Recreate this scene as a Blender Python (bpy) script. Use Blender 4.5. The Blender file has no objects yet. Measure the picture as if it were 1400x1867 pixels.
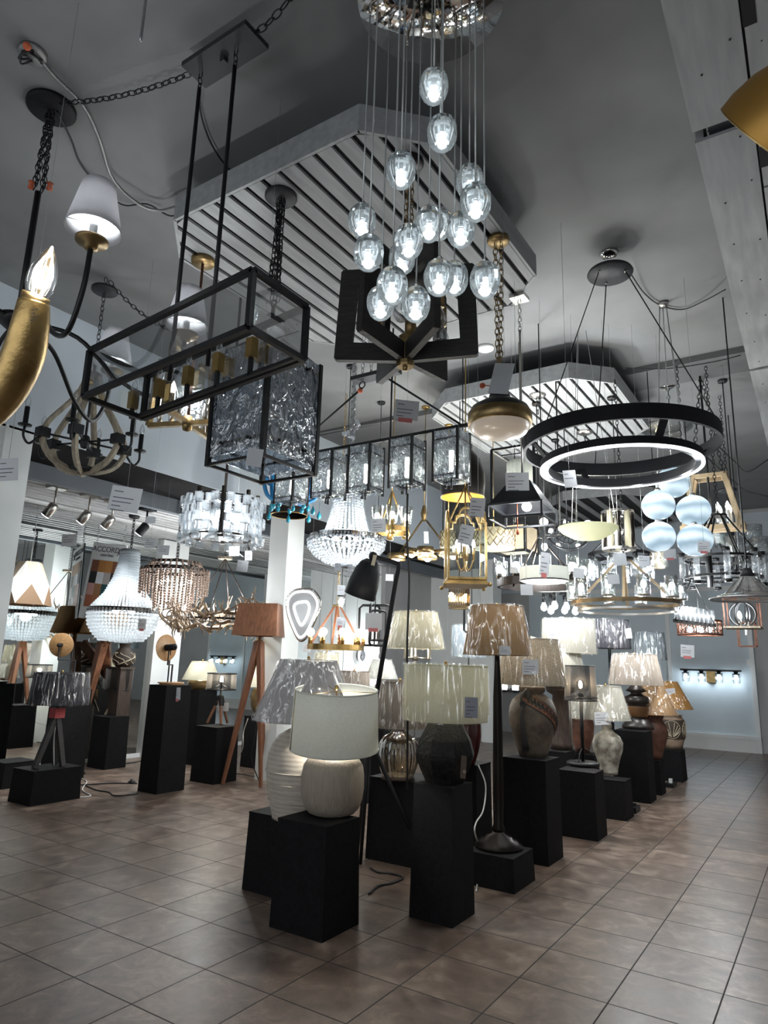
import bpy, math, random
from mathutils import Vector, Matrix
random.seed(7)
R_ = math.radians
PI = math.pi
SC = bpy.context.scene
COL = SC.collection

# ------------------------------------------------------------------ camera
F_PX = 1230.344                      # focal length in pixels of the 1400-wide frame
CAM = Vector((2.296, -3.511, 1.501))
PITCH, ROLL, YAW = 0.2168, 0.0286, 0.5830
_cy, _sy = math.cos(YAW), math.sin(YAW)
FWD = Vector((-_sy * math.cos(PITCH), _cy * math.cos(PITCH), math.sin(PITCH)))
_r0 = Vector((_cy, _sy, 0)); _u0 = _r0.cross(FWD)
RGT = _r0 * math.cos(ROLL) + _u0 * math.sin(ROLL)
UPV = -_r0 * math.sin(ROLL) + _u0 * math.cos(ROLL)
cam_d = bpy.data.cameras.new('camera'); cam = bpy.data.objects.new('camera', cam_d); COL.objects.link(cam)
cam_d.sensor_fit = 'HORIZONTAL'; cam_d.sensor_width = 36.0; cam_d.lens = F_PX / 1400 * 36
cam_d.clip_start = 0.02; cam_d.clip_end = 100
cam.matrix_world = Matrix(((RGT.x, UPV.x, -FWD.x, CAM.x), (RGT.y, UPV.y, -FWD.y, CAM.y), (RGT.z, UPV.z, -FWD.z, CAM.z), (0, 0, 0, 1)))
SC.camera = cam

# ------------------------------------------------------------------ world, exposure, sampling
SC.view_settings.view_transform = 'Standard'
SC.view_settings.look = 'None'
SC.view_settings.gamma = 1.0
SC.view_settings.use_curve_mapping = False
SC.view_settings.exposure = 0.0
wd = bpy.data.worlds.new('daylight'); SC.world = wd; wd.use_nodes = True
wd.node_tree.nodes['Background'].inputs[0].default_value = (0.90, 0.95, 1.0, 1)
wd.node_tree.nodes['Background'].inputs[1].default_value = 1.6
cy = SC.cycles
cy.use_denoising = True
cy.max_bounces = 8; cy.diffuse_bounces = 3; cy.glossy_bounces = 4; cy.transmission_bounces = 8; cy.transparent_max_bounces = 16
cy.caustics_reflective = False; cy.caustics_refractive = False
cy.sample_clamp_indirect = 4.0; cy.sample_clamp_direct = 0.0
cy.use_adaptive_sampling = True; cy.adaptive_threshold = 0.02
cy.use_light_tree = True
LIGHT = 4.0; BACK = 3.0                          # one scale on every lamp in the shop

# ------------------------------------------------------------------ pixels to places
AX = {'x': 0, 'y': 1, 'z': 2}
def ray(px, py): return RGT * ((px - 700) / F_PX) - UPV * ((py - 933.5) / F_PX) + FWD
def A(px, py, axis, v):
    d = ray(px, py); k = AX[axis]
    return CAM + d * ((v - CAM[k]) / d[k])
def D(px, py, depth): return CAM + ray(px, py) * depth
def P(v):
    d = Vector(v) - CAM; z = d.dot(FWD)
    return 700 + F_PX * d.dot(RGT) / z, 933.5 - F_PX * d.dot(UPV) / z, z
def zat(x, y, py):
    lo, hi = -1.0, 7.0
    for _ in range(48):
        m = (lo + hi) / 2
        if P((x, y, m))[1] > py: lo = m
        else: hi = m
    return m
def prof(x, y, pts):                 # silhouette half widths and rows -> lathe profile
    out = []
    for hw, py in pts:
        z = zat(x, y, py); out.append((hw * P((x, y, z))[2] / F_PX, z))
    return out
def rad(p, hw): return hw * P(p)[2] / F_PX

# ------------------------------------------------------------------ mesh builder
class MB:
    def __init__(s): s.v = []; s.f = []; s.sm = []
    def add(s, vs, fs, smooth=False):
        n = len(s.v); s.v += [Vector(a) for a in vs]
        s.f += [tuple(i + n for i in f) for f in fs]; s.sm += [smooth] * len(fs); return s
    def xf(s, m, start=0):
        for i in range(start, len(s.v)): s.v[i] = m @ s.v[i]
        return s
    def box(s, x0, x1, y0, y1, z0, z1):
        return s.add([(x0, y0, z0), (x1, y0, z0), (x1, y1, z0), (x0, y1, z0), (x0, y0, z1), (x1, y0, z1), (x1, y1, z1), (x0, y1, z1)],
                     [(0, 3, 2, 1), (4, 5, 6, 7), (0, 1, 5, 4), (1, 2, 6, 5), (2, 3, 7, 6), (3, 0, 4, 7)])
    def frust(s, x0, x1, y0, y1, z0, z1, t):      # box whose foot spreads by t on every side
        return s.add([(x0 - t, y0 - t, z0), (x1 + t, y0 - t, z0), (x1 + t, y1 + t, z0), (x0 - t, y1 + t, z0), (x0, y0, z1), (x1, y0, z1), (x1, y1, z1), (x0, y1, z1)],
                     [(0, 3, 2, 1), (4, 5, 6, 7), (0, 1, 5, 4), (1, 2, 6, 5), (2, 3, 7, 6), (3, 0, 4, 7)])
    def tube(s, pts, r, n=8, closed=False, caps=True, smooth=True, flat=None, phase=0.0):
        pts = [Vector(p) for p in pts]; m = len(pts)
        rs = r if isinstance(r, (list, tuple)) else [r] * m
        tang = []
        for i in range(m):
            a = pts[(i - 1) % m] if (closed or i > 0) else pts[i]
            b = pts[(i + 1) % m] if (closed or i < m - 1) else pts[i]
            t = b - a; tang.append(t.normalized() if t.length > 1e-9 else Vector((0, 0, 1)))
        t0 = tang[0]; ref = Vector((0, 0, 1)) if abs(t0.z) < .9 else Vector((1, 0, 0))
        nrm = (ref - t0 * ref.dot(t0)).normalized()
        vs = []
        for i in range(m):
            t = tang[i]; nrm = nrm - t * nrm.dot(t)
            nrm = nrm.normalized() if nrm.length > 1e-6 else t.orthogonal().normalized()
            bi = t.cross(nrm)
            for k in range(n):
                a = 2 * PI * k / n + phase
                fx = flat or 1.0
                vs.append(pts[i] + (nrm * math.cos(a) + bi * math.sin(a) * fx) * rs[i])
        fs = []
        for i in range(m if closed else m - 1):
            j = (i + 1) % m
            for k in range(n):
                l = (k + 1) % n
                fs.append((i * n + k, i * n + l, j * n + l, j * n + k))
        if caps and not closed:
            fs.append(tuple(range(n - 1, -1, -1))); fs.append(tuple((m - 1) * n + k for k in range(n)))
        return s.add(vs, fs, smooth)
    def rod(s, a, b, r, n=8): return s.tube([a, b], r, n)
    def bar(s, a, b, w): return s.tube([a, b], w * .7071, 4, smooth=False, phase=PI / 4)
    def lathe(s, pr, c=(0, 0, 0), n=28, smooth=True, a0=0.0, a1=2 * PI, flute=None):
        c = Vector(c); full = abs(a1 - a0 - 2 * PI) < 1e-6; m = n if full else n + 1
        vs = []; idx = []
        for (r, z) in pr:
            if r < 1e-6: idx.append([len(vs)] * m); vs.append(c + Vector((0, 0, z)))
            else:
                b = len(vs); idx.append(list(range(b, b + m)))
                for k in range(m):
                    a = a0 + (a1 - a0) * k / n
                    q = r * (1 + (flute[1] * math.cos(flute[0] * a) if flute else 0))
                    vs.append(c + Vector((q * math.cos(a), q * math.sin(a), z)))
        fs = []
        for i in range(len(pr) - 1):
            for k in range(n):
                l = (k + 1) % m
                q = [idx[i][k], idx[i][l], idx[i + 1][l], idx[i + 1][k]]
                u = []
                for e in q:
                    if e not in u: u.append(e)
                if len(u) > 2: fs.append(tuple(u))
        return s.add(vs, fs, smooth)
    def lat_w(s, pr, x, y, **k): return s.lathe([(r, z) for r, z in pr], (x, y, 0), **k)   # profile heights in the world
    def ball(s, c, r, n=16, m=10, sz=1.0):
        pr = [(r * math.sin(PI * i / m), -r * sz * math.cos(PI * i / m)) for i in range(m + 1)]
        pr[0] = (0, pr[0][1]); pr[-1] = (0, pr[-1][1]); return s.lathe(pr, c, n)
    def torus(s, c, R, r, n=32, m=8, rot=None, sx=1.0):
        st = len(s.v)
        s.tube([Vector((R * math.cos(2 * PI * k / n) * sx, R * math.sin(2 * PI * k / n), 0)) for k in range(n)], r, m, closed=True)
        M = Matrix.Translation(Vector(c)) @ (rot.to_4x4() if rot else Matrix.Identity(4)); return s.xf(M, st)
    def ring(s, c, ro, ri, z0, z1, n=64):            # flat hoop of rectangular section, heights in the world
        return s.lathe([(ri, z0), (ro, z0), (ro, z1), (ri, z1), (ri, z0)], (c[0], c[1], 0), n, smooth=False)
    def disc(s, c, r, h, n=28): return s.lathe([(0, 0), (r, 0), (r, h), (0, h)], c, n, smooth=False)
    def chain(s, a, b, ll=.05, w=.012, sag=0.0):
        a, b = Vector(a), Vector(b); L = (b - a).length; n = max(2, int(L / (ll * .72)))
        pts = [a.lerp(b, i / n) - Vector((0, 0, sag * 4 * (i / n) * (1 - i / n))) for i in range(n + 1)]
        for i in range(n):
            c = (pts[i] + pts[i + 1]) / 2; t = (pts[i + 1] - pts[i]).normalized()
            ref = Vector((0, 0, 1)) if abs(t.z) < .9 else Vector((1, 0, 0))
            u = t.cross(ref).normalized(); v = t.cross(u)
            side = u if i % 2 else v
            lp = [c + t * (ll * .5 * math.cos(q)) + side * (w * math.sin(q)) for q in [2 * PI * k / 8 for k in range(8)]]
            s.tube(lp, w * .24, 4, closed=True)
        return s
    def poly(s, pts, d):                              # closed outline pushed along d
        n = len(pts); pts = [Vector(p) for p in pts]; d = Vector(d)
        return s.add(pts + [p + d for p in pts], [tuple(range(n - 1, -1, -1)), tuple(range(n, 2 * n))] + [(i, (i + 1) % n, n + (i + 1) % n, n + i) for i in range(n)])
    def build(s, name, m, loc=(0, 0, 0), parent=None, obj=None):
        me = bpy.data.meshes.new(name); l = Vector(loc)
        me.from_pydata([v - l for v in s.v], [], s.f)
        me.polygons.foreach_set('use_smooth', s.sm); me.materials.append(m); me.update()
        o = bpy.data.objects.new(name, me); COL.objects.link(o)
        if parent is not None: o.parent = parent
        else: o.location = l
        return o

def arc(a, b, bulge, n=10):                            # smooth curve a..b pushed out by the vector bulge
    a, b, k = Vector(a), Vector(b), Vector(bulge)
    return [a.lerp(b, i / n) + k * (4 * (i / n) * (1 - i / n)) for i in range(n + 1)]
def spline(ps, n=6):                                   # Catmull-Rom through the points
    ps = [Vector(p) for p in ps]; q = [ps[0] * 2 - ps[1]] + ps + [ps[-1] * 2 - ps[-2]]; out = []
    for i in range(1, len(q) - 2):
        for k in range(n):
            t = k / n; a, b, c, d = q[i - 1], q[i], q[i + 1], q[i + 2]
            out.append(.5 * ((2 * b) + (c - a) * t + (2 * a - 5 * b + 4 * c - d) * t * t + (3 * b - a - 3 * c + d) * t ** 3))
    return out + [ps[-1]]

class T:                                               # one thing: an Empty at its base that parents its parts
    def __init__(s, name, label, cat, loc, group=None):
        s.loc = Vector(loc); s.e = bpy.data.objects.new(name, None); COL.objects.link(s.e)
        s.e.location = s.loc; s.e.empty_display_size = .05
        s.e['label'] = label; s.e['category'] = cat
        if group: s.e['group'] = group
    def part(s, name, mb, m, parent=None, label=None, stuff=False):
        o = mb.build(name, m, s.loc, parent or s.e)
        if label: o['label'] = label
        if stuff: o['kind'] = 'stuff'
        return o
    def lamp(s, p, power, r=.03, col=(.95, .985, 1.0)):
        l = bpy.data.lights.new('lamp_light', 'POINT'); l.energy = power * LIGHT * (BACK if Vector(p).y > 2.4 else 1.0); l.shadow_soft_size = r; l.color = col
        o = bpy.data.objects.new('lamp_light', l); COL.objects.link(o); o.parent = s.e; o.location = Vector(p) - s.loc; return o
def struct(name, mb, m, parent=None):
    o = mb.build(name, m, (0, 0, 0), parent)
    if parent is None: o['kind'] = 'structure'
    return o

# ------------------------------------------------------------------ materials
def nt(name):
    m = bpy.data.materials.new(name); m.use_nodes = True; t = m.node_tree
    return m, t, t.nodes, t.links, t.nodes['Principled BSDF'], t.nodes['Material Output']
def mat(name, col, rough=.5, metal=0.0, var=0.0, scale=8.0, bump=0.0, bscale=60.0, coat=0.0, stretch=None, emit=None, spec=.5, col2=None):
    m, t, N, L, B, O = nt(name)
    B.inputs['Base Color'].default_value = (*col, 1); B.inputs['Roughness'].default_value = rough; B.inputs['Metallic'].default_value = metal
    B.inputs['Coat Weight'].default_value = coat; B.inputs['Coat Roughness'].default_value = .08
    B.inputs['Specular IOR Level'].default_value = spec
    if var or bump:
        tc = N.new('ShaderNodeTexCoord'); mp = N.new('ShaderNodeMapping'); L.new(tc.outputs['Object'], mp.inputs[0])
        if stretch: mp.inputs['Scale'].default_value = stretch
    if var:
        no = N.new('ShaderNodeTexNoise'); no.inputs['Scale'].default_value = scale; no.inputs['Detail'].default_value = 6
        L.new(mp.outputs[0], no.inputs['Vector'])
        rp = N.new('ShaderNodeValToRGB'); L.new(no.outputs[0], rp.inputs[0])
        rp.color_ramp.elements[0].position = .32; rp.color_ramp.elements[1].position = .68
        c2 = col2 or tuple(min(1, c * (1 + var)) for c in col)
        rp.color_ramp.elements[0].color = (*[c * (1 - var) for c in col], 1) if not col2 else (*col, 1)
        rp.color_ramp.elements[1].color = (*c2, 1)
        L.new(rp.outputs[0], B.inputs['Base Color'])
    if bump:
        nb = N.new('ShaderNodeTexNoise'); nb.inputs['Scale'].default_value = bscale; nb.inputs['Detail'].default_value = 4
        L.new(mp.outputs[0], nb.inputs['Vector']); bp = N.new('ShaderNodeBump'); bp.inputs['Strength'].default_value = bump; bp.inputs['Distance'].default_value = .02
        L.new(nb.outputs[0], bp.inputs['Height']); L.new(bp.outputs[0], B.inputs['Normal'])
    if emit:
        B.inputs['Emission Color'].default_value = (*emit[0], 1); B.inputs['Emission Strength'].default_value = emit[1]
    return m
def glow(name, col, strength, sample=False):
    m, t, N, L, B, O = nt(name); e = N.new('ShaderNodeEmission'); e.inputs[0].default_value = (*col, 1); e.inputs[1].default_value = strength
    L.new(e.outputs[0], O.inputs[0]); m.cycles.emission_sampling = 'AUTO' if sample else 'NONE'; return m
def clear(name, tint=(1, 1, 1), gloss=.12, rough=.03, bump=0.0, bscale=30.0, stretch=None, dist=.02, milk=0.0, milkcol=(.9, .95, 1)):
    # thin clear sheet: passes light straight through, reflects a little, optionally rippled
    m, t, N, L, B, O = nt(name)
    tr = N.new('ShaderNodeBsdfTransparent'); tr.inputs[0].default_value = (*tint, 1)
    gl = N.new('ShaderNodeBsdfGlossy'); gl.inputs['Roughness'].default_value = rough
    lw = N.new('ShaderNodeLayerWeight'); lw.inputs['Blend'].default_value = .35
    ma = N.new('ShaderNodeMath'); ma.operation = 'MULTIPLY_ADD'; ma.inputs[1].default_value = .55; ma.inputs[2].default_value = gloss; ma.use_clamp = True
    L.new(lw.outputs['Fresnel'], ma.inputs[0])
    mx = N.new('ShaderNodeMixShader'); L.new(ma.outputs[0], mx.inputs[0]); L.new(tr.outputs[0], mx.inputs[1]); L.new(gl.outputs[0], mx.inputs[2])
    out = mx
    if bump:
        tc = N.new('ShaderNodeTexCoord'); mp = N.new('ShaderNodeMapping'); L.new(tc.outputs['Object'], mp.inputs[0])
        if stretch: mp.inputs['Scale'].default_value = stretch
        nb = N.new('ShaderNodeTexNoise'); nb.inputs['Scale'].default_value = bscale; nb.inputs['Detail'].default_value = 3; nb.inputs['Distortion'].default_value = .6
        L.new(mp.outputs[0], nb.inputs['Vector']); bp = N.new('ShaderNodeBump'); bp.inputs['Strength'].default_value = bump; bp.inputs['Distance'].default_value = dist
        L.new(nb.outputs[0], bp.inputs['Height']); L.new(bp.outputs[0], gl.inputs['Normal']); L.new(bp.outputs[0], lw.inputs['Normal'])
    if milk:
        df = N.new('ShaderNodeBsdfTranslucent'); df.inputs[0].default_value = (*milkcol, 1)
        m2 = N.new('ShaderNodeMixShader'); m2.inputs[0].default_value = milk; L.new(mx.outputs[0], m2.inputs[1]); L.new(df.outputs[0], m2.inputs[2]); out = m2
    L.new(out.outputs[0], O.inputs[0]); return m
def shade(name, col, trans=.5, weave=.05, pleat=False):
    # lamp-shade cloth: part of the light goes through
    m, t, N, L, B, O = nt(name)
    tc = N.new('ShaderNodeTexCoord'); no = N.new('ShaderNodeTexNoise'); no.inputs['Scale'].default_value = 90; no.inputs['Detail'].default_value = 5
    L.new(tc.outputs['Object'], no.inputs['Vector'])
    rp = N.new('ShaderNodeValToRGB'); rp.color_ramp.elements[0].position = .3; rp.color_ramp.elements[1].position = .7
    rp.color_ramp.elements[0].color = (*[c * (1 - weave) for c in col], 1); rp.color_ramp.elements[1].color = (*[min(1, c * (1 + weave)) for c in col], 1)
    L.new(no.outputs[0], rp.inputs[0])
    d = N.new('ShaderNodeBsdfDiffuse'); tl = N.new('ShaderNodeBsdfTranslucent')
    L.new(rp.outputs[0], d.inputs[0]); L.new(rp.outputs[0], tl.inputs[0])
    mx = N.new('ShaderNodeMixShader'); mx.inputs[0].default_value = trans; L.new(d.outputs[0], mx.inputs[1]); L.new(tl.outputs[0], mx.inputs[2]); L.new(mx.outputs[0], O.inputs[0])
    return m
def crystal(name, milk=.14, ior=1.5):
    m, t, N, L, B, O = nt(name)
    g = N.new('ShaderNodeBsdfGlass'); g.inputs['IOR'].default_value = ior; g.inputs['Roughness'].default_value = .02; g.inputs[0].default_value = (.96, .99, 1, 1)
    tl = N.new('ShaderNodeBsdfTranslucent'); tl.inputs[0].default_value = (.88, .96, 1, 1)
    mx = N.new('ShaderNodeMixShader'); mx.inputs[0].default_value = milk; L.new(g.outputs[0], mx.inputs[1]); L.new(tl.outputs[0], mx.inputs[2])
    L.new(mx.outputs[0], O.inputs[0]); return m
def tile_floor():
    m, t, N, L, B, O = nt('floor tile')
    tc = N.new('ShaderNodeTexCoord'); sp = N.new('ShaderNodeSeparateXYZ'); L.new(tc.outputs['Object'], sp.inputs[0])
    def math_(op, a, b=None, c=None):
        n = N.new('ShaderNodeMath'); n.operation = op
        for i, q in enumerate((a, b, c)):
            if q is None: continue
            if isinstance(q, (int, float)): n.inputs[i].default_value = q
            else: L.new(q, n.inputs[i])
        return n.outputs[0]
    T_ = .427
    u = math_('DIVIDE', sp.outputs[0], T_); v = math_('DIVIDE', sp.outputs[1], T_)
    gu = math_('PINGPONG', u, .5); gv = math_('PINGPONG', v, .5)
    g = math_('MINIMUM', gu, gv)
    mask = math_('MULTIPLY_ADD', math_('LESS_THAN', g, .0085), 1.0, 0.0)
    fu = math_('FLOOR', u); fv = math_('FLOOR', v)
    cb = N.new('ShaderNodeCombineXYZ'); L.new(fu, cb.inputs[0]); L.new(fv, cb.inputs[1])
    wn = N.new('ShaderNodeTexWhiteNoise'); wn.noise_dimensions = '2D'; L.new(cb.outputs[0], wn.inputs['Vector'])
    ofs = N.new('ShaderNodeVectorMath'); ofs.operation = 'MULTIPLY_ADD'; L.new(wn.outputs['Color'], ofs.inputs[0]); ofs.inputs[1].default_value = (9, 9, 9); L.new(tc.outputs['Object'], ofs.inputs[2])
    n1 = N.new('ShaderNodeTexNoise'); n1.inputs['Scale'].default_value = 5.5; n1.inputs['Detail'].default_value = 9; n1.inputs['Roughness'].default_value = .66; n1.inputs['Distortion'].default_value = .5
    L.new(ofs.outputs[0], n1.inputs['Vector'])
    rp = N.new('ShaderNodeValToRGB'); L.new(n1.outputs[0], rp.inputs[0]); e = rp.color_ramp.elements
    e[0].position = .33; e[0].color = (.080, .055, .042, 1); e[1].position = .70; e[1].color = (.275, .210, .166, 1)
    k = e.new(.52); k.color = (.152, .109, .085, 1)
    hv = N.new('ShaderNodeHueSaturation'); L.new(rp.outputs[0], hv.inputs['Color']); L.new(math_('MULTIPLY_ADD', wn.outputs['Value'], .22, .89), hv.inputs['Value'])
    mc = N.new('ShaderNodeMix'); mc.data_type = 'RGBA'; L.new(mask, mc.inputs[0]); L.new(hv.outputs[0], mc.inputs[6]); mc.inputs[7].default_value = (.022, .018, .017, 1)
    L.new(mc.outputs[2], B.inputs['Base Color'])
    rr = math_('MULTIPLY_ADD', n1.outputs[0], .22, .25); L.new(math_('MAXIMUM', rr, math_('MULTIPLY', mask, .8)), B.inputs['Roughness'])
    bp = N.new('ShaderNodeBump'); bp.inputs['Strength'].default_value = .35; bp.inputs['Distance'].default_value = .004
    L.new(math_('SUBTRACT', math_('MULTIPLY', n1.outputs[0], .5), mask), bp.inputs['Height']); L.new(bp.outputs[0], B.inputs['Normal'])
    B.inputs['Specular IOR Level'].default_value = .45
    return m

M = {}
M['floor'] = tile_floor()
M['ceil'] = mat('ceiling grey paint', (.205, .210, .215), .8, var=.10, scale=1.6)
M['beam'] = mat('dark grey beam paint', (.12, .123, .127), .75, var=.08, scale=2)
M['wallw'] = mat('cool white wall paint', (.77, .80, .79), .7, var=.04, scale=2)
M['wallu'] = mat('pale blue grey wall paint', (.56, .63, .69), .7, var=.05, scale=1.5)
M['wallb'] = mat('light blue wall paint', (.58, .67, .72), .6, var=.04, scale=2)
M['wallg'] = mat('mid grey wall paint', (.44, .445, .45), .75, var=.06, scale=2)
M['soffit'] = mat('charcoal soffit paint', (.009, .009, .010), .8, var=.2, scale=3, spec=.1)
M['fascia'] = mat('grey fascia paint', (.13, .148, .17), .6, var=.05, scale=3)
M['trimw'] = mat('white trim paint', (.72, .74, .74), .45)
M['board'] = mat('whitewashed board', (.31, .32, .325), .7, var=.12, scale=5, stretch=(4, .5, 4))
M['slat'] = mat('alcove slat paint', (.52, .53, .54), .6, var=.1, scale=5)
M['void'] = mat('gap shade black', (.008, .008, .009), .9)  # near-black colour standing for the shade in gaps and notches
M['mirror'] = mat('mirror silver', (.80, .85, .84), .015, 1.0)
M['ped'] = mat('black pedestal paint', (.0052, .0054, .0062), .7, var=.35, scale=40, bump=.25, bscale=220, spec=.16)
M['blk'] = mat('black metal', (.0075, .008, .0095), .42, .0, spec=.35)
M['blkm'] = mat('matte black metal', (.0075, .0082, .0105), .6, .0, spec=.25)
M['char'] = mat('charcoal metal', (.028, .030, .034), .5, .2, spec=.35)
M['brass'] = mat('satin brass', (.46, .31, .12), .32, 1.0, var=.12, scale=20)
M['abrass'] = mat('antique brass', (.27, .19, .09), .38, 1.0, var=.2, scale=20)
M['gold'] = mat('gold leaf', (.44, .30, .12), .36, .9, var=.28, scale=14, bump=.1, bscale=60)
M['gold_d'] = mat('dark gold paint', (.36, .20, .045), .42, .75, var=.15, scale=6)
M['bronze'] = mat('dark bronze', (.020, .016, .014), .34, .7)
M['orange'] = mat('orange dome lining', (.85, .36, .05), .5)
M['rust'] = mat('rust metal', (.13, .055, .035), .5, .5, var=.3, scale=20)
M['nick'] = mat('brushed nickel', (.55, .53, .50), .28, 1.0)
M['chrome'] = mat('chrome', (.62, .60, .58), .05, 1.0)
M['wire'] = mat('steel wire', (.45, .46, .48), .35, .9)
M['zinc'] = mat('galvanised conduit', (.32, .32, .32), .4, .8, bump=.3, bscale=200)
M['cordb'] = mat('black cord', (.015, .015, .016), .6)
M['cordw'] = mat('white cord', (.62, .62, .60), .5)
M['clearcord'] = mat('clear cord', (.50, .52, .52), .25, .3)
M['tape'] = mat('orange tape', (.55, .12, .05), .7)
M['paper'] = mat('price card', (.60, .62, .65), .7)
M['paperg'] = mat('grey price card', (.30, .31, .36), .7)
M['print'] = mat('card print', (.08, .08, .10), .7)
M['sticker'] = mat('red sticker', (.55, .17, .17), .7)
M['wooddk'] = mat('black stained wood', (.016, .015, .0145), .55, var=.5, scale=9, stretch=(1, 1, 9), bump=.2, bscale=40)
M['woodr'] = mat('walnut veneer', (.175, .078, .042), .42, var=.25, scale=5, stretch=(9, 9, .8))
M['woodt'] = mat('tripod leg walnut', (.23, .10, .055), .45, var=.25, scale=8, stretch=(6, 6, .7))
M['woodo'] = mat('oak veneer', (.46, .26, .115), .42, var=.2, scale=6, stretch=(.7, 9, 9))
M['woodg'] = mat('weathered wood', (.32, .275, .205), .65, var=.28, scale=7, stretch=(5, 5, 1))
M['woodb'] = mat('dark brown wood', (.045, .030, .024), .5, var=.4, scale=9, stretch=(6, 6, 1))
M['woodp'] = mat('pale wood beam', (.52, .40, .25), .6, var=.2, scale=7)
M['beadw'] = clear('white glass bead', (.9, .95, 1), .20, .06, milk=.70, milkcol=(.95, .97, .98))
M['beadn'] = mat('natural wood bead', (.33, .24, .19), .6, var=.3, scale=30)
M['antler'] = mat('antler', (.17, .12, .075), .55, var=.45, scale=22)
M['glass'] = clear('clear glass', (.96, .98, .98), .05, .02)
M['glassf'] = clear('frame glass', (.97, .985, .985), .035, .01)
M['water'] = clear('rippled glass', (.84, .89, .94), .27, .08, bump=1.0, bscale=15, stretch=(1, 1, .62), dist=.06, milk=.05, milkcol=(.70, .80, .92))
M['water2'] = clear('rippled lantern glass', (.80, .87, .93), .46, .09, bump=1.0, bscale=15, stretch=(1, 1, .62), dist=.07, milk=.20, milkcol=(.66, .76, .90))
M['seedy'] = clear('seeded glass', (.92, .96, .98), .18, .05, bump=.6, bscale=40, dist=.02)
M['bulbg'] = clear('bulb glass', (.97, .98, .99), .09, .02)
def wrap_film():
    # clear film: mostly see-through, creases along the pull of the wrap catch the light
    m, t, N, L, B, O = nt('plastic wrap')
    tc = N.new('ShaderNodeTexCoord'); mp = N.new('ShaderNodeMapping'); L.new(tc.outputs['Object'], mp.inputs[0])
    mp.inputs['Rotation'].default_value = (.42, .34, 0); mp.inputs['Scale'].default_value = (3.4, 3.4, .34)
    nb = N.new('ShaderNodeTexNoise'); nb.inputs['Scale'].default_value = 5.0; nb.inputs['Detail'].default_value = 2.5; nb.inputs['Distortion'].default_value = .9; L.new(mp.outputs[0], nb.inputs['Vector'])
    bp = N.new('ShaderNodeBump'); bp.inputs['Strength'].default_value = 1.0; bp.inputs['Distance'].default_value = .09; L.new(nb.outputs[0], bp.inputs['Height'])
    a = N.new('ShaderNodeMath'); a.operation = 'SUBTRACT'; a.inputs[1].default_value = .5; L.new(nb.outputs[0], a.inputs[0])
    b = N.new('ShaderNodeMath'); b.operation = 'ABSOLUTE'; L.new(a.outputs[0], b.inputs[0])
    r = N.new('ShaderNodeMapRange'); r.inputs[1].default_value = .0; r.inputs[2].default_value = .05; r.inputs[3].default_value = 1.0; r.inputs[4].default_value = .0; L.new(b.outputs[0], r.inputs[0])
    n2 = N.new('ShaderNodeTexNoise'); n2.inputs['Scale'].default_value = 5; L.new(tc.outputs['Object'], n2.inputs['Vector'])
    r2 = N.new('ShaderNodeMapRange'); r2.inputs[1].default_value = .36; r2.inputs[2].default_value = .56; L.new(n2.outputs[0], r2.inputs[0])
    c = N.new('ShaderNodeMath'); c.operation = 'MULTIPLY'; L.new(r.outputs[0], c.inputs[0]); L.new(r2.outputs[0], c.inputs[1])
    tr = N.new('ShaderNodeBsdfTransparent'); tr.inputs[0].default_value = (.96, .96, .96, 1)
    gl = N.new('ShaderNodeBsdfGlossy'); gl.inputs['Roughness'].default_value = .22; L.new(bp.outputs[0], gl.inputs['Normal'])
    w = N.new('ShaderNodeMath'); w.operation = 'MULTIPLY_ADD'; w.inputs[1].default_value = .95; w.inputs[2].default_value = .05; L.new(c.outputs[0], w.inputs[0])
    cb = N.new('ShaderNodeCombineColor')
    for i in range(3): L.new(w.outputs[0], cb.inputs[i])
    L.new(cb.outputs[0], gl.inputs[0])
    ad = N.new('ShaderNodeAddShader'); L.new(tr.outputs[0], ad.inputs[0]); L.new(gl.outputs[0], ad.inputs[1]); L.new(ad.outputs[0], O.inputs[0]); return m
M['wrap'] = wrap_film()
M['crys'] = crystal('cut crystal', .15)
M['crysb'] = clear('crystal block', (.86, .91, .94), .22, .04, bump=.2, bscale=14, dist=.02, milk=.16, milkcol=(.95, .97, 1))
M['cryss'] = clear('crystal strand', (.90, .95, 1), .50, .04, milk=.25)
M['led'] = glow('LED core', (.93, .98, 1.0), 9.0)
M['leds'] = glow('LED strip', (.96, .98, 1.0), 3.2)
M['bulb'] = glow('lit bulb', (1.0, .97, .90), 9.0)
M['bulbc'] = glow('lit cool bulb', (.92, .97, 1.0), 9.0)
M['fila'] = glow('warm filament', (1.0, .70, .32), 7.0)
M['filw'] = glow('filament white', (1.0, .91, .68), 15.0)
M['opal'] = mat('opal glass added glow', (.62, .54, .46), .28, emit=((1.0, .80, .60), .13))  # faint warm emission put into a bowl that holds no lit lamp
M['globe'] = None
M['s_white'] = shade('white linen shade', (.80, .81, .76), .5)
M['s_cream'] = shade('cream pleated shade', (.72, .69, .55), .42)
M['s_ivory'] = shade('ivory drum shade', (.78, .755, .60), .42)
M['s_grey'] = shade('silver grey shade', (.52, .50, .50), .28)
M['s_taupe'] = shade('taupe shade', (.42, .36, .30), .30)
M['s_tan'] = shade('tan shade', (.36, .225, .115), .30)
M['s_mica'] = shade('speckled mica shade', (.50, .42, .31), .3, .3)
M['s_amber'] = shade('amber shade', (.50, .27, .08), .35)
M['s_dark'] = shade('charcoal shade', (.055, .055, .065), .1)
M['s_blue'] = shade('pale blue shade', (.45, .52, .57), .35)
M['s_sand'] = shade('sand shade', (.55, .53, .46), .35)
M['s_mini'] = shade('small white cloth shade', (.80, .80, .82), .5, .02)
M['s_orange'] = shade('orange shade', (.60, .27, .09), .4)
M['inner'] = mat('white shade lining', (.8, .82, .83), .7)
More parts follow.
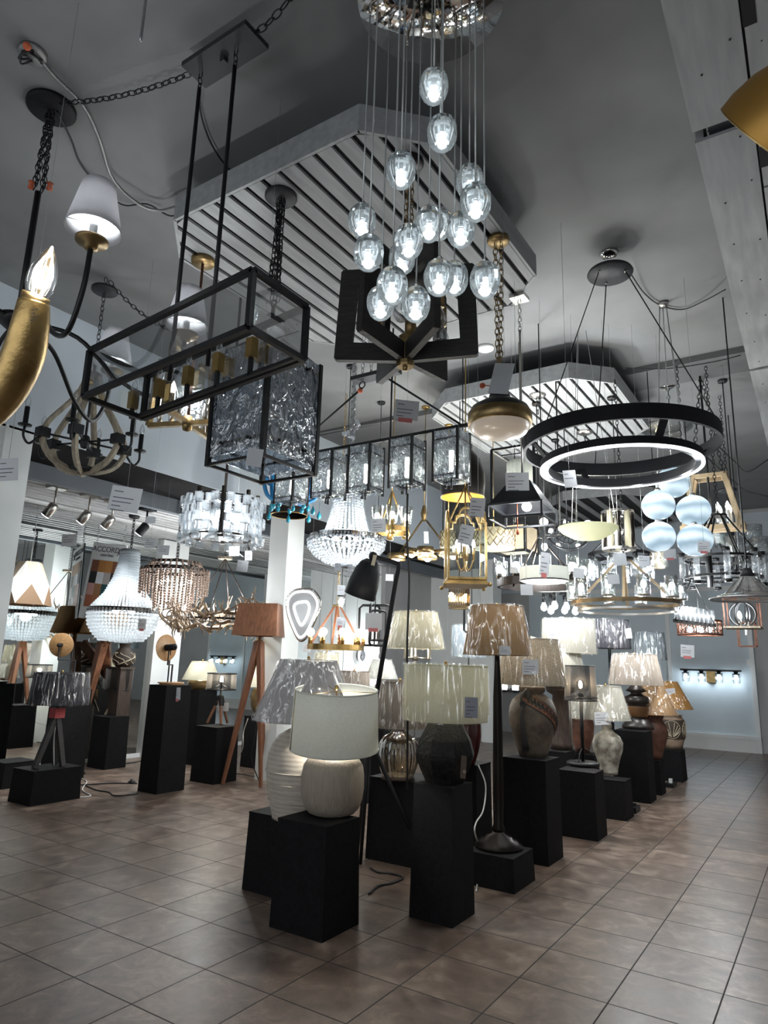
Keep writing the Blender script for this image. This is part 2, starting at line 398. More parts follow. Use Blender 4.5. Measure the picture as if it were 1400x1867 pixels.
def ribbed(name, c1, c2, sc, axis, rough=.6):
    m, t, N, L, B, O = nt(name); tc = N.new('ShaderNodeTexCoord'); w = N.new('ShaderNodeTexWave'); w.bands_direction = axis
    w.inputs['Scale'].default_value = sc; w.inputs['Distortion'].default_value = 1.6; w.inputs['Detail'].default_value = 3; w.inputs['Detail Scale'].default_value = 2
    L.new(tc.outputs['Object'], w.inputs['Vector']); no = N.new('ShaderNodeTexNoise'); no.inputs['Scale'].default_value = 12; L.new(tc.outputs['Object'], no.inputs['Vector'])
    ad = N.new('ShaderNodeMath'); ad.operation = 'MULTIPLY_ADD'; ad.inputs[1].default_value = .45; L.new(w.outputs[1], ad.inputs[0])
    L.new(no.outputs[0], ad.inputs[2])
    rp = N.new('ShaderNodeValToRGB'); rp.color_ramp.elements[0].position = .25; rp.color_ramp.elements[1].position = .85
    rp.color_ramp.elements[0].color = (*c1, 1); rp.color_ramp.elements[1].color = (*c2, 1); L.new(ad.outputs[0], rp.inputs[0]); L.new(rp.outputs[0], B.inputs['Base Color'])
    B.inputs['Roughness'].default_value = rough
    bp = N.new('ShaderNodeBump'); bp.inputs['Strength'].default_value = .16; bp.inputs['Distance'].default_value = .005; L.new(w.outputs[1], bp.inputs['Height']); L.new(bp.outputs[0], B.inputs['Normal'])
    return m
M['oval'] = mat('combed ceramic', (.31, .265, .215), .5, var=.14, scale=16, stretch=(7, 7, .35), bump=.3, bscale=24)
M['ribvase'] = ribbed('ribbed plaster', (.40, .345, .285), (.54, .49, .425), 11, 'Z')
M['stone'] = mat('black pitted stone', (.0075, .0078, .007), .5, var=.6, scale=26, bump=.5, bscale=50, spec=.25)
M['maroon'] = mat('maroon glaze', (.065, .012, .014), .15, coat=.5)
M['amber'] = clear('smoked amber glass', (.82, .72, .56), .24, .05)
M['urn'] = mat('brown grey clay', (.075, .058, .043), .55, var=.5, scale=7, col2=(.20, .16, .12), bump=.3, bscale=30)
M['urnk'] = mat('dark urn band', (.040, .038, .036), .6)
M['terra'] = mat('terracotta band', (.27, .115, .062), .6, var=.2, scale=30)
M['mottle'] = mat('mottled white glaze', (.11, .095, .075), .5, var=.5, scale=11, col2=(.66, .63, .54), bump=.2, bscale=30)
M['dkurn'] = mat('espresso urn', (.018, .014, .012), .35, var=.3, scale=8)
M['brnurn'] = mat('amber brown urn', (.12, .058, .022), .35, var=.3, scale=8)
M['redurn'] = mat('reddish clay urn', (.16, .072, .050), .55, var=.35, scale=12)
M['carv'] = mat('carved clay', (.30, .22, .155), .6, var=.2, scale=12)
M['carvl'] = mat('carved cream relief', (.50, .44, .33), .6)
M['carvd'] = mat('carved dark ground', (.050, .035, .026), .7)
M['goldurn'] = mat('bronze glazed base', (.17, .115, .055), .35, .5, var=.4, scale=6)
M['tassel'] = mat('grey cord tassel', (.075, .073, .072), .7)
M['mesh'] = clear('black wire mesh', (.42, .42, .44), .02, .4)
M['tapep'] = mat('pink tape', (.62, .11, .12), .6)
M['blue'] = mat('blue enamel', (.012, .16, .36), .25, coat=.3)
M['teal'] = mat('teal drops', (.015, .20, .27), .15, coat=.5)
M['trellis'] = None
M['woven'] = ribbed('woven linen panel', (.42, .33, .20), (.58, .48, .33), 22, 'Z')
M['plastic'] = mat('white plastic', (.75, .76, .76), .4)
M['leather'] = mat('tan leather strap', (.30, .115, .055), .5)
M['burl'] = mat('card label stock', (.085, .058, .042), .7)
def marble_globe():
    m, t, N, L, B, O = nt('swirled white glass'); tc = N.new('ShaderNodeTexCoord'); w = N.new('ShaderNodeTexWave'); w.bands_direction = 'Z'
    w.inputs['Scale'].default_value = 2.6; w.inputs['Distortion'].default_value = 7; w.inputs['Detail'].default_value = 3; w.inputs['Detail Scale'].default_value = .8
    L.new(tc.outputs['Object'], w.inputs['Vector']); rp = N.new('ShaderNodeValToRGB'); rp.color_ramp.elements[0].color = (.36, .44, .50, 1); rp.color_ramp.elements[1].color = (.82, .89, .93, 1)
    L.new(w.outputs[1], rp.inputs[0]); tl = N.new('ShaderNodeBsdfTranslucent'); d = N.new('ShaderNodeBsdfPrincipled'); d.inputs['Roughness'].default_value = .15
    L.new(rp.outputs[0], tl.inputs[0]); L.new(rp.outputs[0], d.inputs['Base Color']); mx = N.new('ShaderNodeMixShader'); mx.inputs[0].default_value = .75
    L.new(d.outputs[0], mx.inputs[1]); L.new(tl.outputs[0], mx.inputs[2]); L.new(mx.outputs[0], O.inputs[0]); return m
M['globe'] = marble_globe()
# ================================================================== the room
ZC = 4.72; ZR = 4.32; ZA = 3.30; XM = -6.50; YB = 11.53
struct('floor', MB().box(-14, 5, -6.2, 12.2, -.12, 0), M['floor'])
struct('ceiling', MB().box(-5.1, 5, -6.2, 12.2, ZC, ZC + .12), M['ceil'])
struct('ceiling_beam', MB().box(-3.64, 5, 3.72, 4.24, ZC - .07, ZC + .02), M['beam'])
struct('ceiling_step', MB().box(-3.64, 5, 4.24, YB, ZC - .045, ZC + .02), M['ceil'])
# left: high wall over the open alcove, its dark underside and grey fascia
struct('wall_left', MB().box(-3.80, -3.64, -6.2, 7.53, 3.43, ZC), M['wallu'])
struct('wall_recess', MB().box(-5.0, -4.9, 7.53, YB, 0, ZC).box(-5.0, -3.64, 7.50, 7.62, 3.43, ZC), M['wallg'])
struct('ceiling_soffit', MB().box(-4.52, -3.66, -6.2, 7.55, 3.425, 3.52), M['soffit'])
b = MB().box(-4.60, -4.50, -6.2, 9.3, 3.25, 3.45)
for y in [q * .75 - 3 for q in range(17)]: b.lathe([(0, 0), (.008, 0), (.008, .004), (0, .004)], (-4.498, y, 3.37), 8)
struct('trim_fascia', b, M['fascia'])
b = MB(); x = -4.62
while x > -14:
    b.box(x - .092, x, -6.2, 9.35, ZA, ZA + .02); x -= .150
struct('ceiling_alcove', b, M['slat'])
struct('ceiling_void', MB().box(-14, -4.5, -6.2, 9.5, 3.44, 3.5), M['void'])  # black slab above the slats, shade of their gaps put in as colour
struct('wall_pier', MB().box(-4.30, -3.64, -6.2, -.36, 0, 3.45).box(-3.66, -3.62, -.62, -.60, 0, 3.45), M['wallw'])
def column(n, x0, x1, y0, y1, z1, m='wallw'): return struct(n, MB().box(x0, x1, y0, y1, 0, z1), M[m])
# the column that carries the high wall, and the piers along the mirrored wall
yc = A(540, 950, 'x', -3.64).y
column('wall_column_1', -3.95, -3.63, yc - .16, yc + .17, 3.45)
column('wall_column_2', -6.85, -6.42, 3.40, 3.92, 3.28)
column('wall_column_3', -6.85, -6.42, 6.02, 6.55, 3.28)
for i, (y0, y1) in enumerate(((-6.2, 3.40), (3.92, 6.02), (6.55, 7.2))):
    struct('wall_mirror.%03d' % i if i else 'wall_mirror', MB().box(XM - .02, XM, y0, y1, .02, 3.27), M['mirror'])
    struct('trim_mirror.%03d' % i if i else 'trim_mirror', MB().box(XM - .03, XM + .012, y0, y1, 0, .06), M['trimw'])
struct('wall_alcove', MB().box(-6.75, -6.55, -6.2, 9.4, 0, 3.44), M['wallw'])
b = MB().box(-6.56, -6.50, 7.2, 9.35, 0, 3.28)
for y in (7.55, 7.95, 8.4, 8.85): b.box(-6.505, -6.49, y, y + .02, 0, 3.28)
struct('wall_panelled', b, M['wallw'])
b = MB().box(-6.6, -3.45, 9.35, 9.45, 0, 3.44)
for x in (-5.9, -5.2, -4.5): b.box(x, x + .012, 9.343, 9.36, 0, 3.3)
b.torus((A(760, 1077, 'y', 9.34).x, 9.345, A(760, 1077, 'y', 9.34).z), .085, .008, 24, 5, Matrix.Rotation(PI / 2, 3, 'X'))
struct('wall_back_alcove', b, M['wallw'])
column('wall_column_4', -3.64, -3.38, 9.2, 9.62, 3.6)
# back wall: light blue panel framed in white, grey above
struct('wall_back', MB().box(-5, 5, YB, YB + .12, 0, ZC), M['wallg'])
struct('wall_back_blue', MB().box(-3.5, .94, YB - .03, YB, .28, 3.06), M['wallb'])
struct('wall_back_upper', MB().box(-5, 5, YB - .02, YB, 3.14, 4.6), M['wallu'])
struct('trim_back', MB().box(-3.5, 1.02, YB - .06, YB, 3.06, 3.15).box(.94, 1.02, YB - .06, YB, 0, 3.06).box(-.55, -.47, YB - .05, YB, .3, 3.06), M['trimw'])
struct('baseboard_back', MB().box(-3.5, .94, YB - .07, YB, 0, .235).box(-3.5, 1.02, YB - .085, YB, .235, .30), M['trimw'])
struct('wall_right', MB().box(4.9, 5, -6.2, YB, 0, ZC), M['wallg'])
struct('wall_front', MB().box(-14, 5, -6.3, -6.2, 0, .5).box(-14, 5, -6.3, -6.2, 3.3, ZC).box(-14, -3.6, -6.3, -6.2, 0, 3.6), M['wallg'])  # wall behind the camera, its wide opening added to let fill light in
b = MB()
for x in (-3.6, -1.5, .6, 2.7, 4.8): b.box(x - .04, x + .04, -6.29, -6.21, .5, 3.3)
struct('window_fill_1', b, M['char'])  # bars of the unseen opening added for the fill light
t = struct('wall_outlet', MB().box(-6.42, -6.405, 3.62, 3.70, .28, .40), M['plastic'])
p = A(1300, 1362, 'y', YB - .07)
struct('baseboard_outlet', MB().box(p.x - .03, p.x + .03, YB - .09, YB - .07, p.z - .02, p.z + .02), M['plastic'])
p = A(1365, 1208, 'y', YB - .03)
struct('wall_switch', MB().box(p.x - .035, p.x + .035, YB - .045, YB - .03, p.z - .06, p.z + .06).box(p.x - .008, p.x + .008, YB - .055, YB - .045, p.z - .02, p.z + .02), M['plastic'])

# ------------------------------------------------------------------ hanging slatted panels
def raft(label, x0, x1, y0, y1, cut, z, pitch, gap, hang, boards='board', group=None):
    cx, cyy = (x0 + x1) / 2, (y0 + y1) / 2
    t = T('slatted_panel', label, 'ceiling panel', (cx, cyy, z), 'slatted panels under the ceiling')
    out = [(x0 + cut, y0), (x1 - cut, y0), (x1, y0 + cut), (x1, y1 - cut), (x1 - cut, y1), (x0 + cut, y1), (x0, y1 - cut), (x0, y0 + cut)]
    b = MB()
    for i in range(8):
        a, c = Vector((*out[i], 0)), Vector((*out[(i + 1) % 8], 0)); d = (c - a).normalized(); nn = Vector((-d.y, d.x, 0)) * .02
        b.poly([a + Vector((0, 0, z - .003)), c + Vector((0, 0, z - .003)), c + nn + Vector((0, 0, z - .003)), a + nn + Vector((0, 0, z - .003))], (0, 0, .17))
    t.part('rim', b, M['board'])
    b = MB(); x = x0 + .03
    while x < x1 - .03:
        xe = min(x + pitch - gap, x1 - .025); xm_lo, xm_hi = x, xe
        def yr(q):
            k = max(0, cut - (q - x0), cut - (x1 - q)); return y0 + k + .025, y1 - k - .025
        a0, a1 = yr(x), yr(xe)
        b.add([(x, a0[0], z), (xe, a1[0], z), (xe, a1[1], z), (x, a0[1], z), (x, a0[0], z + .02), (xe, a1[0], z + .02), (xe, a1[1], z + .02), (x, a0[1], z + .02)],
              [(0, 3, 2, 1), (4, 5, 6, 7), (0, 1, 5, 4), (1, 2, 6, 5), (2, 3, 7, 6), (3, 0, 4, 7)])
        x += pitch
    t.part('slats', b, M[boards])
    t.part('backing', MB().poly([(p[0] * .985 + cx * .015, p[1] * .985 + cyy * .015, z + .03) for p in out], (0, 0, .12)), M['void'])  # black sheet added above the slats so the gaps look shaded
    b = MB()
    for sx in (-.6, .6):
        for sy in (-.6, .6): t.part('hanger', MB().rod((cx + sx * (x1 - x0) / 2, cyy + sy * (y1 - y0) / 2, z + .14), (cx + sx * (x1 - x0) / 2, cyy + sy * (y1 - y0) / 2, ZC + .01), .008, 6), M['blk'])
    return t
raft('large whitewashed slatted panel hung above the dark wood chandelier, with dark gaps', -1.42, .72, -1.0, 1.16, .32, ZR, .135, .036, True)
raft('whitewashed slatted panel behind the black double ring light, second from the front', -1.42, .70, 2.74, 5.0, .36, ZR, .135, .034, True)
raft('far slatted panel with wide black gaps above the yellow glass bowl', -1.9, .1, 7.75, 10.8, .5, ZR, .30, .19, True)
# the long board panel along the right, near edge of the picture
t = T('board_panel', 'long panel of whitewashed boards with dark notches at the upper right', 'ceiling panel', (3.0, 2.0, ZR))
b = MB()
for i, (x0, x1, segs) in enumerate(((1.90, 2.183, ((-4, -.03), (.06, 3.4), (3.46, 6.6))), (2.195, 2.52, ((-4, -1.3), (-1.24, .62), (.64, 4.2), (4.3, 6.6))), (2.60, 2.95, ((-4, -.5), (-.4, 3.0), (3.04, 6.6))), (3.0, 3.4, ((-4, 6.6),)), (3.46, 3.9, ((-4, 6.6),)))):
    for (y0, y1) in segs: b.box(x0, x1, y0, y1, ZR - .004 * (i % 2), ZR + .02)
t.part('boards', b, M['board'])
b = MB().box(1.905, 1.945, -4, -.03, ZR + .0205, ZR + .24).box(1.905, 1.945, .06, 6.6, ZR + .0205, ZR + .24).box(1.945, 4.8, 6.58, 6.6, ZR + .0205, ZR + .24)
t.part('edge_board', b, M['board'])
b = MB()
for y in [q * .55 - 3.8 for q in range(19)]:
    for x in (1.99, 2.12, 2.26, 2.46, 2.66, 2.9): b.ball((x + random.uniform(-.02, .02), y + random.uniform(-.1, .1), ZR - .001), .006, 6, 4)
t.part('nail_heads', b, M['char'], stuff=True)
for (x, y0, y1) in ((2.15, -2.6, -1.9), (2.19, -.78, -.58), (2.19, .26, .44), (2.2, 1.5, 2.2), (2.54, -2.4, -1.3)): t.part('notch', MB().box(x, x + .055, y0, y1, ZR - .006, ZR), M['void'])  # thin black plates on the boards, notch shade put in as colour
t.part('backing', MB().box(1.97, 4.8, -3.98, 6.56, ZR + .05, ZR + .2), M['fascia'])
for hx_, hy_ in ((2.4, -3), (2.4, 5), (4, 1)): t.part('hanger', MB().rod((hx_, hy_, ZR + .1), (hx_, hy_, ZC + .01), .01), M['blk'])
t.e.rotation_euler.z = .013

# conduits and odds on the ceiling
def cable(name, label, pts, r, m, cat='cable', n=6, sp=6):
    o = MB().tube(spline(pts, sp), r, n).build(name, M[m], pts[0]); o['label'] = label; o['category'] = cat
    return o
cable('armored_cable', 'grey armored cable drooping from the ceiling box towards the slatted panel', [A(62, 95, 'z', ZC - .03), A(100, 140, 'z', ZC - .04), A(150, 190, 'z', ZC - .05), A(180, 250, 'z', ZC - .03), A(205, 325, 'z', ZC - .06), A(250, 370, 'z', ZC - .10), A(290, 384, 'z', ZC - .1), A(325, 376, 'z', ZC - .14)], .011, 'zinc')
cable('power_cable', 'thin black cord running from the brass chandelier canopy to the slatted panel', [A(105, 205, 'z', ZC - .04), A(130, 255, 'z', ZC - .02), A(145, 295, 'z', ZC - .02), A(172, 330, 'z', ZC - .03), A(222, 373, 'z', ZC - .03), A(268, 372, 'z', ZC - .03), A(312, 394, 'z', ZC - .06), A(345, 375, 'z', ZC - .1), A(376, 350, 'z', ZC - .14)], .006, 'cordb')
cable('power_cable', 'black cord dangling beside the rods of the long black box lantern', [A(362, 168, 'z', ZC - .06), A(368, 215, 'z', ZC - .05), A(385, 262, 'z', ZC - .04), A(410, 300, 'z', ZC - .04), A(432, 318, 'z', ZC - .05), A(452, 312, 'z', ZC - .1)], .006, 'cordb')
cable('power_cable', 'thin cord looping from the round black ring canopy to the board panel', [A(1150, 500, 'z', ZC - .1), A(1175, 535, 'z', ZC - .03), A(1205, 557, 'z', ZC - .02), A(1245, 564, 'z', ZC - .02), A(1285, 548, 'z', ZC - .05), A(1322, 528, 'z', ZC - .2)], .006, 'cordb')
cable('conduit_line', 'thin wire strung along the dark beam behind the ring light', [A(1140, 671, 'z', ZC - .075), A(1220, 672, 'z', ZC - .075), A(1300, 660, 'z', ZC - .075), A(1350, 648, 'z', ZC - .075)], .005, 'cordb')
cable('conduit_line', 'pale conduit along the dark beam above the five light glass pendant', [A(575, 792, 'z', ZC - .085), A(640, 780, 'z', ZC - .085), A(720, 766, 'z', ZC - .085)], .012, 'zinc')
cable('ball_chain', 'silver spiral cord hanging down from the ceiling near the top edge', [A(256, 75, 'z', ZC - .42) + Vector((0, 0, .421)), A(256, 75, 'z', ZC - .42) + Vector((0, 0, .2)), A(256, 75, 'z', ZC - .42)], .007, 'wire')
for k, (lab, a, c) in enumerate((('loose black wire sagging across the wall beside the pale wood chandelier, upper one', (1295, 800), (1400, 838)), ('loose black wire sagging across the wall beside the pale wood chandelier, lower one', (1290, 835), (1400, 905)))):
    cable('power_cable', lab, [A(*a, 'y', 6.4), A((a[0] + c[0]) / 2 - 10, a[1] + 40, 'y', 6.4), A((a[0] + c[0]) / 2 + 15, a[1] + 60, 'y', 6.4), A(*c, 'y', 6.4)], .008, 'cordb')
p = A(60, 95, 'z', ZC)
t = T('junction_box', 'round metal ceiling box with loose wires and an orange wire nut', 'junction box', p)
t.part('box', MB().lathe([(0, -.03), (.07, -.03), (.075, 0), (.06, .005)], p, 16), M['zinc'])
b = MB()
for k in range(6):
    a = random.uniform(0, 6); b.tube(spline([p + Vector((.03 * math.cos(a), .03 * math.sin(a), -.03)), p + Vector((.06 * math.cos(a + 1), .06 * math.sin(a + 1), -.07)), p + Vector((.05 * math.cos(a + 2), .05 * math.sin(a + 2), -.03))]), .006, 5)
t.part('wires', b, M['cordb']); t.part('wire_nut', MB().ball(p + Vector((.06, -.06, -.05)), .022, 8, 6), M['tape'])
p = A(885, 633, 'z', ZC - .001)
t = T('smoke_detector', 'round white smoke detector on the grey ceiling', 'smoke detector', p)
t.part('housing', MB().lathe([(0, -.04), (.06, -.04), (.085, -.025), (.09, 0), (0, 0)], p, 24), M['plastic'])
t.part('grille_ring', MB().torus(p + Vector((0, 0, -.036)), .05, .006, 24, 6), M['paper'])
# track heads in the alcove
for i, (px, py, m_, lab) in enumerate(((136, 915, 'nick', 'silver track spotlight farthest left under the alcove slats'), (192, 930, 'nick', 'silver track spotlight behind the large cream price card'), (246, 938, 'nick', 'silver track spotlight right of the large cream price card'), (308, 952, 'blkm', 'black track spotlight left of the crystal block chandelier'), (497, 993, 'blkm', 'black track spotlight with lit lens beside the white column'))):
    c = A(px, py, 'z', 3.08); c.x = min(c.x, -4.78); t = T('track_spotlight', lab, 'spotlight', (c.x, c.y, ZA), 'track spotlights under the alcove slats')
    t.part('mount', MB().box(c.x - .07, c.x + .07, c.y - .09, c.y + .09, ZA - .035, ZA + .002).rod((c.x, c.y, ZA - .03), c, .012), M[m_])
    d = Vector((-.52, -.30, -.78)).normalized()
    t.part('head', MB().tube([c - d * .02, c, c + d * .14, c + d * .145], [.03, .052, .055, .05], 16), M[m_])
    t.part('lens', MB().tube([c + d * .1455, c + d * .15], [.045, .045], 16), M['bulbc'])
    l = t.lamp(c + d * .24, 14.0, .04); l.data.type = 'SPOT'; l.data.spot_size = 1.7; l.data.spot_blend = .6; l.rotation_euler = d.to_track_quat('-Z', 'Y').to_euler()
for i, px in enumerate((90, 300)):
    a_ = A(px, 885 + i * 52, 'z', ZA - .03)
o = MB().box(-5.76, -5.66, -.5, 8.6, ZA - .03, ZA + .001).build('light_track', M['plastic'], (-5.7, 3, ZA)); o['label'] = 'white lighting track fixed along the alcove slats'; o['category'] = 'light track'
# ================================================================== pedestals (placed by the floor corner nearest the camera)
def pedestal(label, corner, top, w, d, spread=.012, z0=None, group='black display pedestals'):
    c = A(*corner, 'z', 0); x1, y0 = c.x - spread, c.y + spread
    z = zat(x1, y0, top) if top > 5 else top
    x0, y1 = x1 - w, y0 + d
    t = T('display_pedestal', label, 'pedestal', ((x0 + x1) / 2, (y0 + y1) / 2, 0), group)
    t.part('body', MB().frust(x0, x1, y0, y1, 0.0, z - .012, spread), M['ped'])
    t.part('top_board', MB().box(x0 - .002, x1 + .002, y0 - .002, y1 + .002, z - .012, z), M['ped'])
    t.x0, t.x1, t.y0, t.y1, t.z = x0, x1, y0, y1, z
    t.c = ((x0 + x1) / 2, (y0 + y1) / 2); return t
def ped_l(label, corner, top, w, d, spread=.012):   # placed by its left floor corner instead
    c = A(*corner, 'z', 0); q = P((c.x + w + spread, c.y, 0)); return pedestal(label, (q[0], q[1]), top, w, d, spread)
PD = {}
PD['oval'] = pedestal('black pedestal nearest the camera, under the oval beige lamp', (587, 1720), 1508, .36, .32)
PD['rib'] = ped_l('low black pedestal under the white ribbed vase lamp', (443, 1622), 1496, .42, .38)
PD['stone'] = pedestal('tall black pedestal under the black stone lamp', (825, 1693), 1437, .27, .27)
PD['amb'] = ped_l('black pedestal under the smoked amber glass lamp', (668, 1565), 1427, .44, .40)
PD['mar'] = ped_l('black pedestal under the maroon vase lamp, behind the stone lamp', (806, 1552), 1396, .30, .28)
PD['flr'] = pedestal('very low black pedestal under the tall bronze floor lamp', (938, 1631), 1567, .36, .36)
PD['key'] = pedestal('tall black pedestal under the urn with greek key band', (1000, 1581), 1388, .36, .32)
PD['ind'] = pedestal('black pedestal under the wire mesh shade lamp', (1090, 1535), 1410, .34, .28)
PD['dis'] = pedestal('low black pedestal under the mottled white vase lamp', (1143, 1498), 1425, .27, .27)
PD['drk'] = pedestal('tall black pedestal under the espresso brown urn lamp', (1186, 1466), 1335, .36, .30)
PD['red'] = pedestal('narrow low black pedestal under the reddish urn lamp', (1207, 1451), 1387, .20, .22)
PD['crv'] = pedestal('farthest black pedestal, under the carved cream urn lamp', (1245, 1427), 1370, .36, .34)
PD['drum'] = pedestal('low black pedestal under the dark grey drum lamp on the far left', (53.6, 1471), 1407, .38, .52)
PD['disc'] = pedestal('tall black pedestal with a price card, under the tilted wooden disc lamp', (285, 1449), 1250, .30, .36)
PD['spot'] = pedestal('black pedestal under the dark tripod lamp with a mesh drum', (190, 1404), 1308, .36, .30)
PD['msh'] = pedestal('black pedestal under the copper legged mesh tripod lamp', (388, 1431), 1327, .38, .36)
PD['tal2'] = pedestal('tall black pedestal behind the dark grey drum lamp, under the upright wooden disc lamp', (100, 1428), 1258, .32, .34)
PD['wal'] = pedestal('black pedestal behind the walnut tripod floor lamp', (474, 1403), 1308, .36, .36)
PD['brz'] = pedestal('black pedestal under the bronze lamp with pleated cream shade', (352, 1396), 1258, .34, .34)
PD['bk2'] = pedestal('black plinth under the dark brown column lamp behind the greek key urn', (1036, 1492), 1372, .34, .30)
PD['bk3'] = pedestal('black plinth behind the wire mesh shade lamp', (1090, 1470), 1378, .30, .28)
PD['edge'] = pedestal('black pedestal cut by the left edge of the picture', (2, 1440), 1392, .34, .36)

# ================================================================== table and floor lamps
def shade_parts(t, x, y, rt, rb, zt, zb, m, wrap=False, spider=True, n=48, lit=0.0, cover='plastic_wrap', lining=True):
    th = .004
    s = t.part('lamp_shade', MB().lathe([(rb, zb), (rt, zt), (rt - th, zt), (rb - th, zb), (rb, zb)], (x, y, 0), n), M[m])
    t.part('shade_trim', MB().torus((x, y, zb), rb - .001, .0045, n, 5), M[m], s); t.part('shade_trim', MB().torus((x, y, zt), rt - .001, .0045, n, 5), M[m], s)
    # sewn seam down one side
    a = -2.2; b = MB().rod((x + (rt + .001) * math.cos(a), y + (rt + .001) * math.sin(a), zt), (x + (rb + .001) * math.cos(a), y + (rb + .001) * math.sin(a), zb), .0028, 5)
    t.part('seam', b, M['abrass'] if m == 's_white' else M[m], s)
    if wrap:
        o = .012; k = MB()
        pr = [(rb + o * .4, zb - .012), (rb + o, zb + .02)]
        for i in range(1, 6): f = i / 6; pr.append((rb + (rt - rb) * f + o * (1 + .25 * math.sin(i * 2.4)), zb + (zt - zb) * f))
        pr += [(rt + o, zt - .01), (rt + o * .3, zt + .014)]
        k.lathe(pr, (x, y, 0), 40)
        for i, v in enumerate(k.v):
            a = math.atan2(v.y - y, v.x - x); q = .004 * math.sin(7 * a + v.z * 30) + .003 * math.sin(13 * a - v.z * 17)
            k.v[i] = Vector((v.x + q * math.cos(a), v.y + q * math.sin(a), v.z))
        t.part(cover, k, M['wrap'], s)
    if spider:
        b = MB().rod((x, y, zb + (zt - zb) * .1), (x, y, zt + .02), .004)
        for k in range(3):
            a = 2 * PI * k / 3 + .4; b.rod((x, y, zt - .012), (x + rt * math.cos(a), y + rt * math.sin(a), zt - .004), .0025, 5)
        t.part('harp', b, M['brass'])
        t.part('finial', MB().lathe([(0, zt + .03), (.010, zt + .025), (.012, zt + .005), (.006, zt - .005), (0, zt - .006)], (x, y, 0), 12), M['brass'])
    zb_ = zb + (zt - zb) * .35
    t.part('bulb', MB().ball((x, y, zb_ + .03), .030, 12, 8, 1.15).lathe([(.014, zb_ - .04), (.014, zb_ + .002)], (x, y, 0), 10), M['bulb'] if lit else M['plastic'])
    if lit: t.lamp((x, y, zb_ + .03), lit, .035, (1.0, .95, .84))
def on_ped(key, px=None, py=None):
    p = PD[key]
    if px is None: return p.c[0], p.c[1], p.z
    q = A(px, py, 'z', p.z); return q.x, q.y, p.z
def shade_px(x, y, top, bot):           # (half width, row) at top and bottom rim
    a, c = prof(x, y, [top]), prof(x, y, [bot]); return a[0][0], c[0][0], a[0][1], c[0][1]
def table_lamp(name, label, xyz, base, base_m, top, bot, sm, wrap=True, lit=0.0, neck=True, flute=None, n=40, group=None, base_name='base', spider=True):
    x, y, z = xyz; t = T(name, label, 'lamp', xyz, group or 'table lamps on the black pedestals')
    pr = prof(x, y, base); dz = z - pr[-1][1]
    zt0 = pr[0][1]; H = max(1e-3, zt0 - pr[-1][1])
    pr = [(r, q + dz * (1 - (q - pr[-1][1]) / H) * 1.0) for r, q in pr]     # sit the foot exactly on its support
    pr = [(0, pr[0][1])] + pr + [(0, z)]
    t.part(base_name, MB().lathe(pr, (x, y, 0), n, smooth=n > 8, flute=flute), M[base_m])
    rt, rb, zt, zb = shade_px(x, y, top, bot)
    if neck: t.part('neck', MB().lathe([(.0, pr[0][1] - .004), (.018, pr[0][1] - .004), (.016, pr[0][1] + .01), (.008, pr[0][1] + .016), (.008, max(zb + .05, pr[0][1] + .03)), (0, max(zb + .05, pr[0][1] + .03))], (x, y, 0), 14), M['abrass'])
    shade_parts(t, x, y, rt, rb, zt, zb, sm, wrap, spider, lit=lit)
    t.x, t.y, t.z = x, y, z; t.pr = pr; t.sh = (rt, rb, zt, zb); return t

t = table_lamp('table_lamp', 'beige combed ceramic barrel lamp with a plain unwrapped white drum shade, nearest the camera', on_ped('oval', 604, 1484),
    [(18, 1372), (34, 1376), (47, 1384), (54, 1396), (57, 1415), (57.5, 1440), (55, 1462), (50, 1478), (42, 1488), (33, 1492)], 'oval', (75, 1256), (81, 1364), 's_white', False, 20.0, n=56)
rt, rb, zt, zb = t.sh
pv = Vector((t.x, t.y, zb)) - t.loc; ax = (CAM - Vector((t.x, t.y, zb))).cross(Vector((0, 0, 1))); ax.z = 0
TM = Matrix.Translation(pv) @ Matrix.Rotation(R_(-6.5), 4, ax.normalized()) @ Matrix.Translation(-pv)
for o in t.e.children:
    if o.name.split('.')[0] in ('lamp_shade', 'harp', 'finial'): o.matrix_local = TM @ o.matrix_local
t = table_lamp('table_lamp', 'cream ribbed vase lamp with a wrapped silver grey cone shade', on_ped('rib', 548, 1490),
    [(17, 1324), (30, 1330), (46, 1340), (57, 1354), (64, 1374), (67, 1400), (65.5, 1425), (63, 1445), (59, 1462), (55, 1480), (53, 1488), (52, 1495)], 'ribvase', (52, 1204), (95, 1312), 's_grey', True)
b = MB()
for hw, py in ((67.6, 1403), (66.4, 1424), (64.5, 1440), (62, 1455)):
    r, z = prof(t.x, t.y, [(hw, py)])[0]; b.torus((t.x, t.y, z), r, .005, 48, 6)
t.part('raised_hoop', b, M['ribvase'])
r, z = prof(t.x, t.y, [(19, 1324)])[0]; t.part('collar', MB().lathe([(0, z - .02), (r * .9, z - .018), (r * 1.15, z), (r * .9, z + .018), (0, z + .02)], (t.x, t.y, 0), 24), M['woodb'])
t = table_lamp('table_lamp', 'black pitted stone lamp with angular body under an ivory wrapped drum shade', on_ped('stone', 811, 1424),
    [(27, 1313), (32, 1317), (49, 1350), (56, 1376), (55, 1384), (46, 1408), (39, 1424), (37, 1430)], 'stone', (76, 1213), (76, 1312), 's_ivory', True, 9.0, n=8)
x, y = t.x, t.y
q = A(846, 1378, 'y', y - .2)
c = MB().box(-.018, .018, -.001, .001, -.13, 0); c.xf(Matrix.Translation(q) @ Matrix.Rotation(.06, 4, 'Y')); tg = t.part('hang_tag', c, M['burl'], label='brown cardboard hang tag')
c = MB().ring((0, 0), .009, .006, -.001, .0005, 16); c.xf(Matrix.Translation(q + Vector((.004, -.0015, -.09))) @ Matrix.Rotation(PI / 2, 4, 'X')); t.part('printed_ring', c, M['carvl'], tg)
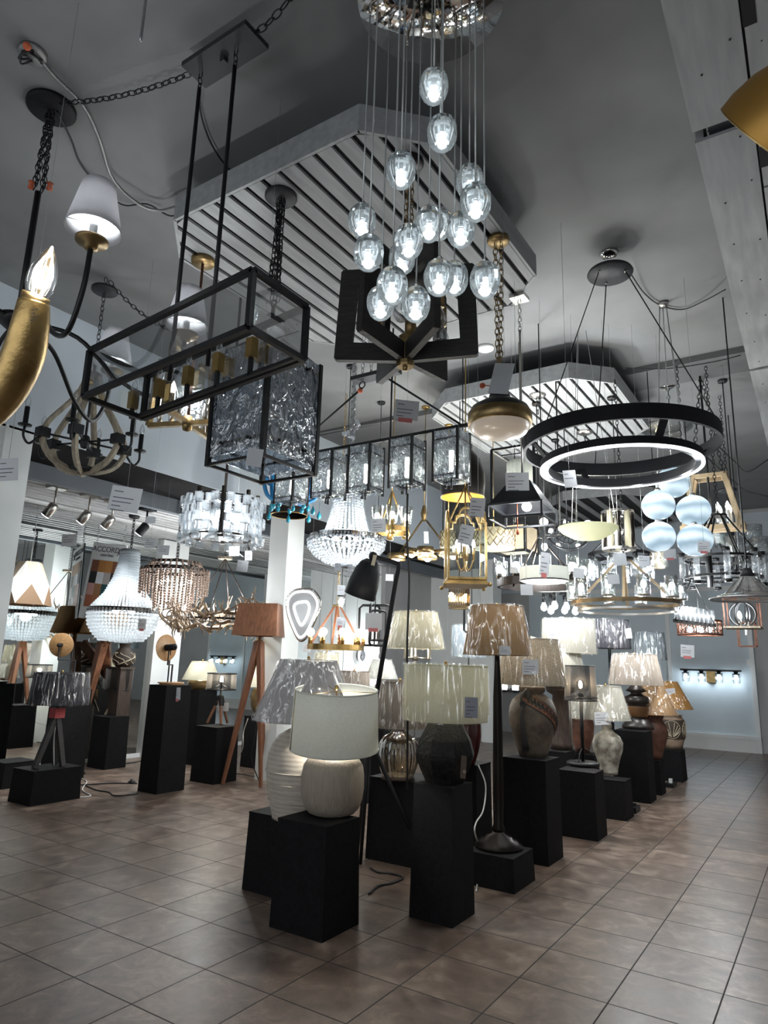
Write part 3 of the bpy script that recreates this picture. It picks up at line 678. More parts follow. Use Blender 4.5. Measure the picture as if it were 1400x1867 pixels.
table_lamp('table_lamp', 'fluted smoked amber glass lamp with a wrapped taupe shade', on_ped('amb', 725, 1420),
    [(12, 1332), (16, 1337), (27, 1344), (34, 1356), (37, 1374), (36, 1392), (32, 1408), (29, 1417), (29, 1426)], 'amber', (42, 1243), (49, 1325), 's_taupe', True, flute=(14, .035), n=84, base_name='glass_body')
x, y, z = on_ped('amb', 725, 1420)
tb = [o for o in COL.objects if o.get('label', '').startswith('fluted smoked')][0]
ww = T.__new__(T); ww.loc = Vector((x, y, z)); ww.e = tb
r = rad((x, y, z), 30); ww.part('foot', MB().lathe([(0, z), (r, z), (r, z + .022), (r * .9, z + .03), (0, z + .03)], (x, y, 0), 32), M['woodb']); ww.part('cap', MB().lathe([(0, zat(x, y, 1345)), (rad((x, y, z), 13), zat(x, y, 1342)), (rad((x, y, z), 10), zat(x, y, 1330)), (0, zat(x, y, 1328))], (x, y, 0), 20), M['woodb'])
table_lamp('table_lamp', 'glossy maroon vase lamp half hidden behind the black stone lamp', on_ped('mar', 851, 1394),
    [(12, 1298), (22, 1306), (26, 1322), (26, 1345), (22, 1370), (17, 1390), (15, 1398)], 'maroon', (36, 1225), (40, 1300), 's_cream', True)
t = table_lamp('table_lamp', 'brown clay urn lamp with a greek key sash and grey tassel under a speckled shade', on_ped('key', 972, 1378),
    [(21, 1251), (24, 1254), (23.5, 1260), (20, 1264), (27, 1269), (36, 1278), (41, 1290), (43, 1304), (42, 1320), (38, 1338), (33, 1356), (28, 1372), (25, 1383)], 'urn', (50, 1166), (61, 1248), 's_mica', True, 2.0)
# sash of terracotta key pattern, laid on the surface of the urn
x, y = t.x, t.y
def urn_r(z):
    for (r0, z0), (r1, z1) in zip(t.pr, t.pr[1:]):
        if z1 <= z <= z0 and z0 > z1: return r0 + (r1 - r0) * (z0 - z) / (z0 - z1)
    return t.pr[3][0]
ztop, zbot = zat(x, y, 1268), zat(x, y, 1330)
def sash(off, wid, m, name, lift, parent=None, key=False):
    b = MB(); prev = None; n = 40
    for i in range(n + 1):
        f = i / n; a = -1.75 + 2.2 * f; zc = ztop - (ztop - zbot) * (f ** 1.5) - off
        z1, z2 = zc + wid / 2, zc - wid / 2
        row = [Vector((x + (urn_r(q) + lift) * math.cos(a), y + (urn_r(q) + lift) * math.sin(a), q)) for q in (z1, z2)]
        if prev and (not key or (i // 1) % 3 != 2): b.add([prev[0], row[0], row[1], prev[1]], [(0, 1, 2, 3)])
        prev = row
    return t.part(name, b, M[m], parent)
w0 = (ztop - zbot) * .34
s1 = sash(0, w0 * 1.25, 'urnk', 'sash_border', .0035); s2 = sash(0, w0, 'terra', 'key_band', .0055)
b = MB(); n = 13
for i in range(n):
    f0 = (i + .15) / n; 
    def pt(f, h):
        a = -1.75 + 2.2 * f; z = ztop - (ztop - zbot) * (f ** 1.5) + h * w0; r = urn_r(z) + .009
        return Vector((x + r * math.cos(a), y + r * math.sin(a), z))
    d = .75 / n; b.tube([pt(f0, -.34), pt(f0, .34), pt(f0 + d, .34), pt(f0 + d, -.1), pt(f0 + d * .5, -.1), pt(f0 + d * .5, .1)], .0032, 4, smooth=False)
t.part('key_line', b, M['urnk'], s2)
a = -1.62; b = MB(); zk = zat(x, y, 1282)
kx, ky = lambda r: x + r * math.cos(a), lambda r: y + r * math.sin(a)
b.torus((kx(urn_r(zk) + .012), ky(urn_r(zk) + .012), zk), .022, .008, 16, 6, Matrix.Rotation(PI / 2, 3, 'X'))
b.tube(spline([(kx(urn_r(zat(x, y, 1258)) + .01), ky(urn_r(zat(x, y, 1258)) + .01), zat(x, y, 1256)), (kx(urn_r(zk) + .02) - .01, ky(urn_r(zk) + .02), (zk + zat(x, y, 1256)) / 2), (kx(urn_r(zk) + .016), ky(urn_r(zk) + .016), zk)]), .009, 6)
tas = t.part('tassel', b, M['tassel']); b = MB()
for k in range(9):
    a2 = a + (k - 4) * .045; z2 = zat(x, y, 1366 + random.uniform(-5, 5)); q = []
    for i in range(7):
        zz = zk + (z2 - zk) * i / 6; r = urn_r(zz) + .012; aa = a + (a2 - a) * i / 6; q.append((x + r * math.cos(aa), y + r * math.sin(aa), zz))
    b.tube(q, .0065, 5)
t.part('fringe', b, M['tassel'], tas)
# wire mesh lamp
x, y, z = on_ped('ind', 1063, 1396)
t = T('table_lamp', 'black pipe lamp with an open wire mesh shade and a glowing filament bulb', 'lamp', (x, y, z))
r = rad((x, y, z), 29)
t.part('base', MB().lathe([(0, z), (r, z), (r, z + .03), (r * .92, z + .038), (0, z + .04)], (x, y, 0), 32), M['blk'])
zp = zat(x, y, 1268); t.part('post', MB().rod((x, y, z + .03), (x, y, zp), .017, 14).lathe([(.024, zp - .03), (.03, zp), (.022, zp + .02)], (x, y, 0), 14), M['blk'])
b = MB()
for k in range(3):
    a = 2 * PI * k / 3 + .5; b.tube(spline([(x + .02 * math.cos(a), y + .02 * math.sin(a), z + .16), (x + r * .5 * math.cos(a), y + r * .5 * math.sin(a), z + .12), (x + r * .85 * math.cos(a), y + r * .85 * math.sin(a), z + .035)]), .006, 6)
t.part('brace', b, M['blk'])
rt, rb, zt, zb = shade_px(x, y, (26, 1214), (29, 1277))
s = t.part('mesh_shade', MB().lathe([(rb, zb), (rt, zt)], (x, y, 0), 36), M['mesh'])
b = MB()
for (rr, zz) in ((rb, zb), (rt, zt), (rb, zb + .03)): b.torus((x, y, zz), rr, .005, 36, 5)
for k in range(3):
    a = 2 * PI * k / 3; b.rod((x, y, zp), (x + rb * math.cos(a), y + rb * math.sin(a), zb), .004, 5)
t.part('shade_wire', b, M['blk'], s)
zb_ = zat(x, y, 1248)
t.part('bulb', MB().ball((x, y, zb_), .040, 14, 10, 1.3), M['bulbg'])
t.part('filament', MB().rod((x, y, zb_ - .032), (x, y, zb_ + .034), .010, 8), M['fila']); t.lamp((x, y, zb_), 1.2, .02, (1, .75, .45))
table_lamp('table_lamp', 'white vase lamp with brown mottled glaze and a small wrapped shade', on_ped('dis', 1110, 1411),
    [(7, 1318), (9, 1322), (8, 1330), (13, 1336), (22, 1344), (27, 1356), (26.5, 1368), (22, 1384), (18, 1400), (16, 1413), (15.5, 1419)], 'mottle', (27, 1251), (42, 1311), 's_sand', True, .5)
x, y, z = on_ped('drk', 1163, 1328)
t = table_lamp('table_lamp', 'espresso brown turned urn lamp with amber bowl and silvery wrapped shade', (x, y, z),
    [(9, 1250), (14, 1256), (19, 1260), (9, 1264), (12, 1268), (21, 1272), (22, 1284), (19, 1286), (20, 1290), (17, 1306), (10, 1312), (20, 1316), (22, 1321), (27, 1326), (28, 1333)], 'dkurn', (38, 1193), (48, 1248), 's_taupe', True, .2)
pr = prof(x, y, [(20.6, 1287), (21, 1292), (17.6, 1306)]); t.part('amber_bowl', MB().lathe(pr, (x, y, 0), 32), M['brnurn'])
table_lamp('table_lamp', 'reddish clay urn lamp with a wrapped brown cone shade', on_ped('red', 1193, 1383),
    [(17, 1303), (20, 1306), (17, 1312), (24, 1324), (26, 1338), (21, 1358), (15, 1376), (13, 1386)], 'redurn', (20, 1244), (44, 1301), 's_tan', True)
t = table_lamp('table_lamp', 'carved cream urn lamp with palm leaf relief and an amber cone shade', on_ped('crv', 1226, 1364),
    [(17, 1302), (20, 1303.5), (18, 1306), (22, 1311), (24, 1320), (23.5, 1333), (22, 1346), (19, 1358), (17.5, 1367)], 'carv', (15, 1243), (39, 1291), 's_amber', True, .35)
x, y = t.x, t.y
def crv_r(z):
    for (r0, z0), (r1, z1) in zip(t.pr, t.pr[1:]):
        if z1 <= z <= z0 and z0 > z1: return r0 + (r1 - r0) * (z0 - z) / (z0 - z1)
    return t.pr[3][0]
zA, zB = zat(x, y, 1311), zat(x, y, 1346); b = MB(); n = 36
pr = [(crv_r(zA + (zB - zA) * i / 8) + .003, zA + (zB - zA) * i / 8) for i in range(9)]
t.part('relief_ground', MB().lathe(pr, (x, y, 0), 40), M['carvd'])
for k in range(7):
    a0 = -1.45 + (k - 3) * .0; cz = (zA + zB) / 2
for base in (-2.75, -1.35, .05):
    for s in (-1, 1):
        for j in range(6):
            f = j / 5; pts = []
            for i in range(6):
                u = i / 5; ang = base + s * (.04 + (.55 * math.sin(PI * (.15 + .75 * f))) * u ** .8); zz = zB + (zA - zB) * (.12 + (.15 + .72 * f) * (u * .75 + .1 * f)); pts.append((x + (crv_r(zz) + .007) * math.cos(ang), y + (crv_r(zz) + .007) * math.sin(ang), zz))
            b.tube(pts, .0045, 4)
    pts = []
    for i in range(25):
        u = 2 * PI * i / 24; ang = base + .62 * math.sin(u); zz = (zA + zB) / 2 + (zA - zB) * .46 * math.cos(u); pts.append((x + (crv_r(zz) + .007) * math.cos(ang), y + (crv_r(zz) + .007) * math.sin(ang), zz))
    b.tube(pts, .004, 4)
t.part('palm_relief', b, M['carvl'])
# tall bronze floor lamp
x, y = (lambda q: (q.x, q.y))(A(909, 1545, 'z', PD['flr'].z)); z = PD['flr'].z
t = T('floor_lamp', 'tall dark bronze floor lamp with a wrapped tan pleated cone shade', 'floor lamp', (x, y, z))
r = rad((x, y, z), 43)
t.part('base', MB().lathe([(0, z), (r, z), (r, z + .02), (r * .86, z + .035), (r * .84, z + .045), (r * .6, z + .06), (r * .56, z + .075), (r * .28, z + .095), (r * .22, z + .12), (0, z + .12)], (x, y, 0), 48), M['bronze'])
rt, rb, zt, zb = shade_px(x, y, (46, 1106), (62, 1194))
t.part('pole', MB().lathe([(0, z + .1), (.042, z + .1), (.045, z + .13), (.036, z + .16), (.040, z + .35), (.033, zb - .3), (.020, zb - .05), (.016, zb + .03), (0, zb + .03)], (x, y, 0), 20), M['bronze'])
shade_parts(t, x, y, rt, rb, zt, zb, 's_tan', True)
# lamps in the rows behind
def pole_lamp(label, foot, pole_m, top, bot, sm, lit=0.0, z_floor=0.0, wrap=True, depth=None, r=.011):
    q = A(*foot, 'z', z_floor) if depth is None else D(*foot, depth); x, y = q.x, q.y
    rt, rb, zt, zb = shade_px(x, y, top, bot)
    t = T('floor_lamp', label, 'floor lamp', (x, y, 0))
    t.part('base', MB().lathe([(0, 0), (.15, 0), (.15, .015), (.13, .025), (.03, .04), (0, .04)], (x, y, 0), 28), M[pole_m])
    t.part('pole', MB().rod((x, y, .03), (x, y, zb + .04), r, 10), M[pole_m])
    shade_parts(t, x, y, rt, rb, zt, zb, sm, wrap, lit=lit); return t
pole_lamp('cream wrapped drum shade on a pale pole behind the mesh shade lamp', (1046, 1480), 'nick', (46, 1130), (48, 1191), 's_sand', .3)
pole_lamp('dark grey wrapped drum shade on a black pole left of the small silvery drum', (1122, 1440), 'blk', (36, 1131), (38, 1182), 's_dark', 0, r=.02)
pole_lamp('silvery white wrapped drum shade on a white pole near the blue wall', (1196, 1405), 'trimw', (27, 1154), (30, 1203), 's_blue', .5)
pole_lamp('pale blue wrapped drum shade on a thin pole left of the tan floor lamp', (854, 1430), 'blk', (30, 1141), (31, 1198), 's_blue', 1.5)
x, y, z = on_ped('bk2'); x, y = (lambda q: (q.x, q.y))(A(1024, 1366, 'z', z))
table_lamp('table_lamp', 'dark brown fluted column lamp behind the greek key urn', (x, y, z), [(26, 1252), (24, 1262), (14, 1268), (15, 1300), (15, 1330), (18, 1360), (20, 1372)], 'woodb', (38, 1185), (44, 1246), 's_sand', True)
x, y, z = on_ped('bk3'); x, y = (lambda q: (q.x, q.y))(A(1062, 1372, 'z', z))
table_lamp('table_lamp', 'terracotta vase lamp with key pattern behind the wire mesh shade lamp', (x, y, z), [(14, 1306), (20, 1310), (22, 1326), (20, 1345), (14, 1366), (12, 1378)], 'redurn', (24, 1262), (36, 1308), 's_sand', True)
# three candle lamp in brushed nickel
q = D(757, 1200, 6.3); x, y = q.x, q.y
t = T('floor_lamp', 'nickel lamp with three candle arms under a lit cream wrapped shade', 'floor lamp', (x, y, 0))
rt, rb, zt, zb = shade_px(x, y, (39, 1117), (53, 1182))
za = zat(x, y, 1200)
t.part('base', MB().lathe([(0, 0), (.16, 0), (.16, .02), (.04, .05), (0, .05)], (x, y, 0), 28), M['nick'])
t.part('pole', MB().rod((x, y, .04), (x, y, zb + .1), .013, 12).lathe([(.0, za - .03), (.03, za - .02), (.03, za + .01), (.012, za + .03)], (x, y, 0), 16), M['nick'])
for k in range(3):
    a = .3 + 2 * PI * k / 3; e = Vector((x + .13 * math.cos(a), y + .13 * math.sin(a), za))
    ar = t.part('arm', MB().rod((x, y, za), e, .008), M['nick']); t.part('candle', MB().lathe([(0, -.01), (.022, -.01), (.022, .0), (.016, .005), (.016, .14), (0, .14)], e, 14), M['nick'], ar)
shade_parts(t, x, y, rt, rb, zt, zb, 's_cream', True, lit=12.0)
# pale shades at the mirrored wall and the alcove
def far_lamp(label, foot, depth, base, base_m, top, bot, sm, lit=0.0, ped=True, wrap=True):
    q = D(*foot, depth); x, y, z = q.x, q.y, q.z
    if ped:
        t = T('display_pedestal', 'black plinth carrying the ' + label, 'pedestal', (x, y, 0), 'black display pedestals')
        t.part('body', MB().frust(x - .15, x + .15, y - .15, y + .15, 0, z - .012, .012), M['ped']); t.part('top_board', MB().box(x - .152, x + .152, y - .152, y + .152, z - .012, z), M['ped'])
    return table_lamp('table_lamp', label, (x, y, z), base, base_m, top, bot, sm, wrap, lit)
far_lamp('small white wrapped cone shade lamp below the right ring sconce', (757 - 63, 1285), 8.6, [(6, 1243), (12, 1250), (13, 1270), (9, 1285)], 'ribvase', (17, 1203), (30, 1237), 's_white', .6)
far_lamp('taupe wrapped drum lamp below the left ring sconce', (642, 1330), 7.4, [(8, 1268), (20, 1276), (24, 1296), (14, 1330)], 'goldurn', (28, 1224), (30, 1268), 's_taupe', 0)
far_lamp('narrow cream wrapped shade lamp beside the white column', (592, 1290), 8.2, [(6, 1238), (12, 1248), (12, 1275), (8, 1290)], 'oval', (21, 1190), (25, 1236), 's_cream', 2.0)
x, y, z = on_ped('brz'); x, y = (lambda q: (q.x, q.y))(A(352, 1252, 'z', z))
table_lamp('table_lamp', 'bronze glazed lamp with a lit pleated cream shade between the columns', on_ped('brz'), [(16, 1239.5), (22, 1241), (25, 1247), (22, 1258)], 'goldurn', (19, 1206), (34, 1239), 's_cream', False, 3.0)
table_lamp('table_lamp', 'bronze glazed lamp with a cream wrapped cone shade behind the walnut tripod lamp', on_ped('wal'), [(14, 1253), (22, 1258), (25, 1272), (22, 1292), (15, 1308)], 'goldurn', (18, 1212), (34, 1252), 's_cream', True, 2.0)
# ------------------------------------------------------------------ tripod and disc lamps on the left
def leg(b, a, c, w0, w1): b.tube([Vector(a), Vector(c)], [w0 * .7071, w1 * .7071], 4, smooth=False, phase=PI / 4)
x, y, z = on_ped('drum', 92, 1397)
t = T('table_lamp', 'black wood tripod lamp with a charcoal wrapped drum shade and pink tape', 'lamp', (x, y, z))
rt, rb, zt, zb = shade_px(x, y, (46, 1227), (51, 1283)); za = zat(x, y, 1306)
c = A(57, 1407, 'z', z)
for k, (px, py) in enumerate(((62, 1402), (114, 1398), (100, 1393))):
    q = A(px, py, 'z', z); b = MB(); leg(b, (x, y, za + .03), (min(max(q.x, PD['drum'].x0 + .03), PD['drum'].x1 - .03), min(max(q.y, PD['drum'].y0 + .02), PD['drum'].y1 - .03), z + .004), .055, .045); t.part('leg', b, M['wooddk'])
t.part('hub', MB().box(x - .05, x + .05, y - .05, y + .05, za - .02, za + .09).rod((x, y, za + .08), (x, y, zb + .05), .014), M['wooddk'])
t.part('tape_wrap', MB().box(x - .056, x + .056, y - .056, y + .056, za - .015, za + .085), M['tapep'], label='pink tape around the hub')
t.part('cord', MB().tube(spline([(x, y, za), (x + .03, y - .02, za - .12), (x + .02, y - .01, za - .25), (x + .06, y, z + .01)]), .006, 6), M['cordw'])
shade_parts(t, x, y, rt, rb, zt, zb, 's_dark', True)
def disc_lamp(label, key, dc, r_px, normal, foot, sk=1.0):
    x, y, z = on_ped(key, *foot)
    t = T('table_lamp', label, 'lamp', (x, y, z)); dep = P((x, y, z))[2]
    c = D(*dc, dep); R = r_px * dep / F_PX; n = Vector(normal).normalized()
    t.part('base', MB().lathe([(0, 0), (.13, 0), (.13, .018), (0, .018)], (x, y, z), 32).disc((x, y, z + .018), .15, .012, 32), M['woodo'] if key == 'disc' else M['blk'])
    Mx = Matrix.Translation(c) @ n.to_track_quat('Z', 'Y').to_matrix().to_4x4()
    d = t.part('disc_shade', MB().lathe([(0, -.012), (R * .97, -.004), (R, .004), (R * .97, .008), (0, -.002)], n=48).xf(Mx), M['woodo'])
    t.part('socket', MB().tube([c + n * .0, c + n * .02, c + n * .09 * sk, c + n * .095 * sk], [.022 * sk, .024 * sk, .024 * sk, .016 * sk], 16), M['blkm'], d)
    t.part('bulb', MB().ball(c + n * (.095 * sk), .014 * sk, 10, 8), M['blkm'], d)
    s = Vector((x, y, z + .02)); up = Vector((x, y, c.z)); side = n.cross(Vector((0, 0, 1))).normalized()
    p1 = c + n * .05
    b = MB().bar(s, (x, y, c.z - R * 1.25), .014).bar((x, y, c.z - R * 1.25), (p1.x, p1.y, c.z - R * 1.25), .012).bar((p1.x, p1.y, c.z - R * 1.25), (p1.x, p1.y, c.z), .012).bar(s + side * .05, Vector((x, y, c.z + R * .2)) + side * .05, .012)
    t.part('stem', b, M['blk']); return t
disc_lamp('tilted oak disc lamp with a black side socket on the tall carded pedestal', 'disc', (303, 1181), 24, (.99, .03, .08), (), 1.6)
disc_lamp('lamp with a round oak disc facing forward, behind the charcoal drum lamp', 'tal2', (112, 1176), 21.5, (.62, -.76, -.05), ())
def tripod_lamp(label, key, foot, shade_t, shade_b, bulb_y, hub_y, leg_m, joint_m, feet):
    x, y, z = on_ped(key, *foot); t = T('table_lamp', label, 'lamp', (x, y, z))
    zh = zat(x, y, hub_y); rt, rb, zt, zb = shade_px(x, y, shade_t, shade_b)
    for a in feet:
        b = MB(); leg(b, (x + .02 * math.cos(a), y + .02 * math.sin(a), zh), (x + .15 * math.cos(a), y + .15 * math.sin(a), z + .006), .026, .024); l = t.part('leg', b, M[leg_m])
        b = MB(); leg(b, (x + .018 * math.cos(a), y + .018 * math.sin(a), zh + .03), (x + .06 * math.cos(a), y + .06 * math.sin(a), zh - .09), .034, .034); t.part('joint', b, M[joint_m], l)
    t.part('hub', MB().lathe([(0, zh - .03), (.03, zh - .02), (.03, zh + .03), (.012, zh + .05), (.012, zat(x, y, bulb_y) - .06), (.02, zat(x, y, bulb_y) - .05), (.02, zat(x, y, bulb_y) - .02)], (x, y, 0), 14), M['blk'])
    s = t.part('mesh_shade', MB().lathe([(rb, zb), (rt, zt)], (x, y, 0), 40), M['mesh'])
    b = MB().torus((x, y, zb), rb, .008, 40, 5).torus((x, y, zt), rt, .008, 40, 5)
    for k in range(4):
        a = PI / 2 * k; b.rod((x, y, zat(x, y, bulb_y) - .05), (x + rb * math.cos(a), y + rb * math.sin(a), zb), .005, 5)
    t.part('shade_wire', b, M['blk'], s)
    q = Vector((x, y, zat(x, y, bulb_y))); t.part('bulb', MB().ball(q, .042, 14, 10, 1.35), M['bulbg']); t.part('filament', MB().rod(q - Vector((0, 0, .03)), q + Vector((0, 0, .035)), .011, 8), M['filw']); t.lamp(q, 2.0, .03, (1, .85, .6))
tripod_lamp('dark tripod lamp with a mesh drum and glowing bulb, beside the large oak A frame', 'spot', (210, 1303), (24, 1218), (24, 1258), 1230, 1267, 'woodg', 'blk', (.4, 2.5, 4.6))
tripod_lamp('copper legged tripod lamp with a mesh drum and glowing bulb, beside the walnut floor lamp', 'msh', (398, 1320), (26, 1228), (27, 1257), 1240, 1273, 'woodt', 'blk', (-.55, 1.5, 3.6))
# walnut tripod floor lamp with angular veneer shade
f = [A(406, 1430, 'z', 0), A(475, 1436, 'z', 0), A(480, 1421, 'z', 0)]
c = (f[0] + f[1] + f[2]) / 3; x, y = c.x + .02, c.y
t = T('floor_lamp', 'walnut tripod floor lamp with an angular walnut veneer shade', 'floor lamp', (x, y, 0))
za = zat(x, y, 1178); zt, zb = zat(x, y, 1101), zat(x, y, 1160)
for q in f:
    b = MB(); leg(b, (x + (q.x - x) * .06, y + (q.y - y) * .06, za + .05), (q.x, q.y, .004), .075, .032); t.part('leg', b, M['woodt'])
t.part('hub', MB().lathe([(0, za), (.05, za), (.05, za + .06), (.02, za + .08), (.02, zb + .1)], (x, y, 0), 16), M['woodt'])
def hollow_frust(x, y, xt, yt, xb, yb, zt, zb):
    b = MB(); o = [(-1, -1), (1, -1), (1, 1), (-1, 1)]
    vs = [(x + a * xb, y + c * yb, zb) for a, c in o] + [(x + a * xt, y + c * yt, zt) for a, c in o]
    k = .992; vs += [(x + a * xb * k, y + c * yb * k, zb) for a, c in o] + [(x + a * xt * k, y + c * yt * k, zt) for a, c in o]
    fs = []
    for i in range(4):
        j = (i + 1) % 4; fs += [(i, j, 4 + j, 4 + i), (8 + j, 8 + i, 12 + i, 12 + j), (i, 8 + i, 8 + j, j), (4 + i, 4 + j, 12 + j, 12 + i)]
    return b.add(vs, fs)
dv = P((x, y, zb))[2] / F_PX
b = hollow_frust(0, 0, 36 * dv, .13, 41 * dv, .24, zt, zb); b.xf(Matrix.Translation((x - .02, y, 0)) @ Matrix.Rotation(R_(28), 4, 'Z'))
t.part('veneer_shade', b, M['woodr'])
t.part('bulb', MB().ball((x, y, (zt + zb) / 2 - .05), .035, 12, 8), M['plastic'])
t.part('cord', MB().tube(spline([(x, y, za), (x + .02, y + .02, .7), (x - .06, y + .05, .3), (x - .05, y + .2, .01)]), .006, 6), M['cordb'])
# large oak A-frame tripod behind the bead chandelier
f = [A(130, 1393, 'z', 0), A(168, 1368, 'z', 0), A(205, 1372, 'z', 0)]; q = D(190, 1175, P(f[0])[2] + .1); x, y = q.x, q.y
t = T('floor_lamp', 'large oak tripod floor lamp with a brown shade, left of the columns', 'floor lamp', (x, y, 0)); za = zat(x, y, 1172)
for q in f:
    b = MB(); leg(b, (x + (q.x - x) * .07, y + (q.y - y) * .07, za), (q.x, q.y, .004), .11, .035); t.part('leg', b, M['woodt'])
t.part('hub', MB().rod((x, y, za - .05), (x, y, za + .2), .03, 12), M['woodt'])
zb, zt = zat(x, y, 1155), zat(x, y, 1105); rb = rad((x, y, zb), 44); t.part('lamp_shade', MB().lathe([(rb, zb), (rb * .7, zt), (rb * .69, zt), (rb * .99, zb), (rb, zb)], (x, y, 0), 36), M['s_tan'])
# carved round vase on a brown stand
q = D(224, 1216, 9.5); q.x = max(q.x, -6.36); x, y, z = q.x, q.y, q.z
t = T('display_stand', 'dark brown wooden stand under the round carved vase', 'stand', (x, y, 0))
t.part('body', MB().frust(x - .10, x + .10, y - .10, y + .10, .0, z - .03, .01), M['woodb']); t.part('top_board', MB().box(x - .12, x + .12, y - .12, y + .12, z - .03, z), M['woodb'])
t = T('vase', 'round carved vase with cream scroll pattern and a flared neck', 'vase', (x, y, z))
pr = prof(x, y, [(11, 1173), (9, 1179), (10, 1183), (17, 1190), (20, 1200), (18, 1210), (12, 1216)]); pr[-1] = (pr[-1][0], z)
t.part('body', MB().lathe(pr + [(0, z)], (x, y, 0), 36), M['carvd'])
b = MB()
def rr_(zz):
    for (r0, z0), (r1, z1) in zip(pr, pr[1:]):
        if z1 <= zz <= z0: return r0 + (r1 - r0) * (z0 - zz) / (z0 - z1 + 1e-9)
    return pr[0][0]
for k in range(12):
    a0 = k * PI / 6; pts = []
    for i in range(14):
        u = i / 13; zz = pr[3][1] + (z + .03 - pr[3][1]) * u; a = a0 + .5 * math.sin(u * 6 + k); pts.append((x + (rr_(zz) + .004) * math.cos(a), y + (rr_(zz) + .004) * math.sin(a), zz))
    b.tube(pts, .006, 4)
t.part('scroll_relief', b, M['carvl'])
# chrome lamps at the far left edge
for lab, foot, top, bot, sm in (('chrome floor lamp with a small orange shade at the left edge of the shop', (6, 1366), (8, 1247), (11, 1290), 's_orange'), ('chrome floor lamp with a dark wrapped drum shade at the left edge of the shop', (12, 1350), (18, 1217), (15, 1270), 's_dark')):
    q = A(*foot, 'z', 0); x, y = q.x, q.y; t = T('floor_lamp', lab, 'floor lamp', (x, y, 0)); rt, rb, zt, zb = shade_px(x, y, top, bot)
    t.part('base', MB().lathe([(0, 0), (.13, 0), (.13, .03), (.10, .035), (0, .035)], (x, y, 0), 28), M['chrome']); t.part('pole', MB().rod((x, y, .03), (x, y, zb + .03), .02, 12), M['chrome'])
    shade_parts(t, x, y, rt, rb, zt, zb, sm, 'dark' in lab, lit=2.0 if sm == 's_orange' else 0)
# black arc floor lamp with bell shade
x0 = D(680, 1014, 5.2)
t = T('floor_lamp', 'matte black floor lamp with a bell shade on a bent arm and thin splayed legs', 'floor lamp', (A(672, 1560, 'z', 0).x, A(672, 1560, 'z', 0).y, 0))
dp = 5.2; el = D(727, 1028, dp); hubp = D(673, 1345, dp - .05); foot1 = A(778, 1578, 'z', .004); foot2 = A(657, 1575, 'z', .004)
foot3 = A(652, 1548, 'z', .004)
t.part('arm', MB().tube(spline([x0, x0.lerp(el, .85), el + Vector((0, 0, -.02)), el.lerp(hubp, .12), el.lerp(hubp, .5), hubp], 8), .018, 12), M['blkm'])
for q in (foot1, foot2, foot3): t.part('leg', MB().tube([hubp, Vector((q.x, q.y, .004))], [.018, .013], 10), M['blkm'])
hd = t.part('joint', MB().ball(x0, .035, 12, 8).rod(x0, x0 - Vector((0, 0, .06)), .022), M['blkm'])
n = (D(655, 1088, dp) - x0).normalized(); q = n.to_track_quat('Z', 'Y').to_matrix().to_4x4()
R = rad(x0, 29); H = rad(x0, 70)
pr = [(.0, 0), (R * .35, .0), (R * .62, H * .1), (R * .82, H * .3), (R * .95, H * .62), (R, H), (R * .97, H), (R * .9, H * .6), (R * .5, H * .12), (0, H * .08)]
t.part('bell_shade', MB().lathe(pr, n=40).xf(Matrix.Translation(x0 + n * .03) @ q), M['blkm'])
c = MB().box(-.016, .016, -.001, .001, -.08, 0).xf(Matrix.Translation(D(684, 1012, dp - .12)) @ Matrix.Rotation(.25, 4, 'Y')); t.part('hang_tag', c, M['carvl'], label='cream hang tag')
# long black cord dropping from the glass pendant row past the lamps to the floor
top = D(744, 905, 5.0)
cable('power_cable', 'long black cord dropping from the five light pendant past the drum shades', [D(743, 900, 5.0), D(742, 980, 5.0), D(746, 1060, 5.0), D(742, 1180, 5.0), D(743, 1300, 5.0), D(742, 1440, 5.0)], .009, 'cordb')
# cords on the floor
def fl(px, py): return A(px, py, 'z', .008)
cable('floor_cable', 'black cord snaking over the tiles towards the disc lamp pedestal', [fl(100, 1440), fl(135, 1432), fl(165, 1430), fl(200, 1428), fl(230, 1428), fl(250, 1428)], .007, 'cordb')
cable('floor_cable', 'black cord curling on the tiles in front of the disc lamp pedestal', [fl(152, 1430), fl(175, 1440), fl(198, 1444), fl(207, 1450), fl(225, 1450), fl(252, 1447)], .007, 'cordb')
cable('floor_cable', 'black cord from the tripod lamp pedestal to the foot switch', [fl(157, 1390), fl(150, 1398), fl(152, 1408), fl(138, 1412), fl(122, 1422)], .007, 'cordb')
cable('floor_cable', 'white cord loop lying on the tiles beside the low pedestal', [fl(120, 1440), fl(122, 1452), fl(135, 1454), fl(165, 1451), fl(150, 1440), fl(158, 1425), fl(145, 1418)], .006, 'cordw')
cable('floor_cable', 'white cord hanging from the maroon lamp down to the tiles', [D(872, 1395, 5.15), D(884, 1425, 5.1), D(885, 1450, 5.05), D(880, 1480, 4.9), D(868, 1500, 4.75), D(866, 1520, 4.6), fl(878, 1560), fl(872, 1600), fl(868, 1625)], .006, 'cordw')
cable('floor_cable', 'black cords tangled on the tiles between the front pedestals', [fl(675, 1582), fl(690, 1590), fl(712, 1592), fl(735, 1600), fl(715, 1610), fl(690, 1615), fl(672, 1630)], .007, 'cordb')
cable('floor_cable', 'black cord with plug behind the walnut tripod lamp', [fl(420, 1410), fl(440, 1411), fl(455, 1414), fl(474, 1417)], .006, 'cordb')
cable('floor_cable', 'white cord trailing down behind the walnut tripod lamp', [D(452, 1310, 8.6), D(444, 1335, 8.6), D(442, 1365, 8.6), fl(430, 1385)], .006, 'cordw')
cable('floor_cable', 'black cord behind the tall disc lamp pedestal', [fl(228, 1392), fl(245, 1390), fl(262, 1386)], .006, 'cordb')
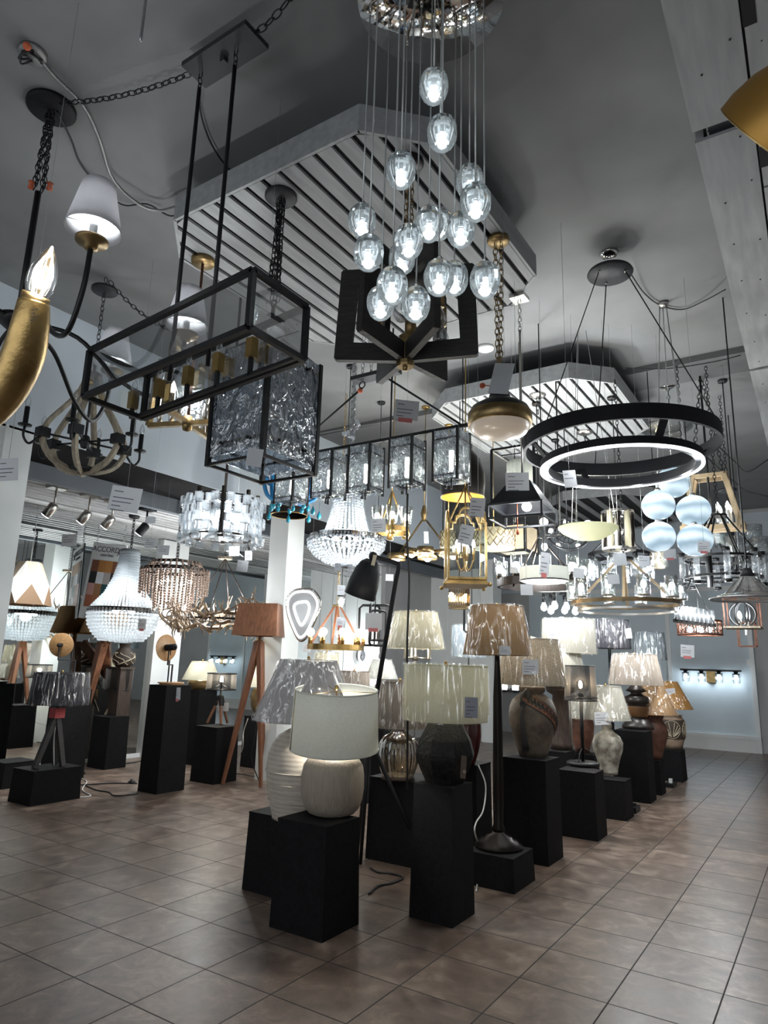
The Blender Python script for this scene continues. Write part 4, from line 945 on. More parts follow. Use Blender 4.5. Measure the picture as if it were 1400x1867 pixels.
for lab, px, py in (('black foot switch on the cord in front of the tripod lamp pedestal', 149, 1410), ('black foot switch on the cord left of the tall disc lamp pedestal', 240, 1427)):
    q = fl(px, py); o = MB().lathe([(0, .0), (.045, .0), (.045, .02), (.02, .03), (.018, .045), (0, .047)], q - Vector((0, 0, .007)), 16).build('foot_switch', M['blk'], q); o['label'] = lab; o['category'] = 'switch'
q = A(885, 1490, 'z', 0); t = T('power_adapter', 'grey power adapter block lying between the pedestals', 'adapter', q); t.part('body', MB().box(q.x - .06, q.x + .06, q.y - .04, q.y + .04, 0.0, .07), M['trimw']); t.part('top_panel', MB().box(q.x - .05, q.x + .05, q.y - .03, q.y + .03, .07, .074), M['char'])
q = A(1224, 1434, 'z', 0); t = T('power_strip', 'black power strip on the tiles near the carved urn pedestal', 'power strip', q); t.part('body', MB().box(q.x - .05, q.x + .05, q.y - .12, q.y + .12, 0, .05), M['blk']); t.part('plug', MB().box(q.x - .02, q.x + .02, q.y - .05, q.y, .05, .1), M['trimw'])
q = A(1155, 1480, 'z', 0); t = T('power_strip', 'black power strip on the tiles behind the mottled vase pedestal', 'power strip', q); t.part('body', MB().box(q.x - .02, q.x + .05, q.y - .1, q.y + .1, 0, .06), M['blk']); t.part('plug', MB().box(q.x, q.x + .03, q.y - .03, q.y + .02, .06, .09), M['blkm'])
# ================================================================== hanging fixtures near the camera
def hang_z(x, y):
    if x < -4.5: return ZA + .005
    if -1.42 < x < .72 and (-1.0 < y < 1.16 or 2.74 < y < 5.0): return ZR + .002
    if x > 1.93 and y < 6.5: return ZR + .002
    if -1.8 < x < 0 and 7.9 < y < 10.6: return ZR + .002
    if x < -3.62: return 3.43
    if y > 4.24: return ZC - .044
    return ZC + .002
def canopy(t, x, y, z, r, m, h=.03): return t.part('canopy', MB().lathe([(0, z), (r * .9, z), (r, z + h * .3), (r, z + h), (0, z + h)], (x, y, 0), 32), M[m])
def candle_bulb(t, q, m='bulbg', r=.017, parent=None, lit=None, power=0):
    pr = [(0, 0), (r * .55, .0), (r * .9, r * .9), (r, r * 1.7), (r * .8, r * 2.8), (r * .4, r * 3.9), (0, r * 4.5)]
    b = t.part('bulb', MB().lathe(pr, q, 12), M[m], parent)
    if lit: t.part('filament', MB().rod(Vector(q) + Vector((0, 0, r * .6)), Vector(q) + Vector((0, 0, r * 2.8)), r * .32, 6), M[lit], parent or b)
    if power: t.lamp(Vector(q) + Vector((0, 0, r * 2)), power, r)
    return b
def card(px, py, w, depth, label, h=None, tilt=0.0, yaw=0.0, sticker=False, m='paper', string=26, lines=4, group=None):
    c = D(px, py, depth); W = w * depth / F_PX; H = (h or w * .78) * depth / F_PX
    t = T('price_card', label, 'price card', c, group or 'price cards')
    Mx = Matrix.Translation(c) @ Matrix.Rotation(YAW * .85 + yaw, 4, 'Z') @ Matrix.Rotation(tilt, 4, 'Y')
    bo = t.part('card', MB().box(-W / 2, W / 2, -.0012, .0012, -H / 2, H / 2).xf(Mx), M[m])
    if lines:
        b = MB()
        for i in range(lines):
            z = H * (.28 - .17 * i) - (H * .08 if i > 0 else 0); l = W * (.30, .68, .62, .30, .45)[i % 5]
            b.box(-W * .40, -W * .40 + l, -.0020, -.0011, z - H * .016, z + H * .016)
        t.part('printed_lines', b.xf(Mx), M['print'], bo)
    if sticker: t.part('red_sticker', MB().box(-W * .3, W * .28, -.0022, -.0008, -H * .62, -H * .40).xf(Mx), M['sticker'], bo, label='red sale sticker')
    if string:
        s = Mx @ Vector((0, 0, H * .42)); t.part('string', MB().rod(s, Vector((s.x, s.y, hang_z(s.x, s.y))), .0012, 4), M['clearcord'])
    return t
# ---- chandelier with small white shades, upper left
K = 1.125
hx, hy = CAM.x + (-.95 - CAM.x) * K, CAM.y + (-1.95 - CAM.y) * K
zc = min(ZC - .03, zat(hx, hy, 178))
t = T('shaded_chandelier', 'black arm chandelier with small white cone shades on brass plates, upper left', 'chandelier', (hx, hy, zc))
canopy(t, hx, hy, zc, .14, 'blkm', .032)
t.part('hook', MB().rod((hx, hy, zc + .02), (hx, hy, ZC + .002), .010, 8), M['blk'])
zs = zat(hx, hy, 345); zh = zat(hx, hy, 585)
for k in range(4): t.part('chain', MB().chain((hx + .015 * math.cos(k * 1.6), hy + .015 * math.sin(k * 1.6), zc), (hx + .03 * math.cos(k * 1.6 + .5), hy + .03 * math.sin(k * 1.6 + .5), zs), .055, .015), M['blk'])
for dx, dz in ((-.03, .02), (.04, .03)): t.part('wire_nut', MB().lathe([(0, -.03), (.018, -.02), (.012, .01), (.02, .02), (0, .022)], (hx + dx, hy + dx, zs + dz), 10), M['tape'])
t.part('stem', MB().rod((hx, hy, zs - .02), (hx, hy, zh), .018, 12), M['blk'])
t.part('hub', MB().lathe([(0, zh - .07), (.05, zh - .06), (.10, zh - .02), (.11, zh + .01), (.04, zh + .04), (0, zh + .05)], (hx, hy, 0), 28), M['blk'])
zp = CAM.z + (3.165 - CAM.z) * K
for k in range(6):
    a = R_(-11 + 60 * k); u = Vector((math.cos(a), math.sin(a), 0)); rr = (.855, .80, .74, .80, .82, .82)[k] * K
    o = Vector((hx, hy, 0))
    pts = spline([o + u * .06 + Vector((0, 0, zh)), o + u * rr * .35 + Vector((0, 0, zh - .05)), o + u * rr * .62 + Vector((0, 0, zp - .34)), o + u * rr * .84 + Vector((0, 0, zp - .41)), o + u * rr * .97 + Vector((0, 0, zp - .24)), o + u * rr + Vector((0, 0, zp - .03))], 6)
    ar = t.part('arm', MB().tube(pts, .013, 8), M['blk'])
    q = o + u * rr; pl = t.part('drip_plate', MB().lathe([(0, zp - .05), (.03, zp - .045), (.032, zp - .02), (.072, zp - .012), (.074, zp), (0, zp)], (q.x, q.y, 0), 28), M['abrass'], ar)
    t.part('candle', MB().lathe([(0.0, zp), (.018, zp), (.018, zp + .13), (0, zp + .13)], (q.x, q.y, 0), 12), M['inner'], ar)
    zb = zp + .05
    t.part('lamp_shade', MB().lathe([(.126, zb), (.074, zb + .245), (.072, zb + .245), (.124, zb), (.126, zb)], (q.x, q.y, 0), 32), M['s_mini'], ar)
    for j in range(3):
        aa = 2 * PI * j / 3 + .3; t.part('shade_wire', MB().rod((q.x, q.y, zb + .03), (q.x + .122 * math.cos(aa), q.y + .122 * math.sin(aa), zb + .01), .002, 4), M['wire'], ar)
    if k < 3: t.lamp((q.x, q.y, zb + .12), 2.2, .02)
    t.part('bulb', MB().ball((q.x, q.y, zp + .145), .016, 10, 8, 1.5), M['bulbc'], ar)
# ---- gold horn candle fixture very near at the left edge
d0 = 1.05
t = T('horn_chandelier', 'gold horn shaped chandelier arm with a large lit candle bulb, cut by the left edge', 'chandelier', D(-60, 640, d0))
base_ = D(62, 552, d0)
ps = [D(62, 552, d0), D(56, 590, d0), D(45, 640, d0 + .01), D(22, 692, d0 + .02), D(-14, 738, d0 + .03), D(-70, 775, d0 + .05), D(-150, 790, d0 + .08)]
t.part('horn', MB().tube(spline(ps, 8), [x * d0 / F_PX for x in [27 + 9.0 * min(1, i / 16) for i in range(49)]], 28), M['gold'])
up = (D(92, 460, d0 - .02) - base_).normalized()
t.part('socket', MB().tube([base_ - up * .01, base_ + up * .012], 24 * d0 / F_PX, 20), M['abrass'])
pr = [(0, 0), (15, 0), (20, 8), (24.5, 22), (25.5, 36), (23, 54), (17, 72), (9, 88), (3, 97), (0, 99)]
k = d0 / F_PX; Mx = Matrix.Translation(base_ + up * .008) @ up.to_track_quat('Z', 'Y').to_matrix().to_4x4()
bl = t.part('bulb', MB().lathe([(r * k, z * k) for r, z in pr], n=24).xf(Mx), M['bulbg'])
b = MB()
for s in (-1, 1): b.tube([Vector((s * 4 * k, 0, 18 * k)), Vector((s * 7 * k, 0, 62 * k))], 1.6 * k, 8)
t.part('filament', b.xf(Mx), glow('horn bulb filament', (1.0, .88, .55), 4.0), bl)
b = MB()
for s in (-1, 1): b.tube([Vector((0, s * 4 * k, 18 * k)), Vector((0, s * 7 * k, 62 * k))], 1.6 * k, 8)
t.part('filament', b.xf(Mx), M['fila'], bl); t.lamp(base_ + up * .04, .5, .02, (1, .93, .8))
b = MB()
for i in range(4):
    for j in range(5 - i % 2):
        x0 = -14 + j * 6; b.box((x0) * k, (x0 + 4.2) * k, 0, .0004, (-6 - i * 6) * k, (-4.4 - i * 6) * k)
Q = Matrix((( RGT.x, FWD.x, UPV.x), (RGT.y, FWD.y, UPV.y), (RGT.z, FWD.z, UPV.z))).to_4x4()
t.part('printed_caution', b.xf(Matrix.Translation(D(54, 560, d0 - .0238)) @ Q @ Matrix.Rotation(R_(-6), 4, 'Y')), M['print'])
hb = D(-190, 780, d0 + .1)
t.part('hub', MB().ball(hb, .06, 16, 10).rod(hb, (hb.x, hb.y, ZC + .002), .012, 10), M['gold'])
# ---- gold dome at the right edge
c = D(1424, 272, 1.25)
t = T('dome_pendant', 'tilted brushed gold dome shade cut by the right edge of the picture', 'pendant', c)
k = 1.25 / F_PX
ax = (RGT * .56 + UPV * .83 - FWD * .93).normalized(); Mx = Matrix.Translation(c) @ ax.to_track_quat('Z', 'Y').to_matrix().to_4x4()
t.part('dome', MB().lathe([(132 * k, 0), (131 * k, 26 * k), (121 * k, 66 * k), (100 * k, 106 * k), (66 * k, 140 * k), (24 * k, 158 * k), (0, 160 * k), (0, 157 * k), (64 * k, 137 * k), (98 * k, 103 * k), (119 * k, 64 * k), (129 * k, 25 * k), (130.5 * k, 0), (132 * k, 0)], n=64).xf(Mx), M['gold_d'])
t.part('rim', MB().torus((0, 0, 0), 131.5 * k, .0016, 64, 6).xf(Mx), M['brass'])
ap = c + ax * (158 * k); t.part('stem', MB().rod(ap - ax * .02, ap + ax * .05, .012, 10).rod(ap + ax * .05, (ap.x + ax.x * .05, ap.y + ax.y * .05, hang_z(ap.x, ap.y)), .008, 10), M['brass'])
# ---- long black box lantern
t = T('box_lantern', 'long black framed glass box lantern with brass square sockets on two rods', 'pendant', (-.15, -1.535, 2.8))
Az, Bz, A2z, B2z = 3.078, 2.98, 2.816, 2.735; xa, xb, y0, y1 = .42, -.69, -1.71, -1.36
V = lambda x, y, top: Vector((x, y, (Bz + (Az - Bz) * (x - xb) / (xa - xb)) if top else (B2z + (A2z - B2z) * (x - xb) / (xa - xb))))
b = MB(); w = .025
for top in (0, 1):
    b.bar(V(xb, y0, top), V(xa, y0, top), w).bar(V(xb, y1, top), V(xa, y1, top), w).bar(V(xb, y0, top), V(xb, y1, top), w).bar(V(xa, y0, top), V(xa, y1, top), w)
for x in (xb, xa):
    for y in (y0, y1): b.bar(V(x, y, 0), V(x, y, 1), w)
t.part('frame', b, M['blk'])
for (p, q) in (((xb, y0), (xa, y0)), ((xb, y1), (xa, y1)), ((xb, y0), (xb, y1)), ((xa, y0), (xa, y1))):
    b = MB(); d = (V(*q, 0) - V(*p, 0)).normalized(); n = Vector((-d.y, d.x, 0)) * .003
    b.poly([V(*p, 0), V(*q, 0), V(*q, 1), V(*p, 1)], n); t.part('glass_pane', b, M['glassf'])
ym = -1.535
ra, rb_ = A(365, 146, 'y', ym), A(432, 78, 'y', ym)
zcan = (ra.z + rb_.z) / 2
for q in (ra, rb_):
    t.part('rod', MB().rod((q.x, ym, V(q.x, ym, 0).z + .03), (q.x, ym, zcan - .10), .011, 10).chain((q.x, ym, zcan - .11), (q.x, ym, zcan + .005), .05, .013), M['blk'])
cn = [A(337, 107, 'z', zcan), A(425, 42, 'z', zcan), A(463, 84, 'z', zcan), A(380, 150, 'z', zcan)]
cx, cy2 = sum(p.x for p in cn) / 4, sum(p.y for p in cn) / 4
hw, hd = .235, .085
t.part('canopy', MB().box(cx - hw, cx + hw, ym - hd, ym + hd, zcan, zcan + .03).box(cx - .015, cx + .015, ym - .015, ym + .015, zcan - .03, zcan), M['char'])
t.part('hanger', MB().rod((cx, ym, zcan + .03), (cx, ym, ZC + .002), .012, 8), M['blk'])
zbar = lambda x: V(x, ym, 0).z + .0
ys = -1.395
b = MB().bar((xb, ys, zbar(xb)), (xa, ys, zbar(xa)), .018)
t.part('socket_bar', b, M['blk'])
for px in (243, 290, 343, 398, 459):
    py = 730 - (px - 243) * .44; q = A(px, py, 'y', ys); q.z = max(q.z, zbar(q.x) + .05)
    s = t.part('socket', MB().box(q.x - .021, q.x + .021, ys - .021, ys + .021, q.z - .048, q.z + .048), M['brass'])
    t.part('socket_arm', MB().bar((q.x, ys, zbar(q.x)), (q.x, ys, q.z - .04), .018), M['blk'], s)
    if px < 440: candle_bulb(t, Vector((q.x, ys, q.z + .045)), r=.017, parent=s)
def swag(label, a, c, sag): 
    o = MB().chain(a, c, .062, .017, sag).build('swag_chain', M['blk'], a); o['label'] = label; o['category'] = 'chain'
swag('black swag chain from the shaded chandelier canopy to the box lantern canopy', Vector((hx + .10, hy, ZC - .02)), Vector((cx - hw + .03, ym, zcan + .03)), .05)
swag('black swag chain rising from the box lantern canopy to the top edge', Vector((cx + hw - .04, ym, zcan + .03)), A(540, -18, 'z', ZC - .01), .03)
# ---- cascade of cut crystal globes
zc = 4.40; c0 = A(785, 2, 'z', zc); R0 = rad(c0, 134)
t = T('crystal_cascade', 'cascade of lit cut crystal globes on clear cords from a round chrome canopy', 'chandelier', (c0.x, c0.y, zc))
t.part('canopy', MB().lathe([(0, zc), (R0 * .995, zc), (R0, zc + .004), (R0, zc + .05), (0, zc + .05)], (c0.x, c0.y, 0), 64), M['chrome'])
t.part('hanger', MB().rod((c0.x, c0.y, zc + .04), (c0.x, c0.y, ZC + .002), .02, 10), M['chrome'])
gl = [(791, 157, 27), (806, 242, 28), (731, 310, 28), (856, 330, 26), (867, 368, 29), (660, 402, 26), (782, 408, 27), (800, 407, 25), (840, 418, 27), (672, 460, 28), (745, 440, 27), (733, 470, 25), (715, 520, 29), (694, 552, 26), (758, 554, 27), (800, 505, 28), (828, 507, 26), (884, 510, 28)]
for i, (px, py, hw) in enumerate(gl):
    dep = 2.95 - (hw - 25) * .13
    q = D(px, py, dep); v = Vector((q.x - c0.x, q.y - c0.y, 0))
    for _ in range(30):                                # keep the cord inside the canopy
        if v.length < R0 * .93: break
        dep += .02 if (q - c0).dot(FWD) < 0 else -.02
        q = D(px, py, dep); v = Vector((q.x - c0.x, q.y - c0.y, 0))
    r = hw * dep / F_PX
    pr = [(.0, -1.02), (.50, -1.0), (.76, -.78), (.95, -.40), (1.0, .0), (.97, .34), (.80, .70), (.52, .94), (.22, 1.04), (.0, 1.05)]
    gb = MB().lathe([(a * r, z * r * 1.16) for a, z in pr], n=12, smooth=False)
    gb.lathe([(a * r, z * r) for a, z in ((0, .55), (.30, .48), (.40, .1), (.36, -.36), (0, -.40))], n=9, smooth=False)
    gb.xf(Matrix.Translation(q) @ Matrix.Rotation(i * .7, 4, 'Z'))
    g = t.part('crystal_globe', gb, M['crys'])
    t.part('led_core', MB().lathe([(0, -.86 * r), (.27 * r, -.82 * r), (.30 * r, -.66 * r), (.18 * r, -.52 * r), (0, -.50 * r)], q, 14), M['led'], g)
    t.part('cap', MB().lathe([(0, 1.15 * r), (.16 * r, 1.15 * r), (.10 * r, 1.45 * r), (0, 1.5 * r)], q, 10), M['nick'], g)
    t.part('cord', MB().tube([q + Vector((0, 0, 1.4 * r)), (q.x, q.y, zc)], .0038, 6), M['clearcord'])
    t.part('ferrule', MB().lathe([(0, zc - .06), (.006, zc - .055), (.009, zc), (0, zc)], (q.x, q.y, 0), 8), M['chrome'])
    t.lamp(q - Vector((0, 0, .1 * r)), .95, .012)
# ---- dark wood blade chandelier with clear bulbs
x, y = .517, -.647; zb = zat(x, y, 660); zt = zb + .56
t = T('blade_chandelier', 'black stained wood chandelier of six open blades around a brass hub with clear bulbs', 'chandelier', (x, y, zb))
t.part('hub', MB().lathe([(0, zb - .03), (.045, zb - .03), (.05, zb - .02), (.05, zb), (.038, zb + .005), (.038, zb + .15), (0, zb + .15)], (x, y, 0), 8, smooth=False).lathe([(0, zb - .05), (.014, zb - .05), (.014, zb - .03)], (x, y, 0), 10), M['abrass'])
def rrect(pts, rad_): return pts
for k in range(6):
    a = R_(-155 + 60 * k); u = Vector((math.cos(a), math.sin(a), 0)); n = Vector((-u.y, u.x, 0)) * .036; o = Vector((x, y, 0))
    def q(r, z): return o + u * r + Vector((0, 0, z)) - n / 2
    W = .098; Ro = .39; b = MB()
    c = .012
    prof_ = [(.035, zb), (Ro - c, zb + .02), (Ro, zb + .02 + c), (Ro - .02, zt - c), (Ro - .02 - c, zt), (.13, zt), (.13, zt - W), (Ro - W - .02, zt - W), (Ro - W, zb + W + .02), (.035, zb + W)]
    b.poly([q(r, z) for r, z in prof_], n); t.part('blade', b, M['wooddk'])
zh = zt - .05
t.part('upper_hub', MB().lathe([(0, zh - .05), (.14, zh - .04), (.14, zh + .02), (0, zh + .03)], (x, y, 0), 24), M['wooddk'])
t.part('stem', MB().rod((x, y, zh), (x, y, zh + .2), .012, 10), M['blk'])
b = MB()
for k in range(3): b.chain((x + .02 * k - .02, y, zh + .18), (x + .015 * k - .015, y, ZR - .03), .055, .014)
t.part('chain', b, M['abrass']); canopy(t, x, y, ZR - .03, .08, 'bronze', .034)
for k in range(6):
    a = R_(-125 + 60 * k); q = Vector((x + .21 * math.cos(a), y + .21 * math.sin(a), zh - .04))
    s = t.part('socket', MB().lathe([(0, -.21), (.033, -.21), (.033, -.10), (.012, -.07), (.008, 0), (0, 0)], q, 14), M['abrass'])
    t.part('bulb', MB().lathe([(0, -.345), (.028, -.338), (.045, -.305), (.045, -.28), (.032, -.245), (.020, -.22), (.018, -.21)], q, 16), M['bulbg'], s)
    t.part('bulb_stem', MB().rod(q + Vector((0, 0, -.28)), q + Vector((0, 0, -.21)), .005, 5), M['wire'], s)
# ---- square rippled glass lantern
dpt = 3.63; c = D(487, 700, dpt); x1, y0 = c.x, c.y; x0 = A(388, 740, 'y', y0).x; y1 = A(581, 720, 'x', x1).y
zt = zat(x1, y0, 618) + .0; zb = zat(x1, y0, 812); xm, ym = (x0 + x1) / 2, (y0 + y1) / 2
t = T('glass_lantern', 'large square rippled glass lantern in a black frame on a bunch of chain', 'pendant', (xm, ym, zb))
b = MB()
for xx in (x0, x1):
    for yy in (y0, y1): b.bar((xx, yy, zb - .06), (xx, yy, zt + .02), .026)
for zz in (zb + .06, zt - .05):
    b.bar((x0, y0, zz), (x1, y0, zz), .014).bar((x0, y1, zz), (x1, y1, zz), .014).bar((x0, y0, zz), (x0, y1, zz), .014).bar((x1, y0, zz), (x1, y1, zz), .014)
b.bar((x0, y0, zb - .05), (x1, y0, zb - .05), .016).bar((x1, y0, zb - .05), (x1, y1, zb - .05), .016).bar((x0, y1, zb - .05), (x1, y1, zb - .05), .016).bar((x0, y0, zb - .05), (x0, y1, zb - .05), .016)
for xx in (x0, x1):
    for yy in (y0, y1): b.rod((xx, yy, zt), (xm, ym, zt + .20), .009, 6)
t.part('frame', b, M['blk'])
for (a, c) in (((x0, y0), (x1, y0)), ((x1, y0), (x1, y1)), ((x0, y1), (x1, y1)), ((x0, y0), (x0, y1))):
    d = (Vector((*c, 0)) - Vector((*a, 0))).normalized() * .02; n = Vector((d.y, -d.x, 0)) * .5
    t.part('glass_pane', MB().poly([Vector((*a, zb - .01)) + d, Vector((*c, zb - .01)) - d, Vector((*c, zt + .01)) - d, Vector((*a, zt + .01)) + d], n * .9), M['water2'])
    for zz in (zb + .06, zt - .05):
        for f in (.25, .75): t.part('glass_clip', MB().ball(Vector((*a, zz)).lerp(Vector((*c, zz)), f) + n * 1.4, .010, 8, 6), M['blk'])
t.part('stem', MB().rod((xm, ym, zt + .18), (xm, ym, zt + .36), .012, 10).torus((xm, ym, zt + .38), .02, .005, 14, 6, Matrix.Rotation(PI / 2, 3, 'X')), M['blk'])
zc = ZR - .03; canopy(t, xm, ym, zc, .10, 'char', .034)
b = MB()
for k in range(7): b.chain((xm + .02 * math.cos(k), ym + .02 * math.sin(k), zc), (xm + .035 * math.cos(k * 1.9), ym + .035 * math.sin(k * 1.9), zt + .38 + .07 * (k % 3)), .055, .014)
t.part('chain', b, M['blk'])
for k in range(4):
    a = PI / 4 + PI / 2 * k; q = Vector((xm + .09 * math.cos(a), ym + .09 * math.sin(a), zb + .12)); s = t.part('candle', MB().rod(q, q + Vector((0, 0, .1)), .012, 10).rod((xm, ym, zb + .1), q, .006), M['blk']); candle_bulb(t, q + Vector((0, 0, .1)), parent=s)
t.part('centre_rod', MB().rod((xm, ym, zb + .08), (xm, ym, zt + .2), .008, 8), M['blk'])
# ---- five rippled glass boxes on a black bar
Yl = 1.0; cp = A(690, 683, 'y', Yl)
t = T('linear_pendant', 'black bar pendant with five rippled glass boxes and glowing tube bulbs', 'pendant', (cp.x, Yl, 3.3))
e1, e0 = A(852, 773, 'y', Yl), A(500, 840, 'y', Yl); zz = (e1.z + e0.z) / 2
t.part('bar', MB().bar((e0.x, Yl, zz), (e1.x, Yl, zz), .026), M['blk'])
zc = cp.z - .02
t.part('canopy', MB().box(cp.x - .26, cp.x + .20, Yl - .06, Yl + .06, zc, zc + .035).box(cp.x - .015, cp.x + .015, Yl - .015, Yl + .015, zc - .03, zc), M['char'])
b = MB()
for dx in (-.17, -.08): b.chain((cp.x + dx, Yl, zc + .03), (cp.x + dx, Yl, hang_z(cp.x, Yl)), .06, .016)
t.part('chain', b, M['wire'])
b = MB().rod((cp.x - .17, Yl, zc - .07), (e0.x + .10, Yl, zz), .009, 8).rod((cp.x + .05, Yl, zc), (e1.x - .04, Yl, zz), .009, 8).rod((cp.x + .14, Yl, zz), (cp.x + .14, Yl, hang_z(cp.x + .14, Yl)), .008, 8)
b.torus((cp.x - .17, Yl, zc - .04), .03, .006, 16, 6, Matrix.Rotation(PI / 2, 3, 'X'))
t.part('rod', b, M['blk']); t.part('wire_nut', MB().ball((cp.x - .19, Yl, zc - .09), .024, 8, 6), M['tape'])
for (px, py) in ((532, 885), (600, 872), (667, 868), (742, 857), (823, 848)):
    q = A(px, py, 'y', Yl); s2 = .105; zt, zb = zz - .05, zz - .44
    b = MB()
    for sx in (-1, 1):
        for sy in (-1, 1): b.bar((q.x + sx * s2, Yl + sy * s2, zb - .02), (q.x + sx * s2, Yl + sy * s2, zt + .02), .018)
    for z3 in (zb + .03, zt - .07):
        for sx in (-1, 1): b.bar((q.x + sx * s2, Yl - s2, z3), (q.x + sx * s2, Yl + s2, z3), .014).bar((q.x - s2, Yl + sx * s2, z3), (q.x + s2, Yl + sx * s2, z3), .014)
    b.bar((q.x, Yl, zz), (q.x, Yl, zt - .02), .022).bar((q.x - s2, Yl - s2, zb + .03), (q.x + s2, Yl + s2, zb + .03), .009).rod((q.x, Yl, zb - .06), (q.x, Yl, zb + .03), .008)
    b.lathe([(0, zt - .02), (.035, zt - .02), (.035, zt - .09), (0, zt - .09)], (q.x, Yl, 0), 12)
    f = t.part('shade_frame', b, M['blk'])
    for (a, c) in (((-1, -1), (1, -1)), ((1, -1), (1, 1)), ((-1, 1), (1, 1)), ((-1, -1), (-1, 1))):
        A0, C0 = Vector((q.x + a[0] * s2, Yl + a[1] * s2, 0)), Vector((q.x + c[0] * s2, Yl + c[1] * s2, 0)); d = (C0 - A0).normalized(); n = Vector((d.y, -d.x, 0)) * .010
        A0 += d * .014; C0 -= d * .014
        t.part('glass_pane', MB().poly([A0 + Vector((0, 0, zb)), C0 + Vector((0, 0, zb)), C0 + Vector((0, 0, zt)), A0 + Vector((0, 0, zt))], n), M['water'], f)
    t.part('bulb', MB().lathe([(0, zt - .31), (.022, zt - .305), (.026, zt - .28), (.026, zt - .13), (.014, zt - .09)], (q.x, Yl, 0), 14), M['bulbg'], f)
    t.part('filament', MB().rod((q.x, Yl, zt - .30), (q.x, Yl, zt - .14), .019, 8), M['filw'], f)
    t.lamp((q.x, Yl, zt - .22), 3.0, .025, (1, .94, .8))
# ---- black dome pendant with brass band and opal diffuser
x, y = .657, .284; zb = zat(x, y, 777); R = rad((x, y, zb), 57)
t = T('dome_pendant', 'black dome pendant with a wide brass band and opal glass below, on a bronze chain', 'pendant', (x, y, zb))
t.part('dome', MB().lathe([(R * .99, zb + .085), (R * .90, zb + .12), (R * .62, zb + .155), (R * .40, zb + .17), (R * .34, zb + .20), (R * .30, zb + .235), (0, zb + .24)], (x, y, 0), 48), M['blk'])
t.part('band', MB().lathe([(R * .97, zb), (R * 1.02, zb + .004), (R * 1.02, zb + .08), (R * .99, zb + .088)], (x, y, 0), 48), M['abrass'])
t.part('opal_bowl', MB().lathe([(0, zb - .075), (R * .5, zb - .07), (R * .82, zb - .048), (R * .95, zb - .012), (R * .97, zb + .01)], (x, y, 0), 48), M['opal'])
t.part('screw', MB().ball((x + R * 1.02 * math.cos(-.8), y + R * 1.02 * math.sin(-.8), zb + .04), .006, 8, 6), M['abrass'])
t.part('loop', MB().rod((x, y, zb + .23), (x, y, zb + .29), .014, 10).torus((x, y, zb + .31), .02, .005, 14, 6, Matrix.Rotation(PI / 2, 3, 'X')), M['abrass'])
b = MB()
for dx in (-.022, .022): b.chain((x + dx * .3, y, zb + .30), (x + dx, y, ZR - .03), .058, .016)
t.part('chain', b, M['abrass']); canopy(t, x, y, ZR - .035, .075, 'abrass', .04)
t.part('wire_nut', MB().ball((x - .12, y, zb + .30), .02, 8, 6).rod((x - .11, y, zb + .30), (x, y, zb + .27), .004), M['tape'])
card(914, 690, 40, 4.25, 'large white price card on edge above the black and brass dome pendant', 58, .25, -.5, string=8, lines=0)
# ---- double black ring light
cc = A(1112, 497, 'z', 4.55); x, y = cc.x, cc.y
t = T('ring_chandelier', 'double black ring chandelier with a glowing white strip under the lower ring', 'chandelier', (x, y, 2.95))
z2 = 3.075; z1 = z2 + .105; R1 = .70; R2 = .572; zl = 2.935; zu = 3.0
t.part('upper_ring', MB().ring((x, y), R1, R1 - .022, z2, z1, 96), M['blkm'])
lo = t.part('lower_ring', MB().ring((x, y), R2, R2 - .06, zl, zu, 96), M['blkm'])
t.part('light_strip', MB().lathe([(R2 - .022, zl + .001), (R2 - .022, zl - .006), (R2 + .003, zl - .006), (R2 + .003, zl + .010), (R2 - .002, zl + .010), (R2 - .002, zl + .001), (R2 - .022, zl + .001)], (x, y, 0), 96), M['leds'], lo)
for k in range(4):
    a = R_(-50 + 90 * k); u = Vector((math.cos(a), math.sin(a), 0)); n = Vector((-u.y, u.x, 0)) * .055
    p1 = Vector((x, y, zu - .02)) + u * (R2 - .01); p2 = Vector((x, y, z2 + .05)) + u * (R1 - .015)
    t.part('strut', MB().poly([p1 - n / 2, p1 + n / 2, p2 + n / 2, p2 - n / 2], u * -.012), M['blkm'])
zc = 4.53; cn = t.part('canopy', MB().lathe([(0, zc), (.17, zc), (.175, zc + .01), (.165, zc + .03), (.05, zc + .04), (0, zc + .04)], (x, y, 0), 40), M['char'])
b = MB()
for k in range(3):
    a = R_(-120 + 120 * k); b.rod((x + .115 * math.cos(a), y + .115 * math.sin(a), zc), (x + (R1 - .02) * math.cos(a), y + (R1 - .02) * math.sin(a), z1), .0045, 6); 
t.part('cable', b, M['blk'])
b = MB()
for k in range(3):
    a = R_(-120 + 120 * k); b.ball((x + .115 * math.cos(a), y + .115 * math.sin(a), zc - .004), .010, 8, 6)
t.part('cable_gland', b, M['nick'])
t.part('hook', MB().chain((x, y, zc + .035), (x, y, ZC - .02), .05, .014).lathe([(0, ZC - .03), (.055, ZC - .028), (.07, ZC - .01), (.075, ZC + .002), (0, ZC + .002)], (x, y, 0), 24), M['chrome'])
for k in range(8): t.lamp((x + (R2 - .03) * math.cos(k * PI / 4), y + (R2 - .03) * math.sin(k * PI / 4), zl - .03), 1.2, .03)
